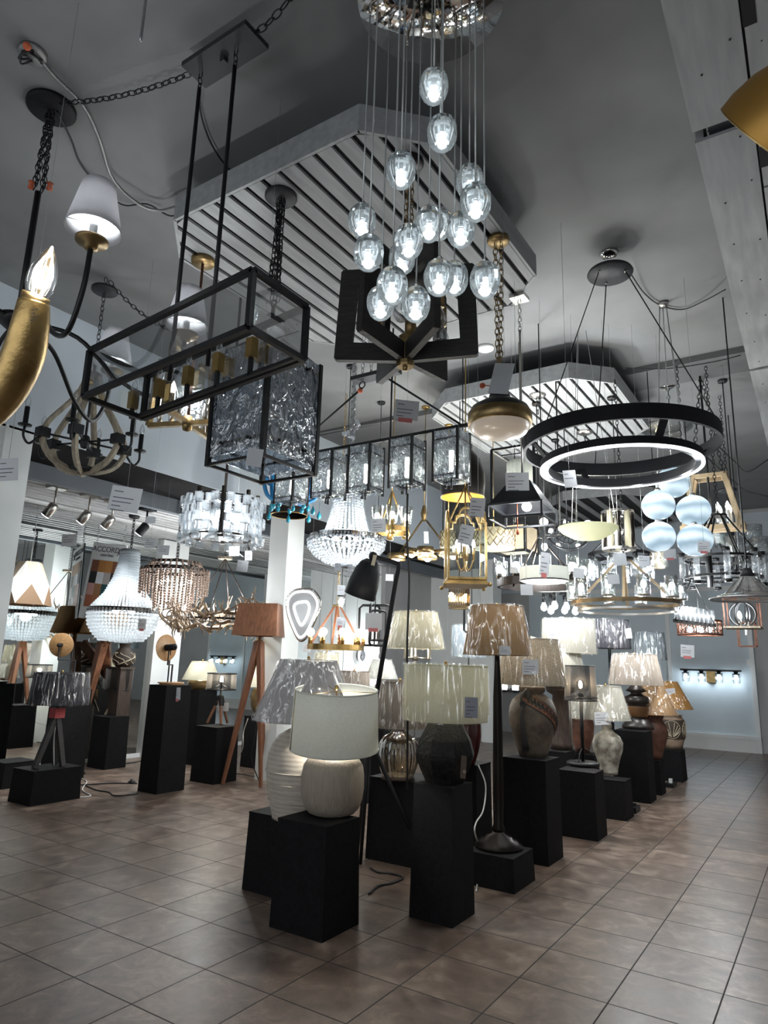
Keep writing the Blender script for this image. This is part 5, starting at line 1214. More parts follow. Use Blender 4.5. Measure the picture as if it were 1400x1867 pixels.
# ---- weathered wood stave chandelier
x, y = -2.74, -.41; zh = zat(x, y, 806); zb = zat(x, y, 858); zt = zat(x, y, 690)
t = T('stave_chandelier', 'teardrop chandelier of six bent weathered wood staves with black candle arms', 'chandelier', (x, y, zb))
k = 5.6 / F_PX; pr = [(12, 690), (17, 710), (30, 735), (50, 762), (66, 785), (72, 806), (68, 826), (52, 846), (26, 858), (6, 861)]
for j in range(6):
    a = R_(15 + 60 * j); u = Vector((math.cos(a), math.sin(a), 0))
    pts = spline([Vector((x, y, zat(x, y, py))) + u * (r * k) for r, py in pr], 4)
    s = t.part('stave', MB().tube(pts, .036, 4, smooth=False, flat=.55, phase=PI / 4), M['woodg'])
    e = Vector((x, y, zh)) + u * 72 * k; t.part('clamp', MB().bar(e - Vector((0, 0, .04)), e + Vector((0, 0, .04)), .085), M['blk'], s)
    o = Vector((x, y, zh)) + u * (95 * k + .03)
    ar = t.part('candle_arm', MB().rod((x, y, zh), e, .009, 6).tube(spline([e, e + u * .03 - Vector((0, 0, .05)), e + u * .09 - Vector((0, 0, .11)), o + Vector((0, 0, -.06)), o + Vector((0, 0, .02))]), .010, 8), M['blk'])
    t.part('candle', MB().lathe([(0, .02), (.05, .025), (.052, .035), (.02, .04), (.02, .18), (0, .18)], o, 14), M['blk'], ar)
    candle_bulb(t, o + Vector((0, 0, .18)), r=.022, parent=ar)
t.part('hub', MB().lathe([(0, -.06), (.03, -.05), (.045, 0), (.03, .05), (0, .07)], (x, y, zh), 8, smooth=False).rod((x, y, zh), (x, y, zt + .12), .011, 8), M['blk'])
t.part('bottom_plate', MB().lathe([(0, zb - .02), (.10, zb - .015), (.12, zb + .02), (.05, zb + .035), (0, zb + .04)], (x, y, 0), 20), M['blk'])
t.part('top_collar', MB().lathe([(0, zt - .02), (.07, zt - .02), (.07, zt + .04), (0, zt + .05)], (x, y, 0), 16), M['blk'])
zc = zat(x, y, 533); b = MB().chain((x, y, zt + .05), (x, y, zc), .06, .015).chain((x, y, zc + .03), (x, y, ZC), .06, .015)
t.part('chain', b, M['blk']); canopy(t, x, y, zc, .11, 'char', .03)
sw = MB().chain((x + .02, y + .02, ZC - .03), A(312, 602, 'z', ZC - .45), .06, .016, .06).build('swag_chain', M['blk'], (x, y, ZC - .03)); sw['label'] = 'black swag chain drooping right from the stave chandelier hook'; sw['category'] = 'chain'
# ---- open brass frame chandelier behind the box lantern
x, y = -1.281, -.576; zb = zat(x, y, 772); zt = zat(x, y, 655)
t = T('brass_frame_chandelier', 'brass chandelier of flat angular frames with lit candle bulbs behind the box lantern', 'chandelier', (x, y, zb))
zc = ZR - .04; canopy(t, x, y, zc, .085, 'abrass', .042)
t.part('stem', MB().rod((x, y, zb), (x, y, zc), .010, 10), M['rust'])
for kx in range(4):
    a = R_(20 + 90 * kx); u = Vector((math.cos(a), math.sin(a), 0)); r = .30
    q = lambda rr, z: Vector((x, y, z)) + u * rr
    b = MB().bar(q(.02, zb), q(r, zb), .034).bar(q(r, zb), q(r - .03, zt), .034).bar(q(r - .03, zt), q(.10, zt), .034)
    f = t.part('frame_arm', b, M['abrass'])
    for rr in (.13, .22):
        c = t.part('candle', MB().rod(q(rr, zb + .01), q(rr, zb + .13), .018, 10), M['nick'], f); candle_bulb(t, q(rr, zb + .13), 'bulb' if rr > .2 else 'bulbg', .02, c)
t.lamp((x, y, zb + .25), 3.0, .06)
t.part('hub', MB().lathe([(0, zb - .06), (.03, zb - .05), (.04, zb), (.03, zb + .05), (0, zb + .06)], (x, y, 0), 16), M['abrass'])
t.part('glass_sleeve', MB().lathe([(.11, zb + .05), (.11, zt - .02)], (x, y, 0), 28), M['seedy'])
# ================================================================== fixtures further back
def strand(b, pts, r, n=5, m=4, step=None):
    pts = [Vector(p) for p in pts]; L = 0; step = step or r * 2.02
    cum = [0]
    for a, c in zip(pts, pts[1:]): cum.append(cum[-1] + (c - a).length)
    k = max(1, int(cum[-1] / step)); j = 0
    for i in range(k + 1):
        s = cum[-1] * i / k
        while j < len(cum) - 2 and cum[j + 1] < s: j += 1
        f = (s - cum[j]) / max(1e-9, cum[j + 1] - cum[j]); b.ball(pts[j].lerp(pts[j + 1], f), r, n, m)
def vchain(t, x, y, z0, z1, m='blk', w=.014, n=1, name='chain'):
    b = MB()
    for k in range(n): b.chain((x + .012 * k, y, z0), (x + .012 * k, y, z1), .055, w)
    return t.part(name, b, M[m])
def cordup(t, x, y, z0, m='blk', r=.004, name='cord', can=None, canr=.05):
    r = min(r, .006); z1 = hang_z(x, y); t.part(name, MB().rod((x, y, z0), (x, y, z1), r, 6), M[m])
    if can: canopy(t, x, y, z1 - .03, canr, can, .032)
# ---- white bead empire chandelier (its twin in the photograph is its reflection)
q = D(226, 1113, 8.75); x, y = q.x, q.y
t = T('bead_chandelier', 'white glass bead chandelier flaring from a narrow neck to a dark band and bowl', 'chandelier', q)
R = prof(x, y, [(15, 1004), (18, 1030), (24, 1055), (36, 1083), (50, 1100), (58, 1110)]); Bw = prof(x, y, [(60, 1114), (61, 1124), (58, 1140), (50, 1154), (38, 1166)])
NS = 56
for k in range(NS):
    a = 2 * PI * k / NS; u = Vector((math.cos(a), math.sin(a), 0)); o = Vector((x, y, 0))
    b = MB(); strand(b, [o + u * r + Vector((0, 0, z)) for r, z in R], .017); t.part('upper_strand', b, M['beadw'])
    b = MB(); strand(b, [o + u * r + Vector((0, 0, z)) for r, z in Bw], .0225); t.part('lower_strand', b, M['beadw'])
b = MB()
for rr in (.75, .5, .25):
    for k in range(int(34 * rr)): a = 2 * PI * k / int(34 * rr); b.ball((x + Bw[-1][0] * rr * math.cos(a), y + Bw[-1][0] * rr * math.sin(a), Bw[-1][1] - .03 * (1 - rr)), .018, 5, 4)
t.part('bottom_beads', b, M['beadw'], stuff=True)
rb, zb = R[-1]; t.part('band', MB().ring((x, y), rb + .022, rb - .01, zb - .045, zb + .004, 64), M['bronze'])
t.part('top_ring', MB().torus((x, y, R[0][1]), R[0][0], .012, 28, 6), M['bronze'])
vchain(t, x, y, R[0][1], hang_z(x, y), n=2); canopy(t, x, y, hang_z(x, y) - .04, .07, 'blk', .045)
t.part('stem', MB().rod((x, y, zb), (x, y, R[0][1]), .01, 8), M['blk'])
for k in range(4): a = PI / 2 * k; t.part('bulb', MB().ball((x + .14 * math.cos(a), y + .14 * math.sin(a), zb - .04), .03, 10, 8), M['bulbc'])
t.lamp((x, y, zb - .06), 4.5, .08); t.lamp((x, y, zb + .25), 1.3, .05)
card(259, 1138, 15, 8.3, 'small card with red sticker hanging on the white bead chandelier bowl', 20, sticker=True, string=10, lines=3, m='paper')
# ---- natural wood bead two tier chandelier
q = D(320, 1040, 8.4); x, y = q.x, q.y
t = T('bead_chandelier', 'two tier chandelier of natural wood bead strands on dark hoops', 'chandelier', q)
(r1, z1), (r2, z2), (r3, z3), (r4, z4) = prof(x, y, [(42, 1026), (60, 1040), (50, 1098), (30, 1112)])
t.part('hoop', MB().ring((x, y), r1, r1 - .02, z1 - .02, z1 + .01, 48), M['bronze']); t.part('hoop', MB().ring((x, y), r2, r2 - .02, z2 - .025, z2 + .015, 48), M['bronze'])
for k in range(46):
    a = 2 * PI * k / 46; u = Vector((math.cos(a), math.sin(a), 0)); o = Vector((x, y, 0))
    b = MB(); strand(b, [o + u * r2 + Vector((0, 0, z2 - .02)), o + u * r2 * .99 + Vector((0, 0, z3 + .06 + random.uniform(-.03, .12)))], .015); t.part('outer_strand', b, M['beadn'])
for k in range(28):
    a = 2 * PI * k / 28; u = Vector((math.cos(a), math.sin(a), 0)); o = Vector((x, y, 0))
    b = MB(); strand(b, [o + u * r1 * .8 + Vector((0, 0, z2 - .02)), o + u * r1 * .78 + Vector((0, 0, z4 + random.uniform(-.03, .08)))], .015); t.part('inner_strand', b, M['beadn']); b = MB(); strand(b, [o + u * r1 + Vector((0, 0, z1)), o + u * (r1 + r2) * .5 + Vector((0, 0, z2 + .01)), o + u * r2 + Vector((0, 0, z2))], .015); t.part('swag_strand', b, M['beadn'])
for k in range(4): a = PI / 2 * k + .4; t.part('bulb', MB().ball((x + .2 * math.cos(a), y + .2 * math.sin(a), z2 - .15), .035, 10, 8), M['bulb'])
b = MB()
for k in range(3): b.rod((x, y, z1 + .05), (x + r1 * math.cos(2 * k), y + r1 * math.sin(2 * k), z1), .008, 6)
t.part('spider', b, M['bronze']); vchain(t, x, y, z1 + .04, hang_z(x, y), 'bronze', n=3); t.lamp((x, y, z2 - .2), 6, .06)
# ---- antler chandelier
q = D(400, 1130, 9.2); x, y = q.x, q.y
t = T('antler_chandelier', 'wide tangled brown antler chandelier hung on two long cords', 'chandelier', q)
rr = rad(q, 88)
for k in range(44):
    a = 2 * PI * k / 44 + random.uniform(-.1, .1); u = Vector((math.cos(a), math.sin(a), 0)); v = Vector((-u.y, u.x, 0))
    s = random.choice((-1, 1)); p0 = Vector((x, y, q.z + random.uniform(-.2, .1))) + u * rr * random.uniform(.62, .9)
    pts = spline([p0, p0 + v * s * .17 + u * .07 + Vector((0, 0, random.uniform(-.04, .12))), p0 + v * s * .32 + u * random.uniform(.0, .16) + Vector((0, 0, random.uniform(.02, .2))), p0 + v * s * .44 + u * random.uniform(-.05, .2) + Vector((0, 0, random.uniform(.02, .32)))], 5)
    b = MB().tube(pts, [.023 * (1 - .82 * i / (len(pts) - 1)) + .003 for i in range(len(pts))], 7)
    for j in (4, 8, 11):
        if j < len(pts) - 1:
            d = Vector((random.uniform(-.5, .5), random.uniform(-.5, .5), random.choice((-.7, 1)))).normalized() * random.uniform(.09, .2)
            tp = spline([pts[j], pts[j] + d * .5 + u * .03, pts[j] + d], 3); b.tube(tp, [.014 * (1 - .85 * i / (len(tp) - 1)) + .002 for i in range(len(tp))], 6)
    t.part('antler', b, M['antler'])
t.part('ring', MB().torus(q, rr * .75, .014, 40, 6), M['bronze'])
zc = zat(x, y, 1018); o_ = Vector((x + .02, y, zc)); b = MB()
for k in range(4): a = PI / 2 * k + .5; b.rod(o_, (x + rr * .75 * math.cos(a), y + rr * .75 * math.sin(a), q.z), .007, 6)
t.part('cord', b, M['woodb']); t.part('top_cap', MB().disc(o_ - Vector((0, 0, .015)), .10, .03, 20), M['woodg'])
t.part('chain', MB().chain((x + .02, y, zc), (x + .02, y, hang_z(x, y)), .06, .014), M['bronze'])
for k in range(7): a = 2 * PI * k / 7; e = Vector((x + rr * .8 * math.cos(a), y + rr * .8 * math.sin(a), q.z + .10)); c = t.part('candle', MB().rod(e - Vector((0, 0, .12)), e, .012, 8), M['inner']); candle_bulb(t, e, 'bulb', .02, c)
t.lamp((x, y, q.z + .15), 7, .08)
# ---- crystal block drum
q = D(406, 950, 5.7); x, y = q.x, q.y
t = T('crystal_block_chandelier', 'low drum chandelier of stacked clear crystal blocks in a dark metal frame', 'chandelier', q)
k_ = 5.7 / F_PX; R = 60 * k_; zt = q.z + .19; zb = q.z - .14; N = 8
fr = MB()
for i in range(N):
    a0, a1 = 2 * PI * i / N, 2 * PI * (i + 1) / N; p0, p1 = Vector((x + R * math.cos(a0), y + R * math.sin(a0), 0)), Vector((x + R * math.cos(a1), y + R * math.sin(a1), 0))
    for z in (zt, zb): fr.bar(p0 + Vector((0, 0, z)), p1 + Vector((0, 0, z)), .014)
    fr.bar(p0 + Vector((0, 0, zb - .01)), p0 + Vector((0, 0, zt + .05)), .024)
    d = (p1 - p0).normalized(); n = Vector((d.y, -d.x, 0)); L = (p1 - p0).length
    for row in range(5):
        for c in range(3):
            if row == 4 and c == 1: continue
            lift = .05 if (row + c) % 2 == 0 else 0; z = zt - .012 - row * (zt - zb) / 4.3
            A0 = p0 + d * (L * (c + .06) / 3) + n * (lift - .0); w = L * .29
            t.part('crystal_block', MB().poly([A0 + Vector((0, 0, z)), A0 + d * w + Vector((0, 0, z)), A0 + d * w + Vector((0, 0, z - .075)), A0 + Vector((0, 0, z - .075))], n * .035), M['crysb'])
for k in range(4): a = PI / 2 * k; fr.bar((x, y, zt), (x + R * math.cos(a), y + R * math.sin(a), zt), .012)
fr.disc((x, y, zb - .01), R * .4, .02, 20)
t.part('frame', fr, M['bronze'])
for k in range(5): a = 2 * PI * k / 5 + .3; t.part('bulb', MB().ball((x + R * .55 * math.cos(a), y + R * .55 * math.sin(a), q.z + .03), .032, 10, 8), M['bulbc'])
t.lamp((x, y, q.z), 5.5, .06); t.part('stem', MB().rod((x, y, zt), (x, y, hang_z(x, y)), .012, 8), M['bronze'])
# ---- crystal basket
q = D(632, 985, 6.4); x, y = q.x, q.y
t = T('crystal_basket_chandelier', 'sparkling crystal basket chandelier with a beaded crown, left of the black bell lamp', 'chandelier', q)
Rp = prof(x, y, [(25, 905), (27, 925), (33, 950), (40, 972)]); Bp = prof(x, y, [(70, 988), (68, 1000), (56, 1014), (36, 1026), (8, 1033)])
for k in range(30):
    a = 2 * PI * k / 30; u = Vector((math.cos(a), math.sin(a), 0)); o = Vector((x, y, 0))
    b = MB(); strand(b, [o + u * r + Vector((0, 0, z)) for r, z in Rp], .013); t.part('crown_strand', b, M['cryss'])
for k in range(44):
    a = 2 * PI * k / 44; u = Vector((math.cos(a), math.sin(a), 0)); o = Vector((x, y, 0))
    b = MB(); strand(b, [o + u * r + Vector((0, 0, z)) for r, z in Bp], .015); t.part('bowl_strand', b, M['cryss'])
r7, z7 = Bp[0]; b = MB()
for j in range(3):
    for k in range(70): a = 2 * PI * k / 70; b.ball((x + (r7 - .02 * j * j) * math.cos(a), y + (r7 - .02 * j * j) * math.sin(a), z7 + .03 * j), .016, 5, 4)
t.part('rim_beads', b, M['cryss'], stuff=True)
t.part('rim', MB().ring((x, y), r7 - .01, r7 - .03, z7, z7 + .05, 48), M['chrome'])
for k in range(7): a = 2 * PI * k / 7; t.part('bulb', MB().ball((x + r7 * .6 * math.cos(a), y + r7 * .6 * math.sin(a), z7 + .06), .024, 8, 6), M['bulbc'])
t.lamp((x, y, z7 + .12), 9, .06); t.lamp((x, y, z7 - .1), 6, .05)
t.part('top_crown', MB().lathe([(Rp[0][0] * 1.2, Rp[0][1] + .02), (Rp[0][0], Rp[0][1]), (Rp[0][0] * .5, Rp[0][1] + .06), (.02, Rp[0][1] + .10)], (x, y, 0), 24), M['chrome'])
vchain(t, x, y, Rp[0][1] + .08, hang_z(x, y), 'wire', .018, 3)
for k in range(10): a = 2 * PI * k / 10; zz = zat(x, y, 770); b = MB().ball((x + .07 * math.cos(a), y + .07 * math.sin(a), zz - .02 * k), .022, 6, 5); t.part('chain_drop', b, M['cryss'])
# ---- LED petal light on the white column
yf = yc - .16
x0 = A(551, 1120, 'y', yf - .04)
out = [(552, 1074), (568, 1076), (580, 1090), (582, 1106), (574, 1128), (562, 1154), (552, 1166), (544, 1166), (536, 1152), (526, 1126), (522, 1104), (525, 1088), (536, 1077)]
inn = [(552, 1097), (560, 1098), (564, 1108), (560, 1124), (552, 1138), (547, 1138), (541, 1125), (536, 1108), (540, 1100)]
def loop(pts, yy, n=4):
    q = [A(px, py, 'y', yy) for px, py in pts]; q = q + q[:1]; return spline(q, n)[:-1]
t = T('petal_light', 'petal shaped light with glowing white outlines fixed on the white column', 'wall light', (x0.x, yf, x0.z))
lo = loop(out, yf - .045)
t.part('body', MB().poly(lo, (0, .045, 0)), mat('petal light diffuser', (.26, .27, .28), .5))
ctr = sum(lo, Vector()) / len(lo)
l2 = [ctr + (p - ctr) * .90 for p in lo]; t.part('outer_strip', MB().tube([Vector((p.x, yf - .05, p.z)) for p in l2], .015, 6, closed=True), M['leds'])
li = loop(inn, yf - .05); t.part('inner_strip', MB().tube(li, .018, 6, closed=True), M['leds'])
t.part('rim', MB().tube([Vector((p.x, yf - .03, p.z)) for p in [ctr + (p - ctr) * 1.02 for p in lo]], .016, 6, closed=True), M['chrome'])
t.lamp((x0.x, yf - .3, x0.z), .35, .08)
card(560, 1182, 15, 8.15, 'small card hung under the petal shaped light', 14, .1, 0, string=8, lines=2)
# ---- sample board sign
sy = 1.55; c = D(187, 1060, 9.45)
t = T('sample_sign', 'white sample board reading ACCORD LIGHTING with a grid of colour and wood squares', 'sign', c)
k = 9.45 / F_PX; Mx = Matrix.Translation(c) @ Matrix.Rotation(YAW * .55, 4, 'Z') @ Matrix.Rotation(R_(6), 4, 'Y')
W, H = 72 * k, 140 * k
t.part('board', MB().box(-W / 2, W / 2, 0, .02, -H / 2, H / 2).xf(Mx), M['trimw'])
cols = [(.15, .05, .025), (.38, .17, .05), (.42, .19, .06), (.20, .08, .04), (.008, .008, .008), (.72, .74, .76), (.42, .38, .37), (.012, .012, .012), (.50, .28, .25), (.30, .15, .07), (.01, .06, .07), (.2, .2, .2), (.32, .10, .05), (.34, .13, .06), (.5, .5, .5), (.06, .03, .02)]
cm = [mat('sample square %d' % i, cc, .5) for i, cc in enumerate(cols)]
for i in range(16):
    a, b_ = i % 4, i // 4; s = W * .82 / 4
    t.part('sample_square', MB().box(-W * .41 + a * s, -W * .41 + (a + 1) * s, -.006, 0, H * .27 - (b_ + 1) * s * 1.45, H * .27 - b_ * s * 1.45).xf(Mx), cm[i])
def lettering(t, txt, x, z, size, Mx, name, m='print'):
    cu = bpy.data.curves.new(name, 'FONT'); cu.body = txt; cu.size = size; cu.align_x = 'CENTER'; cu.extrude = .002; cu.materials.append(M[m])
    o = bpy.data.objects.new(name, cu); COL.objects.link(o); o.parent = t.e
    me = bpy.data.meshes.new_from_object(o.evaluated_get(bpy.context.evaluated_depsgraph_get())); bpy.data.objects.remove(o)
    o = bpy.data.objects.new(name, me); COL.objects.link(o); o.parent = t.e
    o.matrix_local = Matrix.Translation(-t.loc) @ Mx @ Matrix.Translation((x, -.004, z)) @ Matrix.Rotation(PI / 2, 4, 'X'); return o
lettering(t, 'ACCORD', -W * .08, H * .385, W * .19, Mx, 'lettering'); lettering(t, 'LIGHTING', -W * .02, H * .325, W * .085, Mx, 'lettering')
lg = [(-.0, .07), (.05, .085), (.09, .06), (.07, .02), (.03, -.01), (.06, -.05), (.12, -.06)]
t.part('logo_curl', MB().tube(spline([Mx @ Vector((W * .30 + a * W, -.004, H * .385 + b_ * W)) for a, b_ in lg], 5), .006, 5).tube(spline([Mx @ Vector((W * .30 + a * W, -.004, H * .385 + b_ * W)) for a, b_ in ((.02, .05), (.0, -.02), (-.02, -.07))], 5), .005, 5), M['print'])
t.part('hanger_chain', MB().chain(Mx @ Vector((-W * .4, 0, H / 2)), (Mx @ Vector((-W * .4, 0, H / 2))).xy.to_3d() + Vector((0, 0, ZA)), .07, .015).chain(Mx @ Vector((W * .4, 0, H / 2)), (Mx @ Vector((W * .4, 0, H / 2))).xy.to_3d() + Vector((0, 0, ZA)), .07, .015), M['wire'])
# ---- folded wood origami pendant
q = D(50, 1065, 8.2); k = 8.2 / F_PX; x, y = q.x, q.y
t = T('origami_pendant', 'folded pale wood pendant with triangular facets at the left of the shop', 'pendant', q)
b = MB(); N = 6; top, mid, low = [], [], []
for i in range(N):
    a = 2 * PI * i / N + .2; a2 = a + PI / N
    top.append((x + 20 * k * math.cos(a), y + 20 * k * math.sin(a), q.z + 40 * k)); mid.append((x + 38 * k * math.cos(a2), y + 38 * k * math.sin(a2), q.z + (-2) * k)); low.append((x + 46 * k * math.cos(a), y + 46 * k * math.sin(a), q.z - 38 * k))
vs = top + mid + low
for nm, mm, fn in (('tan_facets', mat('tan folded veneer', (.36, .29, .21), .5, var=.1, scale=4), lambda i, j: [(i, N + i, j)]), ('white_facets', mat('white folded veneer', (.60, .58, .55), .5), lambda i, j: [(i, 2 * N + i, N + i), (j, N + i, 2 * N + j)]), ('brown_facets', mat('brown folded veneer', (.20, .12, .065), .5), lambda i, j: [(N + i, 2 * N + i, 2 * N + j)])):
    t.part(nm, MB().add(vs, sum((fn(i, (i + 1) % N) for i in range(N)), [])), mm)
cordup(t, x, y, q.z + 35 * k, 'cordw')
t.part('bulb', MB().ball((x, y, q.z), .04, 10, 8), M['bulb'])
b = MB()
for i in range(N): b.rod((x, y, q.z + 36 * k), top[i], .006, 5)
t.part('spider', b, M['blk'])
# ---- blue chandelier half hidden behind the first glass boxes
q = D(532, 892, 6.6); x, y = q.x, q.y; k = 6.6 / F_PX
t = T('blue_chandelier', 'bright blue curled arm chandelier with teal glass drops behind the glass boxes', 'chandelier', q)
t.part('column', MB().lathe([(0, q.z - .2), (.04, q.z - .16), (.02, q.z - .05), (.06, q.z + .02), (.02, q.z + .12), (.045, q.z + .22), (0, q.z + .3)], (x, y, 0), 16), M['blue'])
for i in range(8):
    a = 2 * PI * i / 8; u = Vector((math.cos(a), math.sin(a), 0)); o = Vector((x, y, q.z))
    rr = 50 * k
    ar = t.part('arm', MB().tube(spline([o + u * .02, o + u * rr * .4 - Vector((0, 0, .12)), o + u * rr * .85 - Vector((0, 0, .08)), o + u * rr + Vector((0, 0, .06)), o + u * rr * .85 + Vector((0, 0, .10))]), .020, 6).tube(spline([o + u * .03 + Vector((0, 0, .16)), o + u * rr * .4 + Vector((0, 0, .26)), o + u * rr * .5 + Vector((0, 0, .14)), o + u * rr * .35 + Vector((0, 0, .12))]), .018, 6), M['blue'])
    e = o + u * rr; t.part('candle', MB().lathe([(0, .0), (.05, .03), (.02, .05), (.02, .15), (0, .15)], e + Vector((0, 0, .05)), 12), M['blue'], ar)
    for j in range(2):
        d = o + u * rr * (.62 + .42 * j) - Vector((0, 0, .17 + .07 * j)); t.part('glass_drop', MB().lathe([(0, .05), (.008, .03), (.024, -.01), (.018, -.035), (0, -.045)], d, 10).rod(d + Vector((0, 0, .04)), d + Vector((0, 0, .14)), .002, 4), M['teal'], ar)
vchain(t, x, y, q.z + .28, hang_z(x, y), 'blue')
# ---- two bronze dome pendants
def dome(label, px, top, rim, hw, depth, lit):
    q = D(px, rim, depth); k = depth / F_PX; x, y = q.x, q.y; H = (rim - top) * k * 1.04; R = hw * k; t = T('dome_pendant', label, 'pendant', q)
    pr = [(R * .08, H), (R * .45, H * .93), (R * .85, H * .72), (R * 1.04, H * .45), (R * 1.06, H * .25), (R, 0)]
    t.part('dome', MB().lathe([(r, q.z + z) for r, z in pr], (x, y, 0), 44), M['bronze']); t.part('lining', MB().lathe([(r * .985, q.z + z * .985 + .002) for r, z in pr], (x, y, 0), 44), M['orange' if lit else 'bronze'])  # unlit dome: missing glow put into the lining as a dark colour
    t.part('rim', MB().torus((x, y, q.z), R, .005, 44, 6), M['brass']); cordup(t, x, y, q.z + H, 'cordb', .006, 'cord')
    t.part('bulb', MB().ball((x, y, q.z + H * .4), .04, 10, 8), M['fila' if lit else 'plastic'])
    if lit: t.lamp((x, y, q.z + H * .3), 3.0, .04, (1, .78, .45))
    return t
dome('dark bronze dome pendant with a glowing orange lining, right of the glass boxes', 843, 812, 907, 39, 6.0, True)
dome('dark bronze dome pendant partly hidden behind the leftmost glass box', 527, 838, 940, 33, 7.7, False)
# ---- black hood lantern
q = A(953, 930, 'y', 1.05); k = P(q)[2] / F_PX; x, y = q.x, q.y
t = T('hood_pendant', 'black pyramid hood pendant with an open lower frame and one bright bulb', 'pendant', q)
s = 48 * k; zt, zb = q.z + 50 * k, q.z; ang = Matrix.Translation((x, y, 0)) @ Matrix.Rotation(R_(4), 4, 'Z')
h = hollow_frust(0, 0, s * .42, s * .42, s, s, zt, zb + .02); t.part('hood', h.xf(ang), M['blkm'])
b = MB(); S = s * 1.02
for z in (zb + .015, zb - .085):
    b.bar((-S, -S, z), (S, -S, z), .014).bar((-S, S, z), (S, S, z), .014).bar((-S, -S, z), (-S, S, z), .014).bar((S, -S, z), (S, S, z), .014)
for a in (-1, 1):
    for c in (-1, 1): b.bar((a * S, c * S, zb - .085), (a * S, c * S, zb + .015), .014)
t.part('frame', b.xf(ang), M['char']); t.part('lid', MB().box(-s * .42, s * .42, -s * .42, s * .42, zt - .01, zt).xf(ang), M['blkm'])
t.part('bulb', MB().ball((x + .05, y - .05, zb + .01), .036, 12, 8), M['bulbc']); t.lamp((x, y, zb - .05), 3, .05); t.part('socket', MB().rod((x + .05, y - .05, zb + .04), (x, y, zt), .014, 8), M['blk'])
t.part('canopy', MB().box(x - .06, x + .06, y - .06, y + .06, ZR - .03, ZR + .002), M['nick']); t.part('stem', MB().chain((x, y, ZR - .03), (x, y, ZR - .30), .05, .013).rod((x, y, ZR - .29), (x, y, zt), .009, 8), M['nick'])
t.part('wire_nut', MB().lathe([(0, -.03), (.012, -.02), (.006, .02), (0, .025)], (x - .03, y - .03, zb - .16), 8).rod((x - .03, y - .03, zb - .14), (x - .03, y - .03, zt), .003, 4), M['tape'])
# ---- black cage with white drum
q = D(950, 872, 6.6); k = 6.6 / F_PX; x, y = q.x, q.y
t = T('cage_pendant', 'black square cage pendant around a white drum shade behind the dome pendant', 'pendant', q)
S = 40 * k; zt, zb = q.z + 48 * k, q.z - 46 * k; b = MB()
for z in (zt, zb): b.bar((x - S, y - S, z), (x + S, y - S, z), .022).bar((x - S, y + S, z), (x + S, y + S, z), .022).bar((x - S, y - S, z), (x - S, y + S, z), .022).bar((x + S, y - S, z), (x + S, y + S, z), .022)
for a in (-1, 1):
    for c in (-1, 1): b.bar((x + a * S, y + c * S, zb), (x + a * S, y + c * S, zt), .022)
b.bar((x - S, y, zt), (x + S, y, zt), .014)
t.part('cage', b, M['blk']); t.part('drum_shade', MB().lathe([(26 * k, q.z - 18 * k), (26 * k, q.z + 30 * k), (25.6 * k, q.z + 30 * k), (25.6 * k, q.z - 18 * k), (26 * k, q.z - 18 * k)], (x, y, 0), 36), M['s_white'])
t.part('glass_dish', MB().lathe([(24 * k, q.z - 30 * k), (24 * k, q.z - 38 * k), (0, q.z - 40 * k)], (x, y, 0), 28), M['glass']); t.part('bulb', MB().ball((x, y, q.z - 24 * k), .035, 10, 8), M['bulb']); t.part('candle', MB().rod((x, y, zb), (x, y, q.z - 26 * k), .014, 8), M['brass'])
t.lamp((x, y, q.z + 5 * k), 5, .05); cordup(t, x, y, zt, 'blk', .012, 'stem')
# ---- gold frame lantern
q = D(848, 1000, 5.6); k = 5.6 / F_PX; x, y = q.x, q.y
t = T('gold_lantern', 'tall gold framed glass lantern with arched tops and candle bulbs', 'lantern', q)
S = 33 * k; zb = q.z - 58 * k; zt = q.z + 42 * k; rot = Matrix.Translation((x, y, 0)) @ Matrix.Rotation(R_(33), 4, 'Z')
for i in range(4):
    f = MB(); R4 = rot @ Matrix.Rotation(PI / 2 * i, 4, 'Z')
    f.bar((-S, -S, zb), (S, -S, zb), .018).bar((-S, -S, zb), (-S, -S, zt), .018)
    ps = [(-S, zt), (-S * .62, zt), (-S * .62, zt + .05)] + [(-S * .45 * math.cos(a) , zt + .06 + S * .42 * math.sin(a)) for a in [PI * j / 10 for j in range(11)]] + [(S * .62, zt + .05), (S * .62, zt), (S, zt)]
    f.tube([Vector((a, -S, z)) for a, z in ps], .011, 5)
    fo = t.part('side_frame', f.xf(R4), M['gold'])
    t.part('glass_pane', MB().poly([Vector((a, -S + .004, z)) for a, z in [(-S, zb), (S, zb)] + ps[::-1]], (0, .004, 0)).xf(R4), M['glass'], fo)
    t.part('foot', MB().ball(R4 @ Vector((S * 1.18, -S * 1.18, zb - .05)), .018, 8, 6), M['gold'])
b = MB(); b.frust(-S, S, -S, S, zb - .05, zb - .01, S * .2); t.part('bottom_tray', b.xf(rot), M['gold'])
for i in range(4):
    a = PI / 2 * i + .3; e = Vector((x + .07 * math.cos(a), y + .07 * math.sin(a), zb + .17)); c = t.part('candle_arm', MB().rod(e, e + Vector((0, 0, .1)), .012, 8).tube(spline([(x, y, zb + .12), ((x + e.x) / 2, (y + e.y) / 2, zb + .08), (e.x, e.y, zb + .17)]), .007, 6), M['gold']); candle_bulb(t, e + Vector((0, 0, .1)), 'bulb', .016, c)
b = MB()
for i in range(4): a = PI / 2 * i + PI / 4 + R_(33); b.rod((x + S * 1.4 * math.cos(a), y + S * 1.4 * math.sin(a), zt), (x, y, zt + .34), .007, 6)
t.part('top_rods', b, M['gold']); t.part('centre_rod', MB().rod((x, y, zb + .1), (x, y, zt + .34), .008, 8), M['gold']); cordup(t, x, y, zt + .33, 'gold', .008, 'stem', 'gold'); t.lamp((x, y, zb + .33), 3, .05)
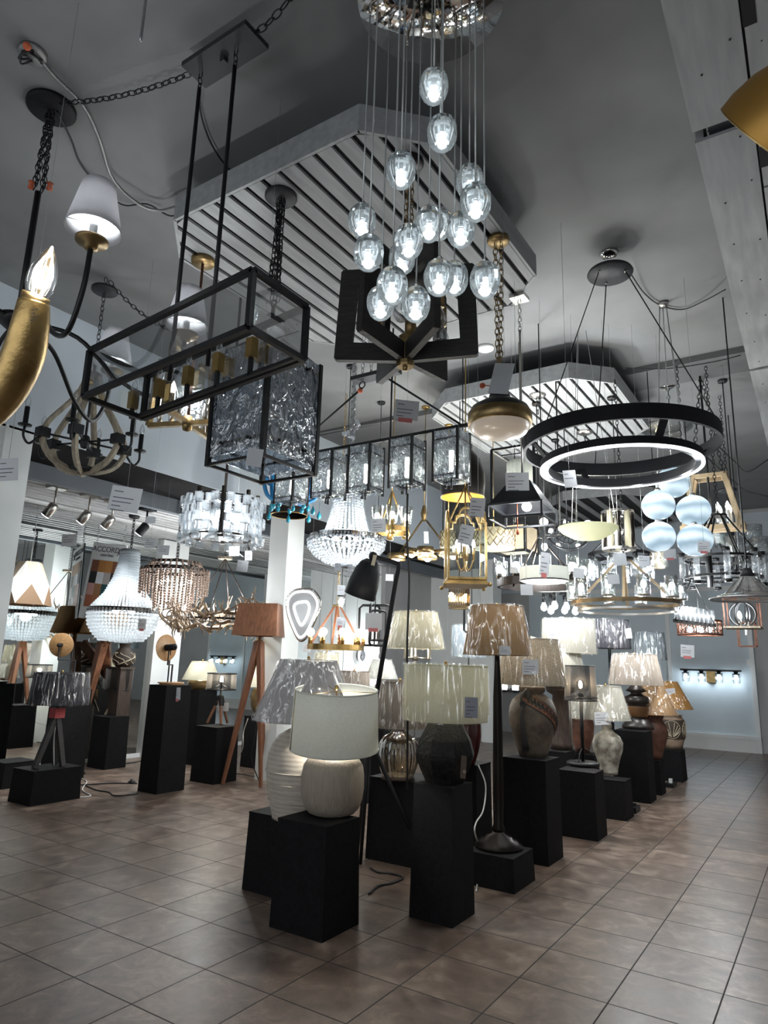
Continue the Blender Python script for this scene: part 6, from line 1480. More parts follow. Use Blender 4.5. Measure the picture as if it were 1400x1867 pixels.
# ---- trellis pattern drums
def trellis(label, px, py, hw, hh, depth):
    q = D(px, py, depth); k = depth / F_PX; x, y = q.x, q.y; R, H = hw * k, hh * k; t = T('drum_pendant', label, 'pendant', q)
    s = t.part('drum_shade', MB().lathe([(R, q.z - H), (R, q.z + H), (R - .004, q.z + H), (R - .004, q.z - H), (R, q.z - H)], (x, y, 0), 40), M['s_cream'])
    b = MB(); n = max(10, int(2 * PI * R / .075)); rows = max(2, int(2 * H / .075))
    for i in range(n):
        for j in range(rows):
            a = 2 * PI * (i + .5 * (j % 2)) / n; z = q.z - H + (j + .5) * 2 * H / rows; da = PI / n; dz = H / rows
            P4 = [(a - da, z), (a, z + dz), (a + da, z), (a, z - dz), (a - da, z)]
            b.tube([Vector((x + (R + .004) * math.cos(w), y + (R + .004) * math.sin(w), v)) for w, v in P4], .006, 4)
    t.part('trellis_band', b, M['goldurn'], s)
    t.part('diffuser', MB().disc((x, y, q.z - H + .008), R * .97, .004, 32), M['s_white']); t.part('spider', MB().rod((x - R, y, q.z + H - .01), (x + R, y, q.z + H - .01), .004, 5), M['brass'])
    t.part('bulb', MB().ball((x, y, q.z), .035, 10, 8), M['bulb']); t.lamp((x, y, q.z), 6, .05, (1, .96, .8)); cordup(t, x, y, q.z + H - .01, 'brass', .006, 'stem', 'brass'); return t
trellis('cream drum pendant with a bronze trellis pattern behind the gold lantern', 900, 984, 38, 17, 7.6)
trellis('narrow cream drum pendant with trellis pattern seen through the gold lantern', 817, 984, 14, 15, 7.9)
# ---- woven panel box pendant
q = D(940, 985, 8.6); k = 8.6 / F_PX; x, y = q.x, q.y
t = T('box_pendant', 'large square pendant of woven beige panels with a dark frame, behind the trellis drum', 'pendant', q)
S = 30 * k; b = MB()
for z in (q.z - 24 * k, q.z + 24 * k): b.bar((x - S, y - S, z), (x + S, y - S, z), .03).bar((x - S, y + S, z), (x + S, y + S, z), .03).bar((x - S, y - S, z), (x - S, y + S, z), .03).bar((x + S, y - S, z), (x + S, y + S, z), .03)
for a in (-1, 1):
    for c in (-1, 1): b.bar((x + a * S, y + c * S, q.z - 24 * k), (x + a * S, y + c * S, q.z + 24 * k), .03)
b.bar((x - S, y, q.z + 24 * k), (x + S, y, q.z + 24 * k), .02)
t.part('frame', b, M['blk'])
for (a, c) in (((-S, -S), (S, -S)), ((S, -S), (S, S)), ((S, S), (-S, S)), ((-S, S), (-S, -S))): t.part('woven_panel', MB().poly([(x + a[0], y + a[1], q.z - 23 * k), (x + c[0], y + c[1], q.z - 23 * k), (x + c[0], y + c[1], q.z + 23 * k), (x + a[0], y + a[1], q.z + 23 * k)], (0, .004, 0) if a[1] == c[1] else (.004, 0, 0)), M['woven'])
t.part('diffuser', MB().box(x - S, x + S, y - S, y + S, q.z - 22 * k, q.z - 21.5 * k), M['s_white']); t.lamp((x, y, q.z + .02), 8, .06); t.part('bulb', MB().ball((x, y, q.z), .04, 10, 8), M['bulb']); cordup(t, x, y, q.z + 24 * k, 'blk', .01, 'stem')
# ---- yellow glass bowl
q = D(1072, 970, 6.2); k = 6.2 / F_PX; x, y = q.x, q.y
t = T('bowl_pendant', 'shallow pale yellow glass bowl pendant on thin cables under the ring light', 'pendant', q)
R = 53 * k; ye = shade('yellow frosted glass', (.80, .80, .58), .5, .03)
t.part('bowl', MB().lathe([(0, q.z - .075), (R * .5, q.z - .06), (R * .85, q.z - .01), (R, q.z + .03), (R, q.z + .045), (R * .97, q.z + .045), (R * .8, q.z + .0), (R * .4, q.z - .055), (0, q.z - .068)], (x, y, 0), 56), ye)
b = MB(); zt = hang_z(x, y)
for i in range(3): a = 2 * PI * i / 3 + .4; b.rod((x + R * .95 * math.cos(a), y + R * .95 * math.sin(a), q.z + .04), (x + .05 * math.cos(a), y + .05 * math.sin(a), zt), .003, 5)
t.part('cable', b, M['wire']); t.part('bulb', MB().ball((x, y, q.z + .07), .04, 10, 8), M['bulbc']); t.lamp((x, y, q.z + .10), 5, .05, (1, .98, .88)); t.part('socket', MB().rod((x, y, q.z - .05), (x, y, q.z + .05), .015, 8), M['nick'])
# ---- tube glass drum
q = D(1127, 968, 6.9); k = 6.9 / F_PX; x, y = q.x, q.y
t = T('tube_chandelier', 'drum chandelier of tall pale amber glass tubes between dark bars, right of the yellow bowl', 'chandelier', q)
for i in range(10):
    a = 2 * PI * i / 10; e = Vector((x + 25 * k * math.cos(a), y + 25 * k * math.sin(a), q.z)); m = M['s_cream'] if i % 2 else M['bronze']
    t.part('glass_tube' if i % 2 else 'dark_bar', MB().rod(e - Vector((0, 0, 34 * k)), e + Vector((0, 0, 34 * k)), .030 if i % 2 else .022, 12), m)
for z in (q.z - 34 * k, q.z + 34 * k): t.part('hoop', MB().ring((x, y), 29 * k, 22 * k, z - .012, z + .012, 40), M['nick'])
t.part('bulb', MB().ball((x, y, q.z), .05, 10, 8), M['bulb']); t.lamp((x, y, q.z), 6, .06); b = MB().bar((x - 25 * k, y, q.z + 34 * k), (x + 25 * k, y, q.z + 34 * k), .014); t.part('crossbar', b, M['nick']); cordup(t, x, y, q.z + 34 * k, 'blk', .022, 'stem', 'blk')
# ---- cluster of swirled glass globes
cl = [(1226, 880, 30, 5.9), (1200, 921, 29, 5.6), (1264, 931, 30, 5.6), (1201, 978, 29, 5.55), (1267, 985, 31, 5.5)]
q = D(1232, 900, 5.7); x, y = q.x, q.y
t = T('globe_cluster', 'cluster of five lit swirled white glass globes on clear cords', 'chandelier', (x, y, q.z))
zc = hang_z(x, y); canopy(t, x, y, zc - .04, .045, 'nick', .045)
for (px, py, hw, d) in cl:
    g = D(px, py, d); r = hw * d / F_PX
    gl_ = t.part('glass_globe', MB().ball(g, r, 28, 18, .94), M['globe']); t.part('cap', MB().lathe([(0, r * .9), (.03, r * .9), (.02, r * 1.1), (0, r * 1.12)], g, 12), M['nick'], gl_)
    t.part('cord', MB().tube([g + Vector((0, 0, r)), (x + (g.x - x) * .2, y + (g.y - y) * .2, zc - .04)], .004, 6), M['clearcord']); t.lamp(g + Vector((0, 0, r * .35)), .24 / (BACK if g.y > 2.4 else 1), .03, (.85, .94, 1))
    t.part('bulb', MB().ball(g + Vector((0, 0, r * .5)), .025, 8, 6), M['bulbc'], gl_)
# ---- pale wood beam chandelier
q = D(1296, 915, 7.2); k = 7.2 / F_PX; x, y = q.x, q.y
t = T('beam_chandelier', 'pale wood beam chandelier with slanted sides behind the white globes', 'chandelier', q)
b = MB(); zt, zb = q.z + 46 * k, q.z - 50 * k
def V3(dx, dy, z): return Vector((x + dx * k, y + dy * k, z))
for dy in (-16, 16):
    for s in (-1, 1): t.part('side_beam', MB().bar(V3(s * 26, dy, zt), V3(s * 46, dy, zb), .048), M['woodp'])
    t.part('top_beam', MB().bar(V3(-26, dy, zt), V3(26, dy, zt), .042), M['woodp']); t.part('bottom_beam', MB().bar(V3(-46, dy, zb), V3(46, dy, zb), .05), M['woodp'])
for s in (-1, 1):
    t.part('end_beam', MB().bar(V3(s * 46, -16, zb), V3(s * 46, 16, zb), .08), M['woodp']); t.part('end_beam', MB().bar(V3(s * 26, -16, zt), V3(s * 26, 16, zt), .06), M['woodp'])
for dx in (-24, -6, 12, 28):
    for dy in (-16, 16): e = V3(dx, dy, zb + .05); c = t.part('candle', MB().rod(e, e + Vector((0, 0, .12)), .02, 8), M['inner']); candle_bulb(t, e + Vector((0, 0, .12)), 'bulb', .022, c)
b = MB()
for s in (-1, 1): b.chain(V3(s * 26, -16, zt), (x, y, hang_z(x, y)), .07, .018)
t.part('chain', b, M['blk']); t.part('rod', MB().rod((x, y - .1, zb), (x, y - .1, hang_z(x, y)), .012, 8), M['blk']); canopy(t, x, y, hang_z(x, y) - .03, .09, 'blk', .032)
b = MB()
for i in range(5): b.rod(V3(30 + 3 * i - 6, 0, zb - .05), V3(20 + 10 * i, 10, zb - .62), .008, 6)
# ---- black bars with crystal cylinders
q = D(1316, 1040, 6.7); k = 6.7 / F_PX; x, y = q.x, q.y
t = T('crystal_bar_chandelier', 'black round chandelier with two hoops and clear crystal cylinders at the right', 'chandelier', q)
for z, r in ((q.z + 21 * k, 66), (q.z - 14 * k, 66)): t.part('hoop', MB().ring((x, y), r * k, r * k - .016, z - .012, z + .012, 56), M['blk'])
for i in range(8):
    a = 2 * PI * i / 8 + .25; e = Vector((x + 66 * k * math.cos(a), y + 66 * k * math.sin(a), q.z))
    p_ = t.part('crystal_cylinder', MB().rod(e + Vector((0, 0, -26 * k)), e + Vector((0, 0, 30 * k)), .030, 14), M['crysb'])
    t.part('end_cap', MB().rod(e + Vector((0, 0, 27 * k)), e + Vector((0, 0, 33 * k)), .034, 12), M['blk'], p_); t.part('end_cap', MB().rod(e + Vector((0, 0, -29 * k)), e + Vector((0, 0, -23 * k)), .034, 12), M['blk'], p_)
for i in range(4):
    a = PI / 4 * (2 * i) + .2; t.part('spoke', MB().bar((x, y, q.z - 14 * k), (x + 66 * k * math.cos(a), y + 66 * k * math.sin(a), q.z - 14 * k), .018), M['blk'])
b = MB(); zt = q.z + 100 * k
for i in range(6): a = PI / 3 * i; b.rod((x + 14 * k * math.cos(a), y + 14 * k * math.sin(a), zt), (x + 64 * k * math.cos(a), y + 64 * k * math.sin(a), q.z + 21 * k), .009, 6)
t.part('stay_rod', b, M['blk']); t.part('top_plate', MB().disc((x, y, zt), 16 * k, .02, 24), M['blk']); t.part('centre_post', MB().rod((x - .1, y - .1, q.z - 32 * k), (x - .1, y - .1, q.z + 50 * k), .03, 12), M['blk']); vchain(t, x, y, zt, hang_z(x, y))
# ---- grey glass shade chandelier
q = D(1335, 1000, 7.6); k = 7.6 / F_PX; x, y = q.x, q.y
t = T('glass_shade_chandelier', 'chandelier with smoky glass cup shades on curved dark arms at the right edge', 'chandelier', q)
for i in range(9):
    a = 2 * PI * i / 9; up = (i % 3 == 0); rr = (34 if up else 60) * k; zz = q.z + (26 if up else -4) * k; e = Vector((x + rr * math.cos(a), y + rr * math.sin(a), zz))
    ar = t.part('arm', MB().tube(spline([(x, y, q.z - 30 * k), (x + rr * .5 * math.cos(a), y + rr * .5 * math.sin(a), q.z - 40 * k), (e.x, e.y, zz - 20 * k)]), .010, 6), M['char'])
    t.part('glass_shade', MB().lathe([(.02, -20 * k), (15 * k, -17 * k), (17 * k, 14 * k), (16.4 * k, 14 * k), (14.4 * k, -16 * k)], e, 24), M['seedy'], ar); candle_bulb(t, e - Vector((0, 0, 16 * k)), parent=ar, r=.02)
t.part('stem', MB().lathe([(0, q.z - 50 * k), (.04, q.z - 40 * k), (.02, q.z - 20 * k), (.05, q.z + 10 * k), (.02, q.z + 60 * k), (.06, q.z + 66 * k), (0, q.z + 70 * k)], (x, y, 0), 16), M['char']); vchain(t, x, y, q.z + 68 * k, hang_z(x, y)); canopy(t, x, y, zat(x, y, 897), .10, 'char', .03)
# ---- ring of glass cylinders
q = D(1141, 1104, 6.3); k = 6.3 / F_PX; x, y = q.x, q.y
t = T('cylinder_ring_chandelier', 'grey wood ring chandelier carrying lit textured glass cylinders, above the wrapped drum shades', 'chandelier', q)
t.part('ring', MB().ring((x, y), 97 * k, 91 * k, q.z + .0, q.z + .035, 72), M['goldurn']); t.part('inner_ring', MB().ring((x, y), 86 * k, 83 * k, q.z - .06, q.z - .04, 72), M['nick'])
for i in range(10):
    a = 2 * PI * i / 10 + .25; e = Vector((x + 93 * k * math.cos(a), y + 93 * k * math.sin(a), q.z + .05))
    c = t.part('socket', MB().lathe([(0, 0), (.055, 0), (.055, .012), (.02, .02), (.02, .06), (0, .06)], e, 14), M['nick']); t.part('glass_cylinder', MB().lathe([(.058, .012), (.058, .19), (.055, .19), (.055, .012)], e, 22), M['seedy'], c); t.part('bulb', MB().ball(e + Vector((0, 0, .10)), .026, 10, 8, 1.3), M['bulb'], c); t.lamp(e + Vector((0, 0, .10)), .5, .03)
b = MB(); zt = q.z + 84 * k
for i in range(4): a = PI / 2 * i + .2; b.bar((x + 90 * k * math.cos(a), y + 90 * k * math.sin(a), q.z), (x + 10 * k * math.cos(a), y + 10 * k * math.sin(a), zt), .022)
t.part('stay_bar', b, M['woodp']); t.part('top_plate', MB().disc((x, y, zt), .09, .02, 24), M['blk']); vchain(t, x, y, zt, hang_z(x, y))
# ---- dark hoop with glass cylinders behind it
q = D(1128, 1012, 8.5); k = 8.5 / F_PX; x, y = q.x, q.y
t = T('hoop_chandelier', 'dark two hoop chandelier with hanging ribbed glass cylinders under the tube drum', 'chandelier', q)
t.part('hoop', MB().ring((x, y), 54 * k, 50 * k, q.z - .02, q.z + .02, 56), M['blk']); t.part('hoop', MB().ring((x, y), 34 * k, 31 * k, q.z - 10 * k - .02, q.z - 10 * k + .02, 48), M['blk'])
for i in range(8):
    a = 2 * PI * i / 8; e = Vector((x + 52 * k * math.cos(a), y + 52 * k * math.sin(a), q.z)); c = t.part('socket', MB().rod(e + Vector((0, 0, -12 * k)), e, .03, 10), M['blk']); t.part('glass_cylinder', MB().lathe([(8 * k, -44 * k), (8 * k, -10 * k), (2 * k, -9 * k)], e, 20, flute=(10, .05)), M['seedy'], c); t.part('bulb', MB().ball(e + Vector((0, 0, -26 * k)), .035, 8, 6), M['bulbc'], c)
b = MB()
for i in range(4): a = PI / 2 * i + .5; b.rod((x + 52 * k * math.cos(a), y + 52 * k * math.sin(a), q.z), (x, y, q.z + 50 * k), .010, 6)
for i in range(6): a = PI / 3 * i; b.bar((x + 52 * k * math.cos(a), y + 52 * k * math.sin(a), q.z), (x + 32 * k * math.cos(a), y + 32 * k * math.sin(a), q.z - 10 * k), .015)
t.part('stay_rod', b, M['blk']); t.lamp((x, y, q.z - .2), 6, .08); cordup(t, x, y, q.z + 50 * k, 'blk', .014, 'stem', 'blk')
# ---- white lit drum with dark ring under it
q = D(992, 1050, 6.0); k = 6.0 / F_PX; x, y = q.x, q.y
t = T('drum_pendant', 'glowing shallow white drum pendant with a pulled down diffuser, right of the tan floor lamp', 'pendant', q)
R = 44 * k; s = t.part('drum_shade', MB().lathe([(R, q.z - .05), (R, q.z + .07), (R - .004, q.z + .07), (R - .004, q.z - .05)], (x, y, 0), 48), M['s_white']); t.part('diffuser', MB().lathe([(0, q.z - .065), (R * .8, q.z - .06), (R * .99, q.z - .045)], (x, y, 0), 48), M['s_white'], s)
t.part('trim', MB().torus((x, y, q.z - .045), R, .006, 48, 6), M['char'], s); t.lamp((x, y, q.z + .0), 9, .06, (.92, .95, 1)); t.part('bulb', MB().ball((x, y, q.z + .02), .04, 10, 8), M['bulbc']); t.part('spider', MB().rod((x - R, y, q.z + .06), (x + R, y, q.z + .06), .005, 5), M['nick']); cordup(t, x, y, q.z + .06, 'blk', .01, 'stem')
q = D(985, 1066, 7.0); k = 7.0 / F_PX; x, y = q.x, q.y
t = T('hoop_chandelier', 'wide dark hoop chandelier with clear glass cups and round bulbs behind the white drum', 'chandelier', q)
t.part('hoop', MB().ring((x, y), 78 * k, 72 * k, q.z - .03, q.z + .05, 64), M['bronze'])
for i in range(9):
    a = 2 * PI * i / 9 + .3; e = Vector((x + 75 * k * math.cos(a), y + 75 * k * math.sin(a), q.z + .05)); c = t.part('socket', MB().lathe([(0, 0), (.04, 0), (.02, .05), (0, .05)], e, 12), M['bronze']); t.part('glass_cup', MB().lathe([(.03, .02), (.055, .06), (.055, .22)], e, 20), M['glass'], c); t.part('bulb', MB().ball(e + Vector((0, 0, .10)), .042, 10, 8), M['bulbc'], c)
b = MB()
for i in range(3): a = 2 * PI * i / 3 + .6; b.rod((x + 75 * k * math.cos(a), y + 75 * k * math.sin(a), q.z), (x, y, q.z + 90 * k), .010, 6)
t.part('stay_rod', b, M['bronze']); t.lamp((x, y, q.z + .25), 8, .08); cordup(t, x, y, q.z + 90 * k, 'bronze', .012, 'stem', 'bronze')
# ---- caged wheel light
q = D(1034, 973, 7.6); k = 7.6 / F_PX; x, y = q.x, q.y
t = T('wheel_light', 'black spoked wheel light hung upright behind the yellow bowl', 'wheel light', q)
Rm = Matrix.Translation(q) @ Matrix.Rotation(.45, 4, 'Z') @ Matrix.Rotation(R_(64), 4, 'X')
for r, w in ((36, .018), (22, .012), (8, .02)): t.part('hoop', MB().torus((0, 0, 0), r * k, w, 48, 6).xf(Rm), M['blk'])
b = MB()
for i in range(16): a = 2 * PI * i / 16; b.rod((8 * k * math.cos(a), 8 * k * math.sin(a), .05), (36 * k * math.cos(a), 36 * k * math.sin(a), 0), .005, 5)
t.part('spokes', b.xf(Rm), M['blk']); t.part('hub', MB().ball(q, 7 * k, 14, 8, .6), M['bronze'])
for i in range(5): a = 2 * PI * i / 5 + .3; t.part('bulb', MB().ball(Rm @ Vector((30 * k * math.cos(a), 30 * k * math.sin(a), -.03)), .03, 8, 6), M['bulb'])
t.part('bracket', MB().bar(q, (q.x, q.y, q.z + 40 * k), .022), M['blk']); cordup(t, x, y, q.z + 38 * k, 'blk', .014, 'stem', 'blk')
# ---- bulb stick pendant in front of the wheel
q = D(992, 978, 6.6); k = 6.6 / F_PX; x, y = q.x, q.y
t = T('stick_pendant', 'short black stick pendant with one bulb above and one below', 'pendant', q)
t.part('body', MB().lathe([(0, q.z - 14 * k), (.02, q.z - 14 * k), (.022, q.z - 4 * k), (.035, q.z - 3 * k), (.035, q.z + 5 * k), (.022, q.z + 8 * k), (.024, q.z + 20 * k), (0, q.z + 20 * k)], (x, y, 0), 14).rod((x - .06, y, q.z), (x + .16, y, q.z), .015, 8), M['blk']); t.part('bulb', MB().ball((x, y, q.z + 27 * k), .042, 12, 8), M['bulb']); t.part('bulb', MB().ball((x, y, q.z - 19 * k), .030, 12, 8, 1.4), M['bulb']); t.lamp((x, y, q.z + 30 * k), 2, .04)
x2 = x + .16; t.part('stem', MB().rod((x2, y, q.z), (x2, y, hang_z(x2, y)), .008, 6), M['blk'])
# ---- brass wagon ring with glass cups
q = D(713, 968, 6.9); k = 6.9 / F_PX; x, y = q.x, q.y
t = T('brass_ring_chandelier', 'brass ring chandelier with flared clear glass cups behind the crystal basket', 'chandelier', q)
t.part('ring', MB().ring((x, y), 33 * k, 29 * k, q.z - .025, q.z + .03, 48), M['brass'])
for i in range(6):
    a = 2 * PI * i / 6 + .1; e = Vector((x + 31 * k * math.cos(a), y + 31 * k * math.sin(a), q.z + .03)); c = t.part('socket', MB().lathe([(0, -.10), (.035, -.09), (.035, -.05), (.02, 0), (.02, .06), (0, .06)], e, 12), M['brass']); t.part('glass_cup', MB().lathe([(.03, .02), (.045, .03), (.068, .20), (.065, .20), (.042, .035)], e, 20), M['glass'], c); t.part('bulb', MB().ball(e + Vector((0, 0, .10)), .028, 10, 8, 1.4), M['bulb'], c)
b = MB()
for i in range(3): a = 2 * PI * i / 3 + .9; b.bar((x + 31 * k * math.cos(a), y + 31 * k * math.sin(a), q.z), (x, y, q.z + 75 * k), .014)
t.part('stay_bar', b, M['brass']); t.lamp((x, y, q.z + .15), 6, .07); cordup(t, x, y, q.z + 75 * k, 'brass', .008, 'stem', 'brass')
# ---- brass cluster of flat round shades
q = D(772, 1012, 8.3); k = 8.3 / F_PX; x, y = q.x, q.y
t = T('disc_chandelier', 'brass chandelier of flat round drum cups on a teardrop hub with two long rods', 'chandelier', q)
zt = q.z + 78 * k; t.part('hub', MB().lathe([(0, zt - 16 * k), (4 * k, zt - 14 * k), (6.5 * k, zt), (3 * k, zt + 14 * k), (0, zt + 16 * k)], (x, y, 0), 18), M['abrass'])
for i, (dx, dy, r) in enumerate(((-58, 0, 17), (-18, -8, 13), (0, 10, 18), (14, -12, 15), (56, 6, 17), (34, 14, 13))):
    e = Vector((x + dx * k, y + dy * k * 1.5, q.z + (i % 2) * 5 * k)); c = t.part('drum_cup', MB().lathe([(0, 6 * k), (r * k, 6 * k), (r * k, -6 * k), (r * k * .96, -6 * k), (r * k * .96, 4 * k)], e, 32), M['abrass']); t.part('bulb', MB().ball(e - Vector((0, 0, 4 * k)), .045, 10, 8), M['bulb'], c)
    t.lamp(e - Vector((0, 0, 10 * k)), 2.4, .05)
t.part('crossbar', MB().bar((x - 62 * k, y, q.z + 6 * k), (x + 60 * k, y, q.z + 6 * k), .03).bar((x, y - 16 * k, q.z + 6 * k), (x, y + 22 * k, q.z + 6 * k), .03), M['abrass'])
for s in (-1, 1): t.part('rod', MB().rod((x + s * 52 * k, y, q.z + 6 * k), (x, y, zt - 8 * k), .012, 8), M['abrass'])
cordup(t, x, y, zt + 14 * k, 'abrass', .01, 'stem', 'brass')
# ---- hanging bulbs on a black frame
q = D(1020, 1082, 8.2); k = 8.2 / F_PX; x, y = q.x, q.y
t = T('bulb_pendant', 'black bar frame with bare bright bulbs hanging from black sockets', 'pendant', q)
t.part('frame', MB().bar((x - 32 * k, y, q.z), (x + 32 * k, y, q.z), .03).bar((x, y - 30 * k, q.z), (x, y + 30 * k, q.z), .03), M['blk'])
for dx, dy, dz in ((-30, 0, 0), (-17, 0, -6), (12, 0, 0), (28, 0, -8), (0, -28, 0), (0, 26, -4)):
    e = Vector((x + dx * k, y + dy * k, q.z + dz * k)); c = t.part('socket', MB().rod(e - Vector((0, 0, 16 * k)), e + Vector((0, 0, -dz * k)), .022, 10), M['blk']); t.part('bulb', MB().lathe([(0, -32 * k), (5 * k, -29 * k), (6 * k, -24 * k), (2.5 * k, -16 * k)], e, 14), M['bulbc'], c); t.lamp(e - Vector((0, 0, 38 * k)), .35, .04)
cordup(t, x, y, q.z, 'blk', .010, 'stem', 'blk')
# ---- bronze crystal drum with warm base
q = D(837, 1088, 7.0); k = 7.0 / F_PX; x, y = q.x, q.y
t = T('crystal_drum_pendant', 'small bronze drum pendant of crystal strips with a warm lit base under the gold lantern', 'pendant', q)
for i in range(26): a = 2 * PI * i / 26; t.part('crystal_strip', MB().bar((x + 17 * k * math.cos(a), y + 17 * k * math.sin(a), q.z - 18 * k), (x + 17 * k * math.cos(a), y + 17 * k * math.sin(a), q.z + 20 * k), .020), M['amber'])
t.part('base_ring', MB().ring((x, y), 19 * k, 15 * k, q.z - 22 * k, q.z - 17 * k, 36), M['goldurn']); t.part('diffuser', MB().disc((x, y, q.z - 21 * k), 15 * k, .01, 28), M['s_cream']); t.part('top_plate', MB().disc((x, y, q.z + 19 * k), 18 * k, .02, 28), M['bronze'])
for s in (-1, 1): t.part('bulb', MB().ball((x + s * .05, y - .03, q.z - 5 * k), .028, 8, 6), M['bulb'])
t.lamp((x, y, q.z), 4, .05, (1, .9, .7)); cordup(t, x, y, q.z + 20 * k, 'bronze', .008, 'stem')
# ---- oval bronze frame and linear crystal light near the back wall
q = D(1275, 1145, 8.2); k = 8.2 / F_PX; x, y = q.x, q.y
t = T('oval_pendant', 'rusty oval hoop pendant with loop tracery near the blue wall', 'pendant', q)
for z in (12, -12): t.part('hoop', MB().torus((x, y, q.z + z * k), 37 * k, .012, 44, 6), M['rust'])
b = MB()
for i in range(12): a = 2 * PI * i / 12; b.rod((x + 37 * k * math.cos(a), y + 37 * k * math.sin(a), q.z - 12 * k), (x + 37 * k * math.cos(a), y + 37 * k * math.sin(a), q.z + 12 * k), .008, 5); b.torus((x + 37 * k * math.cos(a + .26), y + 37 * k * math.sin(a + .26), q.z), 6 * k, .006, 14, 5, Matrix.Rotation(a + .26 + PI / 2, 3, 'Z') @ Matrix.Rotation(PI / 2, 3, 'X'))
t.part('tracery', b, M['rust'])
for i in range(4): a = PI / 2 * i; t.part('bulb', MB().ball((x + 16 * k * math.cos(a), y + 16 * k * math.sin(a), q.z - 3 * k), .035, 8, 6), M['bulbc'])
t.part('crossbar', MB().bar((x - 37 * k, y, q.z - 12 * k), (x + 37 * k, y, q.z - 12 * k), .02).bar((x, y, q.z - 12 * k), (x, y, q.z + 14 * k), .02), M['rust']); cordup(t, x, y, q.z + 12 * k, 'blk', .012, 'stem', 'blk'); t.lamp((x, y, q.z), 6, .07)
q = D(1266, 1132, 6.6); k = 6.6 / F_PX; x, y = q.x, q.y
t = T('linear_crystal_light', 'slanted dark bar of glittering crystal rods hung on chain in front of the rusty oval', 'pendant', q)
p0, p1 = q + Vector((-.12, -.35, -.02)), q + Vector((.12, .45, -.02)); t.part('bar', MB().bar(p0, p1, .03), M['blk'])
for i in range(9): e = p0.lerp(p1, (i + .5) / 9); t.part('crystal_rod', MB().rod(e, e + Vector((0, 0, .15)), .022, 10), M['cryss']); t.part('bulb', MB().ball(e + Vector((0, 0, .08)), .014, 6, 5), M['bulbc'])
b = MB().rod(p0, q + Vector((0, 0, .42)), .005, 5).rod(p1, q + Vector((0, 0, .42)), .005, 5)
t.part('stay_rod', b, M['blk']); vchain(t, x, y, q.z + .42, hang_z(x, y)); t.lamp(q + Vector((0, 0, .2)), 4, .05)
# ---- sphere in a box frame
q = D(1353, 1118, 7.0); k = 7.0 / F_PX; x, y = q.x, q.y
t = T('sphere_lantern', 'open box lantern on a wood base holding a ring sphere with lit candles', 'lantern', q)
S = 27 * k; b = MB()
for a in (-1, 1):
    for c in (-1, 1): b.bar((x + a * S, y + c * S, q.z - 26 * k), (x + a * S, y + c * S, q.z + 27 * k), .014)
for z in (27,): b.bar((x - S, y - S, q.z + z * k), (x + S, y - S, q.z + z * k), .014).bar((x - S, y + S, q.z + z * k), (x + S, y + S, q.z + z * k), .014).bar((x - S, y - S, q.z + z * k), (x - S, y + S, q.z + z * k), .014).bar((x + S, y - S, q.z + z * k), (x + S, y + S, q.z + z * k), .014).bar((x - S, y - S, q.z + z * k), (x + S, y + S, q.z + z * k), .012)
t.part('frame', b, M['rust']); t.part('base', MB().box(x - S * 1.1, x + S * 1.1, y - S * 1.1, y + S * 1.1, q.z - 28 * k, q.z - 25 * k), M['woodg'])
for i in range(3): t.part('sphere_hoop', MB().torus(q + Vector((0, 0, -2 * k)), 22 * k, .010, 36, 6, Matrix.Rotation(i * PI / 3, 3, 'Z') @ Matrix.Rotation(PI / 2, 3, 'X')), M['char'])
for i in range(3): a = 2 * PI * i / 3; e = q + Vector((.05 * math.cos(a), .05 * math.sin(a), -10 * k)); c = t.part('candle', MB().rod(e - Vector((0, 0, 14 * k)), e, .012, 8), M['nick']); candle_bulb(t, e, 'bulb', .018, c)
t.lamp(q, .8, .05); cordup(t, x, y, q.z + 27 * k, 'char', .008, 'stem', 'char')
q = D(1362, 1160, 8.0); k = 8.0 / F_PX; x, y = q.x, q.y
t = T('frame_lantern', 'small open wire box lantern hanging below the ring sphere lantern', 'lantern', q); S = 14 * k; b = MB()
for z in (-18, 24): b.bar((x - S, y - S, q.z + z * k), (x + S, y - S, q.z + z * k), .014).bar((x - S, y + S, q.z + z * k), (x + S, y + S, q.z + z * k), .014).bar((x - S, y - S, q.z + z * k), (x - S, y + S, q.z + z * k), .014).bar((x + S, y - S, q.z + z * k), (x + S, y + S, q.z + z * k), .014)
for a in (-1, 1):
    for c in (-1, 1): b.bar((x + a * S, y + c * S, q.z - 18 * k), (x + a * S, y + c * S, q.z + 24 * k), .014)
b.bar((x - S, y, q.z + 24 * k), (x + S, y, q.z + 24 * k), .014)
t.part('frame', b, M['rust']); t.part('candle', MB().rod((x, y, q.z + 2 * k), (x, y, q.z + 24 * k), .018, 8), M['inner']); cordup(t, x, y, q.z + 24 * k, 'char', .006)
q = D(1366, 1092, 5.4); k = 5.4 / F_PX; x, y = q.x, q.y
t = T('cone_pendant', 'wide clear glass cone pendant at the right edge above the sphere lantern', 'pendant', q)
t.part('glass_cone', MB().lathe([(10 * k, q.z + 44 * k), (40 * k, q.z + 10 * k), (66 * k, q.z), (64 * k, q.z), (39 * k, q.z + 11 * k), (9 * k, q.z + 44 * k)], (x, y, 0), 44), M['glass']); t.part('rim', MB().torus((x, y, q.z), 65 * k, .008, 44, 6), M['wire']); t.part('cap', MB().lathe([(0, q.z + 42 * k), (.06, q.z + 42 * k), (.03, q.z + 56 * k), (0, q.z + 57 * k)], (x, y, 0), 16), M['char']); t.part('bulb', MB().ball((x, y, q.z + 28 * k), .035, 10, 8), M['bulbg']); cordup(t, x, y, q.z + 55 * k, 'char', .006)
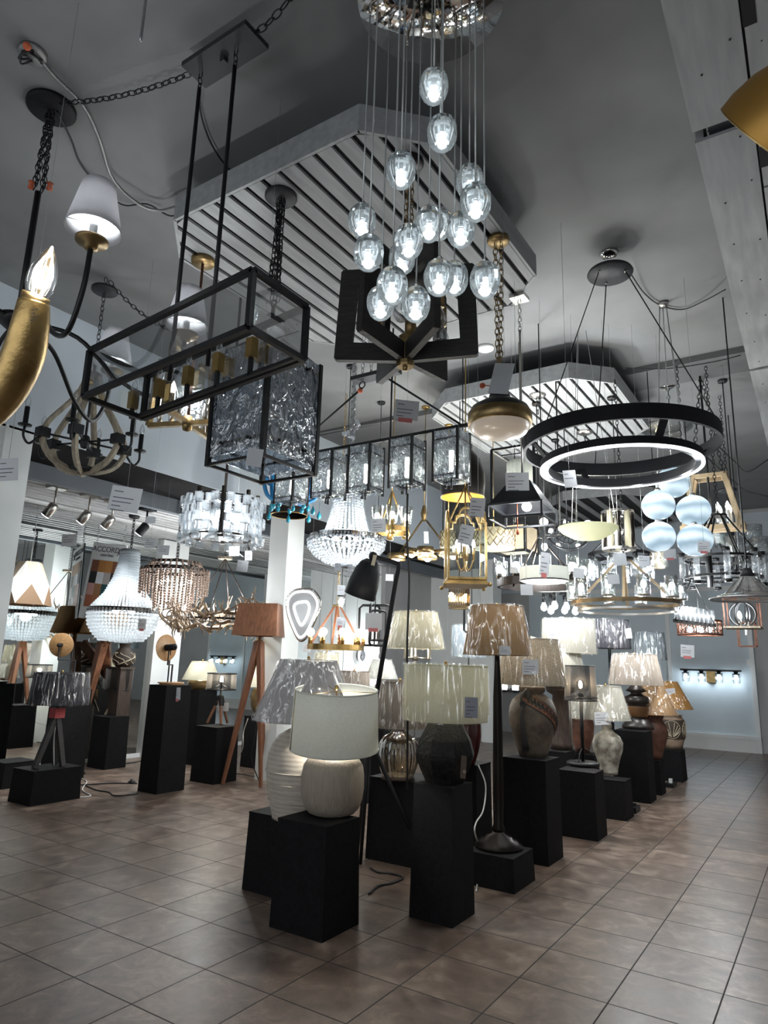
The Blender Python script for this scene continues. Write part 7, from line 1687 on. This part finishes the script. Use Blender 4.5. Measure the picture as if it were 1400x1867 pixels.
# ---- wall lights on the blue wall
yw = YB - .03; c = A(1295, 1236, 'y', yw - .14); k = P(c)[2] / F_PX
t = T('vanity_light', 'four light black vanity bar with clear glass jars on the blue wall', 'wall light', (c.x, yw, c.z))
zb = A(1295, 1222, 'y', yw - .12).z
t.part('bar', MB().bar((c.x - 51 * k, yw - .12, zb), (c.x + 51 * k, yw - .12, zb), .035), M['blk']); t.part('back_plate', MB().box(c.x - 7 * k, c.x + 8 * k, yw - .12, yw, zb - 22 * k, zb + .01), M['abrass'])
for dx in (-42, -15, 14, 42):
    e = Vector((c.x + dx * k, yw - .12, zb)); s = t.part('socket', MB().lathe([(0, 0), (.05, -.005), (.03, -.05), (.07, -.055), (.07, -.07), (0, -.07)], e, 16), M['blk']); t.part('glass_jar', MB().lathe([(.06, -.06), (.075, -.09), (.075, -.22), (.068, -.23)], e, 22), M['glass'], s); t.part('bulb', MB().ball(e - Vector((0, 0, .13)), .034, 10, 8, 1.3), M['bulbc'], s); t.lamp(e - Vector((0, .06, .15)), .32, .04, (.80, .90, 1))
# ---- ring sconces
for lab, px, py, r in (('glowing ring wall light with black cut out disc, left of the pair', 659, 1195, 12), ('glowing ring wall light with black cut out disc, behind the bell lamp arm', 699, 1197, 12)):
    c = A(px, py, 'x', -6.42) if px < 680 else A(px, py, 'y', 9.28)
    k = P(c)[2] / F_PX; n = Matrix.Rotation(PI / 2, 3, 'Y') if px < 680 else Matrix.Rotation(PI / 2, 3, 'X'); off = Vector((.03, 0, 0)) if px < 680 else Vector((0, -.03, 0))
    t = T('ring_sconce', lab, 'wall light', c, 'ring wall lights'); t.part('glow_ring', MB().torus(c + off, r * k, .024, 36, 8, n), M['leds'])
    bk = MB().disc((0, 0, -.03), r * k * .85, .05, 28).xf(Matrix.Translation(c) @ n.to_4x4()); t.part('back_disc', bk, M['blkm']); t.part('inner_disc', MB().disc((0, 0, .02), r * k * .45, .02, 24).xf(Matrix.Translation(c - Vector((0, 0, r * k * .3))) @ (n @ Matrix.Rotation(PI if px > 0 and px < 0 else 0, 3, 'X')).to_4x4()), M['blk'])
    t.part('wall_arm', MB().rod(c - off * 2.2, c + off * .5, .02, 8), M['blk']); t.lamp(c + off * 8, 2.2, .08)
# ---- brass candle ring on leather straps
q = D(612, 1180, 7.7); k = 7.7 / F_PX; x, y = q.x, q.y
t = T('candle_ring_chandelier', 'brass ring chandelier with bright bulbs hung on wooden straps behind the column', 'chandelier', q)
t.part('ring', MB().ring((x, y), 52 * k, 48 * k, q.z - .03, q.z + .03, 56), M['brass'])
for i in range(9): a = 2 * PI * i / 9; e = Vector((x + 50 * k * math.cos(a), y + 50 * k * math.sin(a), q.z + .03)); c = t.part('socket', MB().rod(e, e + Vector((0, 0, .08)), .022, 10), M['brass']); t.part('bulb', MB().ball(e + Vector((0, 0, .13)), .045, 10, 8), M['bulb'], c); t.lamp(e + Vector((0, 0, .15)), .5, .045, (1, .95, .85))
zt = q.z + 75 * k
for i in range(4): a = PI / 2 * i + .5; t.part('strap', MB().bar((x + 49 * k * math.cos(a), y + 49 * k * math.sin(a), q.z), (x + .03 * math.cos(a), y + .03 * math.sin(a), zt), .022), M['leather'])
t.part('top_ring', MB().torus((x, y, zt), .05, .01, 18, 6), M['brass']); vchain(t, x, y, zt, hang_z(x, y), 'brass')
# ---- black rounded cage lanterns
for lab, px, py, d, w, h in (('black rounded wire cage lantern behind the bell lamp shade', 683, 1140, 8.0, 30, 36), ('pale round topped wire lantern behind the tan floor lamp shade', 860, 1130, 8.6, 14, 22)):
    q = D(px, py, d); k = d / F_PX; x, y = q.x, q.y; t = T('cage_lantern', lab, 'lantern', q)
    for j, f in enumerate((1.0, .74)):
        for i in range(2 if j else 4):
            a = PI / 2 * i + .3 + j * .7; u = Vector((math.cos(a), math.sin(a), 0)); o = Vector((x, y, q.z)); wk, hk = w * k * f, h * k * f
            t.part('cage_bar', MB().tube([o - Vector((0, 0, hk)), o + u * wk * .8 - Vector((0, 0, hk)), o + u * wk - Vector((0, 0, hk * .85)), o + u * wk + Vector((0, 0, hk * .85)), o + u * wk * .8 + Vector((0, 0, hk)), o + Vector((0, 0, hk))], .015, 6), M['blk'])
    for i in range(3): a = 2 * PI * i / 3; e = Vector((x + .05 * math.cos(a), y + .05 * math.sin(a), q.z - h * k * .7)); t.part('candle', MB().rod(e, e + Vector((0, 0, .22)), .014, 8), M['nick'])
    t.part('rod', MB().rod((x, y, q.z - h * k), (x, y, q.z + h * k), .010, 6), M['blk']); cordup(t, x, y, q.z + h * k, 'blk', .008, 'stem', 'blk')
# ---- small clear pendant left of the bell lamp
q = D(622, 1097, 7.0); k = 7.0 / F_PX; x, y = q.x, q.y
t = T('cylinder_pendant', 'small clear glass cylinder pendant with a bright bulb left of the black bell lamp', 'pendant', q); t.part('glass_cylinder', MB().lathe([(7 * k, q.z - 9 * k), (7 * k, q.z + 9 * k)], (x, y, 0), 20), M['glass']); t.part('cap', MB().disc((x, y, q.z + 9 * k), 7 * k, .03, 18), M['blk']); t.part('bulb', MB().ball((x, y, q.z), .03, 10, 8, 1.4), M['bulbc']); t.lamp((x, y, q.z - .02), 2, .03); cordup(t, x, y, q.z + 10 * k, 'blk', .005, 'cord', 'blk')
# ---- flush glass dish on the board panel side
q = A(1214, 762, 'z', ZC - .12); x, y = q.x, q.y
q = D(1214, 770, 9.0); x, y = q.x, q.y
t = T('flush_light', 'glass dish ceiling light with warm glints seen through the black ring', 'ceiling light', (x, y, hang_z(x, y))); z = hang_z(x, y)
R = rad((x, y, z), 44); t.part('glass_dish', MB().lathe([(0, z - .16), (R * .7, z - .13), (R, z - .06), (R, z - .02)], (x, y, 0), 40), M['seedy']); t.part('rim', MB().ring((x, y), R * 1.02, R * .9, z - .03, z + .001, 40), M['chrome']); t.part('bulb', MB().ball((x - .1, y, z - .07), .04, 8, 6), M['fila'])
for lab, px, py in (('white hook plate with black hook on the ceiling above the ring light', 1217, 703), ('small nickel canopy with hook on the second slatted panel', 980, 720), ('nickel canopy fixed on the second slatted panel behind the ring', 1066, 788)):
    q = A(px, py, 'z', ZR - .002 if py != 703 else ZC - .045); x, y, z = q; R = rad(q, 15)
    t = T('ceiling_canopy', lab, 'canopy', q); t.part('plate', MB().lathe([(0, -.03), (R * .6, -.03), (R, -.01), (R, .004), (0, .004)], q, 24), M['chrome' if py == 703 else 'nick']); t.part('hook', MB().chain(q - Vector((0, 0, .02)), q - Vector((0, 0, .22)), .06, .016), M['blk'])

# ---- clear jar pendant behind the globes, and square wall lights on the blue wall
q = D(1200, 1020, 6.9); k = 6.9 / F_PX; x, y = q.x, q.y
t = T('jar_pendant', 'clear glass jar pendant with an amber filament below the lower left globe', 'pendant', q)
t.part('glass_jar', MB().lathe([(13 * k, q.z - 16 * k), (16 * k, q.z - 12 * k), (15 * k, q.z + 12 * k), (6 * k, q.z + 18 * k)], (x, y, 0), 26), M['seedy']); t.part('cap', MB().lathe([(0, q.z + 17 * k), (7 * k, q.z + 17 * k), (5 * k, q.z + 26 * k), (0, q.z + 26 * k)], (x, y, 0), 16), M['blk'])
t.part('bulb', MB().lathe([(0, q.z - 8 * k), (4 * k, q.z - 6 * k), (5 * k, q.z + 6 * k), (3 * k, q.z + 17 * k)], (x, y, 0), 14), M['bulbg']); t.part('filament', MB().rod((x, y, q.z - 6 * k), (x, y, q.z + 8 * k), 2 * k, 8), M['fila']); t.lamp((x, y, q.z), .12, .03, (1, .8, .5)); cordup(t, x, y, q.z + 25 * k, 'blk', .005)
for lab, px, py in (("small square lit wall lights on a black bar left of the tan lamp pole", 891, 1222), ('small square lit wall lights on a black bar right of the tan lamp pole', 930, 1258)):
    c = A(px, py, 'y', YB - .1); k = P(c)[2] / F_PX; t = T('vanity_light', lab, 'wall light', (c.x, YB - .03, c.z))
    t.part('bar', MB().box(c.x - 16 * k, c.x + 16 * k, YB - .07, YB - .03, c.z - 3 * k, c.z + 3 * k), M['blk'])
    for s in (-1, 1):
        e = Vector((c.x + s * 11 * k, YB - .12, c.z)); a = t.part('socket', MB().box(e.x - 4 * k, e.x + 4 * k, YB - .14, YB - .07, e.z - 4 * k, e.z), M['blk']); t.part('glass_cube', MB().box(e.x - 5 * k, e.x + 5 * k, YB - .16, YB - .08, e.z, e.z + 13 * k), M['s_white'], a); t.lamp(e + Vector((0, 0, 6 * k)), .5, .02)
# ================================================================== price cards
CARDS = [
 (741, 748, 44, 4.9, 'white price card with a red sticker hung before the linear pendant rods', 38, .08, .1, True, 20, 4),
 (464, 834, 28, 3.5, 'blank beige card hanging under the rippled glass lantern', 34, .1, .2, False, 12, 0),
 (228, 910, 56, 5.2, 'large cream price card above the white bead chandelier', 46, .12, .1, False, 48, 5),
 (15, 856, 34, 2.9, 'white price card hanging on the pier at the left edge', 42, -.12, .2, False, 20, 4),
 (870, 925, 27, 4.7, 'curled white price card under the orange lined dome pendant', 36, .1, -.1, False, 30, 5),
 (850, 975, 26, 4.9, 'grey price card tilted in front of the gold lantern', 36, .22, .1, False, 30, 4),
 (943, 878, 42, 4.75, 'white price card above the black hood pendant', 34, -.02, 0, False, 20, 5),
 (1039, 873, 24, 4.6, 'white price card hooked on the glowing lower ring', 32, -.12, .2, False, 6, 2),
 (993, 1028, 18, 5.6, 'long grey price card with red sticker before the white drum pendant', 42, .1, .3, True, 40, 5),
 (1283, 997, 22, 5.2, 'grey price card with red sticker on the lowest right globe', 20, .02, 0, True, 12, 4),
 (1130, 1020, 24, 6.0, 'blank beige card below the amber tube drum', 22, -.1, .1, False, 60, 0),
 (1118, 1056, 22, 5.9, 'blank beige card above the glass cylinder ring', 18, -.08, .1, False, 20, 0),
 (1174, 1023, 20, 6.0, 'white card right of the amber tube drum', 20, .03, 0, False, 70, 2),
 (1221, 1010, 22, 6.2, 'pale card hanging behind the lower left globe', 18, -.05, 0, True, 90, 0),
 (1055, 1045, 20, 5.8, 'beige card left of the dark glass cylinders', 18, .08, 0, False, 40, 0),
 (960, 1075, 22, 5.7, 'white card hanging under the white drum pendant', 20, -.03, 0, False, 16, 0),
 (937, 1036, 14, 6.2, 'small white card below the trellis drum', 18, .05, 0, False, 30, 2),
 (1353, 1090, 18, 6.6, 'white card above the ring sphere lantern', 14, .03, 0, True, 20, 2),
 (681, 1133, 30, 6.4, 'large pale card with red sticker under the black bell lamp', 30, .0, .1, True, 26, 0),
 (621, 1134, 14, 7.0, 'small card with red sticker on the strap of the brass candle ring', 16, .12, .1, True, 14, 3),
 (622, 1076, 14, 6.9, 'white card above the small clear cylinder pendant', 18, .04, 0, False, 24, 2),
 (616, 1034, 12, 6.2, 'small white card hanging under the left side of the crystal basket', 14, .02, 0, False, 14, 2),
 (638, 1036, 9, 6.2, 'tiny white card hanging under the right side of the crystal basket', 14, .02, 0, False, 14, 2),
 (710, 1053, 14, 7.0, 'small white card under the brass disc chandelier rods', 12, .02, 0, False, 40, 2),
 (427, 1005, 19, 5.9, 'white card hung under the crystal block drum', 18, -.05, .1, False, 8, 0),
 (453, 1013, 13, 5.9, 'narrow white card right of the cards under the crystal block drum', 18, -.05, .1, False, 12, 3),
 (442, 1032, 20, 5.8, 'white card lowest of the three under the crystal block drum', 20, .1, .1, False, 24, 1),
 (298, 1003, 22, 7.4, 'white card just above the wood bead chandelier', 18, .03, 0, False, 22, 3),
 (274, 990, 21, 7.4, 'white card between the bead chandeliers', 18, .03, 0, False, 22, 3),
 (126, 985, 28, 8.6, 'white price card hanging before the mirror at the left', 22, -.05, 0, False, 60, 3),
 (147, 962, 10, 8.6, 'narrow white card twisted on its string above the sample board', 28, -.12, .8, False, 60, 3),
 (275, 948, 18, 6.0, 'small blank white card below a white clip under the dark soffit', 12, .05, 0, False, 24, 0),
 (690, 958, 26, 5.9, 'white price card beside the brass ring chandelier', 26, -.1, .1, False, 30, 4),
 (777, 980, 9, 7.6, 'narrow bluish card hanging on the brass disc chandelier', 22, -.05, .4, False, 10, 2),
 (1097, 1310, 26, 6.1, 'white price card tied to the neck of the mottled white vase lamp', 22, -.06, .1, False, 0, 4),
 (967, 1216, 30, 4.85, 'white price card taped on the speckled shade of the greek key urn', 27, .0, .1, False, 0, 4),
 (920, 1186, 20, 4.25, 'small card taped to the lower edge of the tan floor lamp shade', 16, .0, .1, False, 0, 3),
 (1007, 1157, 14, 5.75, 'bluish card taped on the cream wrapped drum shade', 18, -.05, .1, False, 0, 4),
 (1144, 1155, 15, 6.2, 'white card taped on the dark grey wrapped drum shade', 18, -.1, .1, False, 0, 4),
 (1222, 1261, 18, 8.6, 'white card taped on the amber cone shade', 11, -.12, .1, False, 0, 3),
 (322, 1265, 14, 7.05, 'white card with red sticker taped to the tall pedestal front', 22, -.05, 0, True, 0, 3),
 (407, 1289, 20, 7.75, 'pale card leaning on the copper legged tripod lamp', 15, -.03, 0, False, 0, 0),
 (1253, 1187, 24, 9.6, 'white card with red sticker hanging before the blue wall', 22, .05, 0, True, 30, 3),
 (876, 1130, 14, 8.2, 'pale blue card on the round topped wire lantern', 14, .05, 0, False, 10, 0),
]
bpy.context.view_layer.update(); DG = bpy.context.evaluated_depsgraph_get()
for (px, py, w, d, lab, h, tilt, yw_, st, sg, ln) in CARDS:
    if sg == 0:                                        # taped on: lay it against the surface it is taped to
        hit, loc, *_ = SC.ray_cast(DG, CAM, ray(px, py).normalized(), distance=12)
        if hit: d = (loc - CAM).dot(FWD) - .004
    card(px, py, w, d, lab, h, tilt, yw_, st, 'paper', sg, ln)
hit, loc, *_ = SC.ray_cast(DG, CAM, ray(859, 1290).normalized(), distance=12)
card(859, 1290, 24, (loc - CAM).dot(FWD) - .01, 'grey price card hanging on the ivory wrapped drum shade', 36, .01, .05, False, 'paperg', 0, 5)
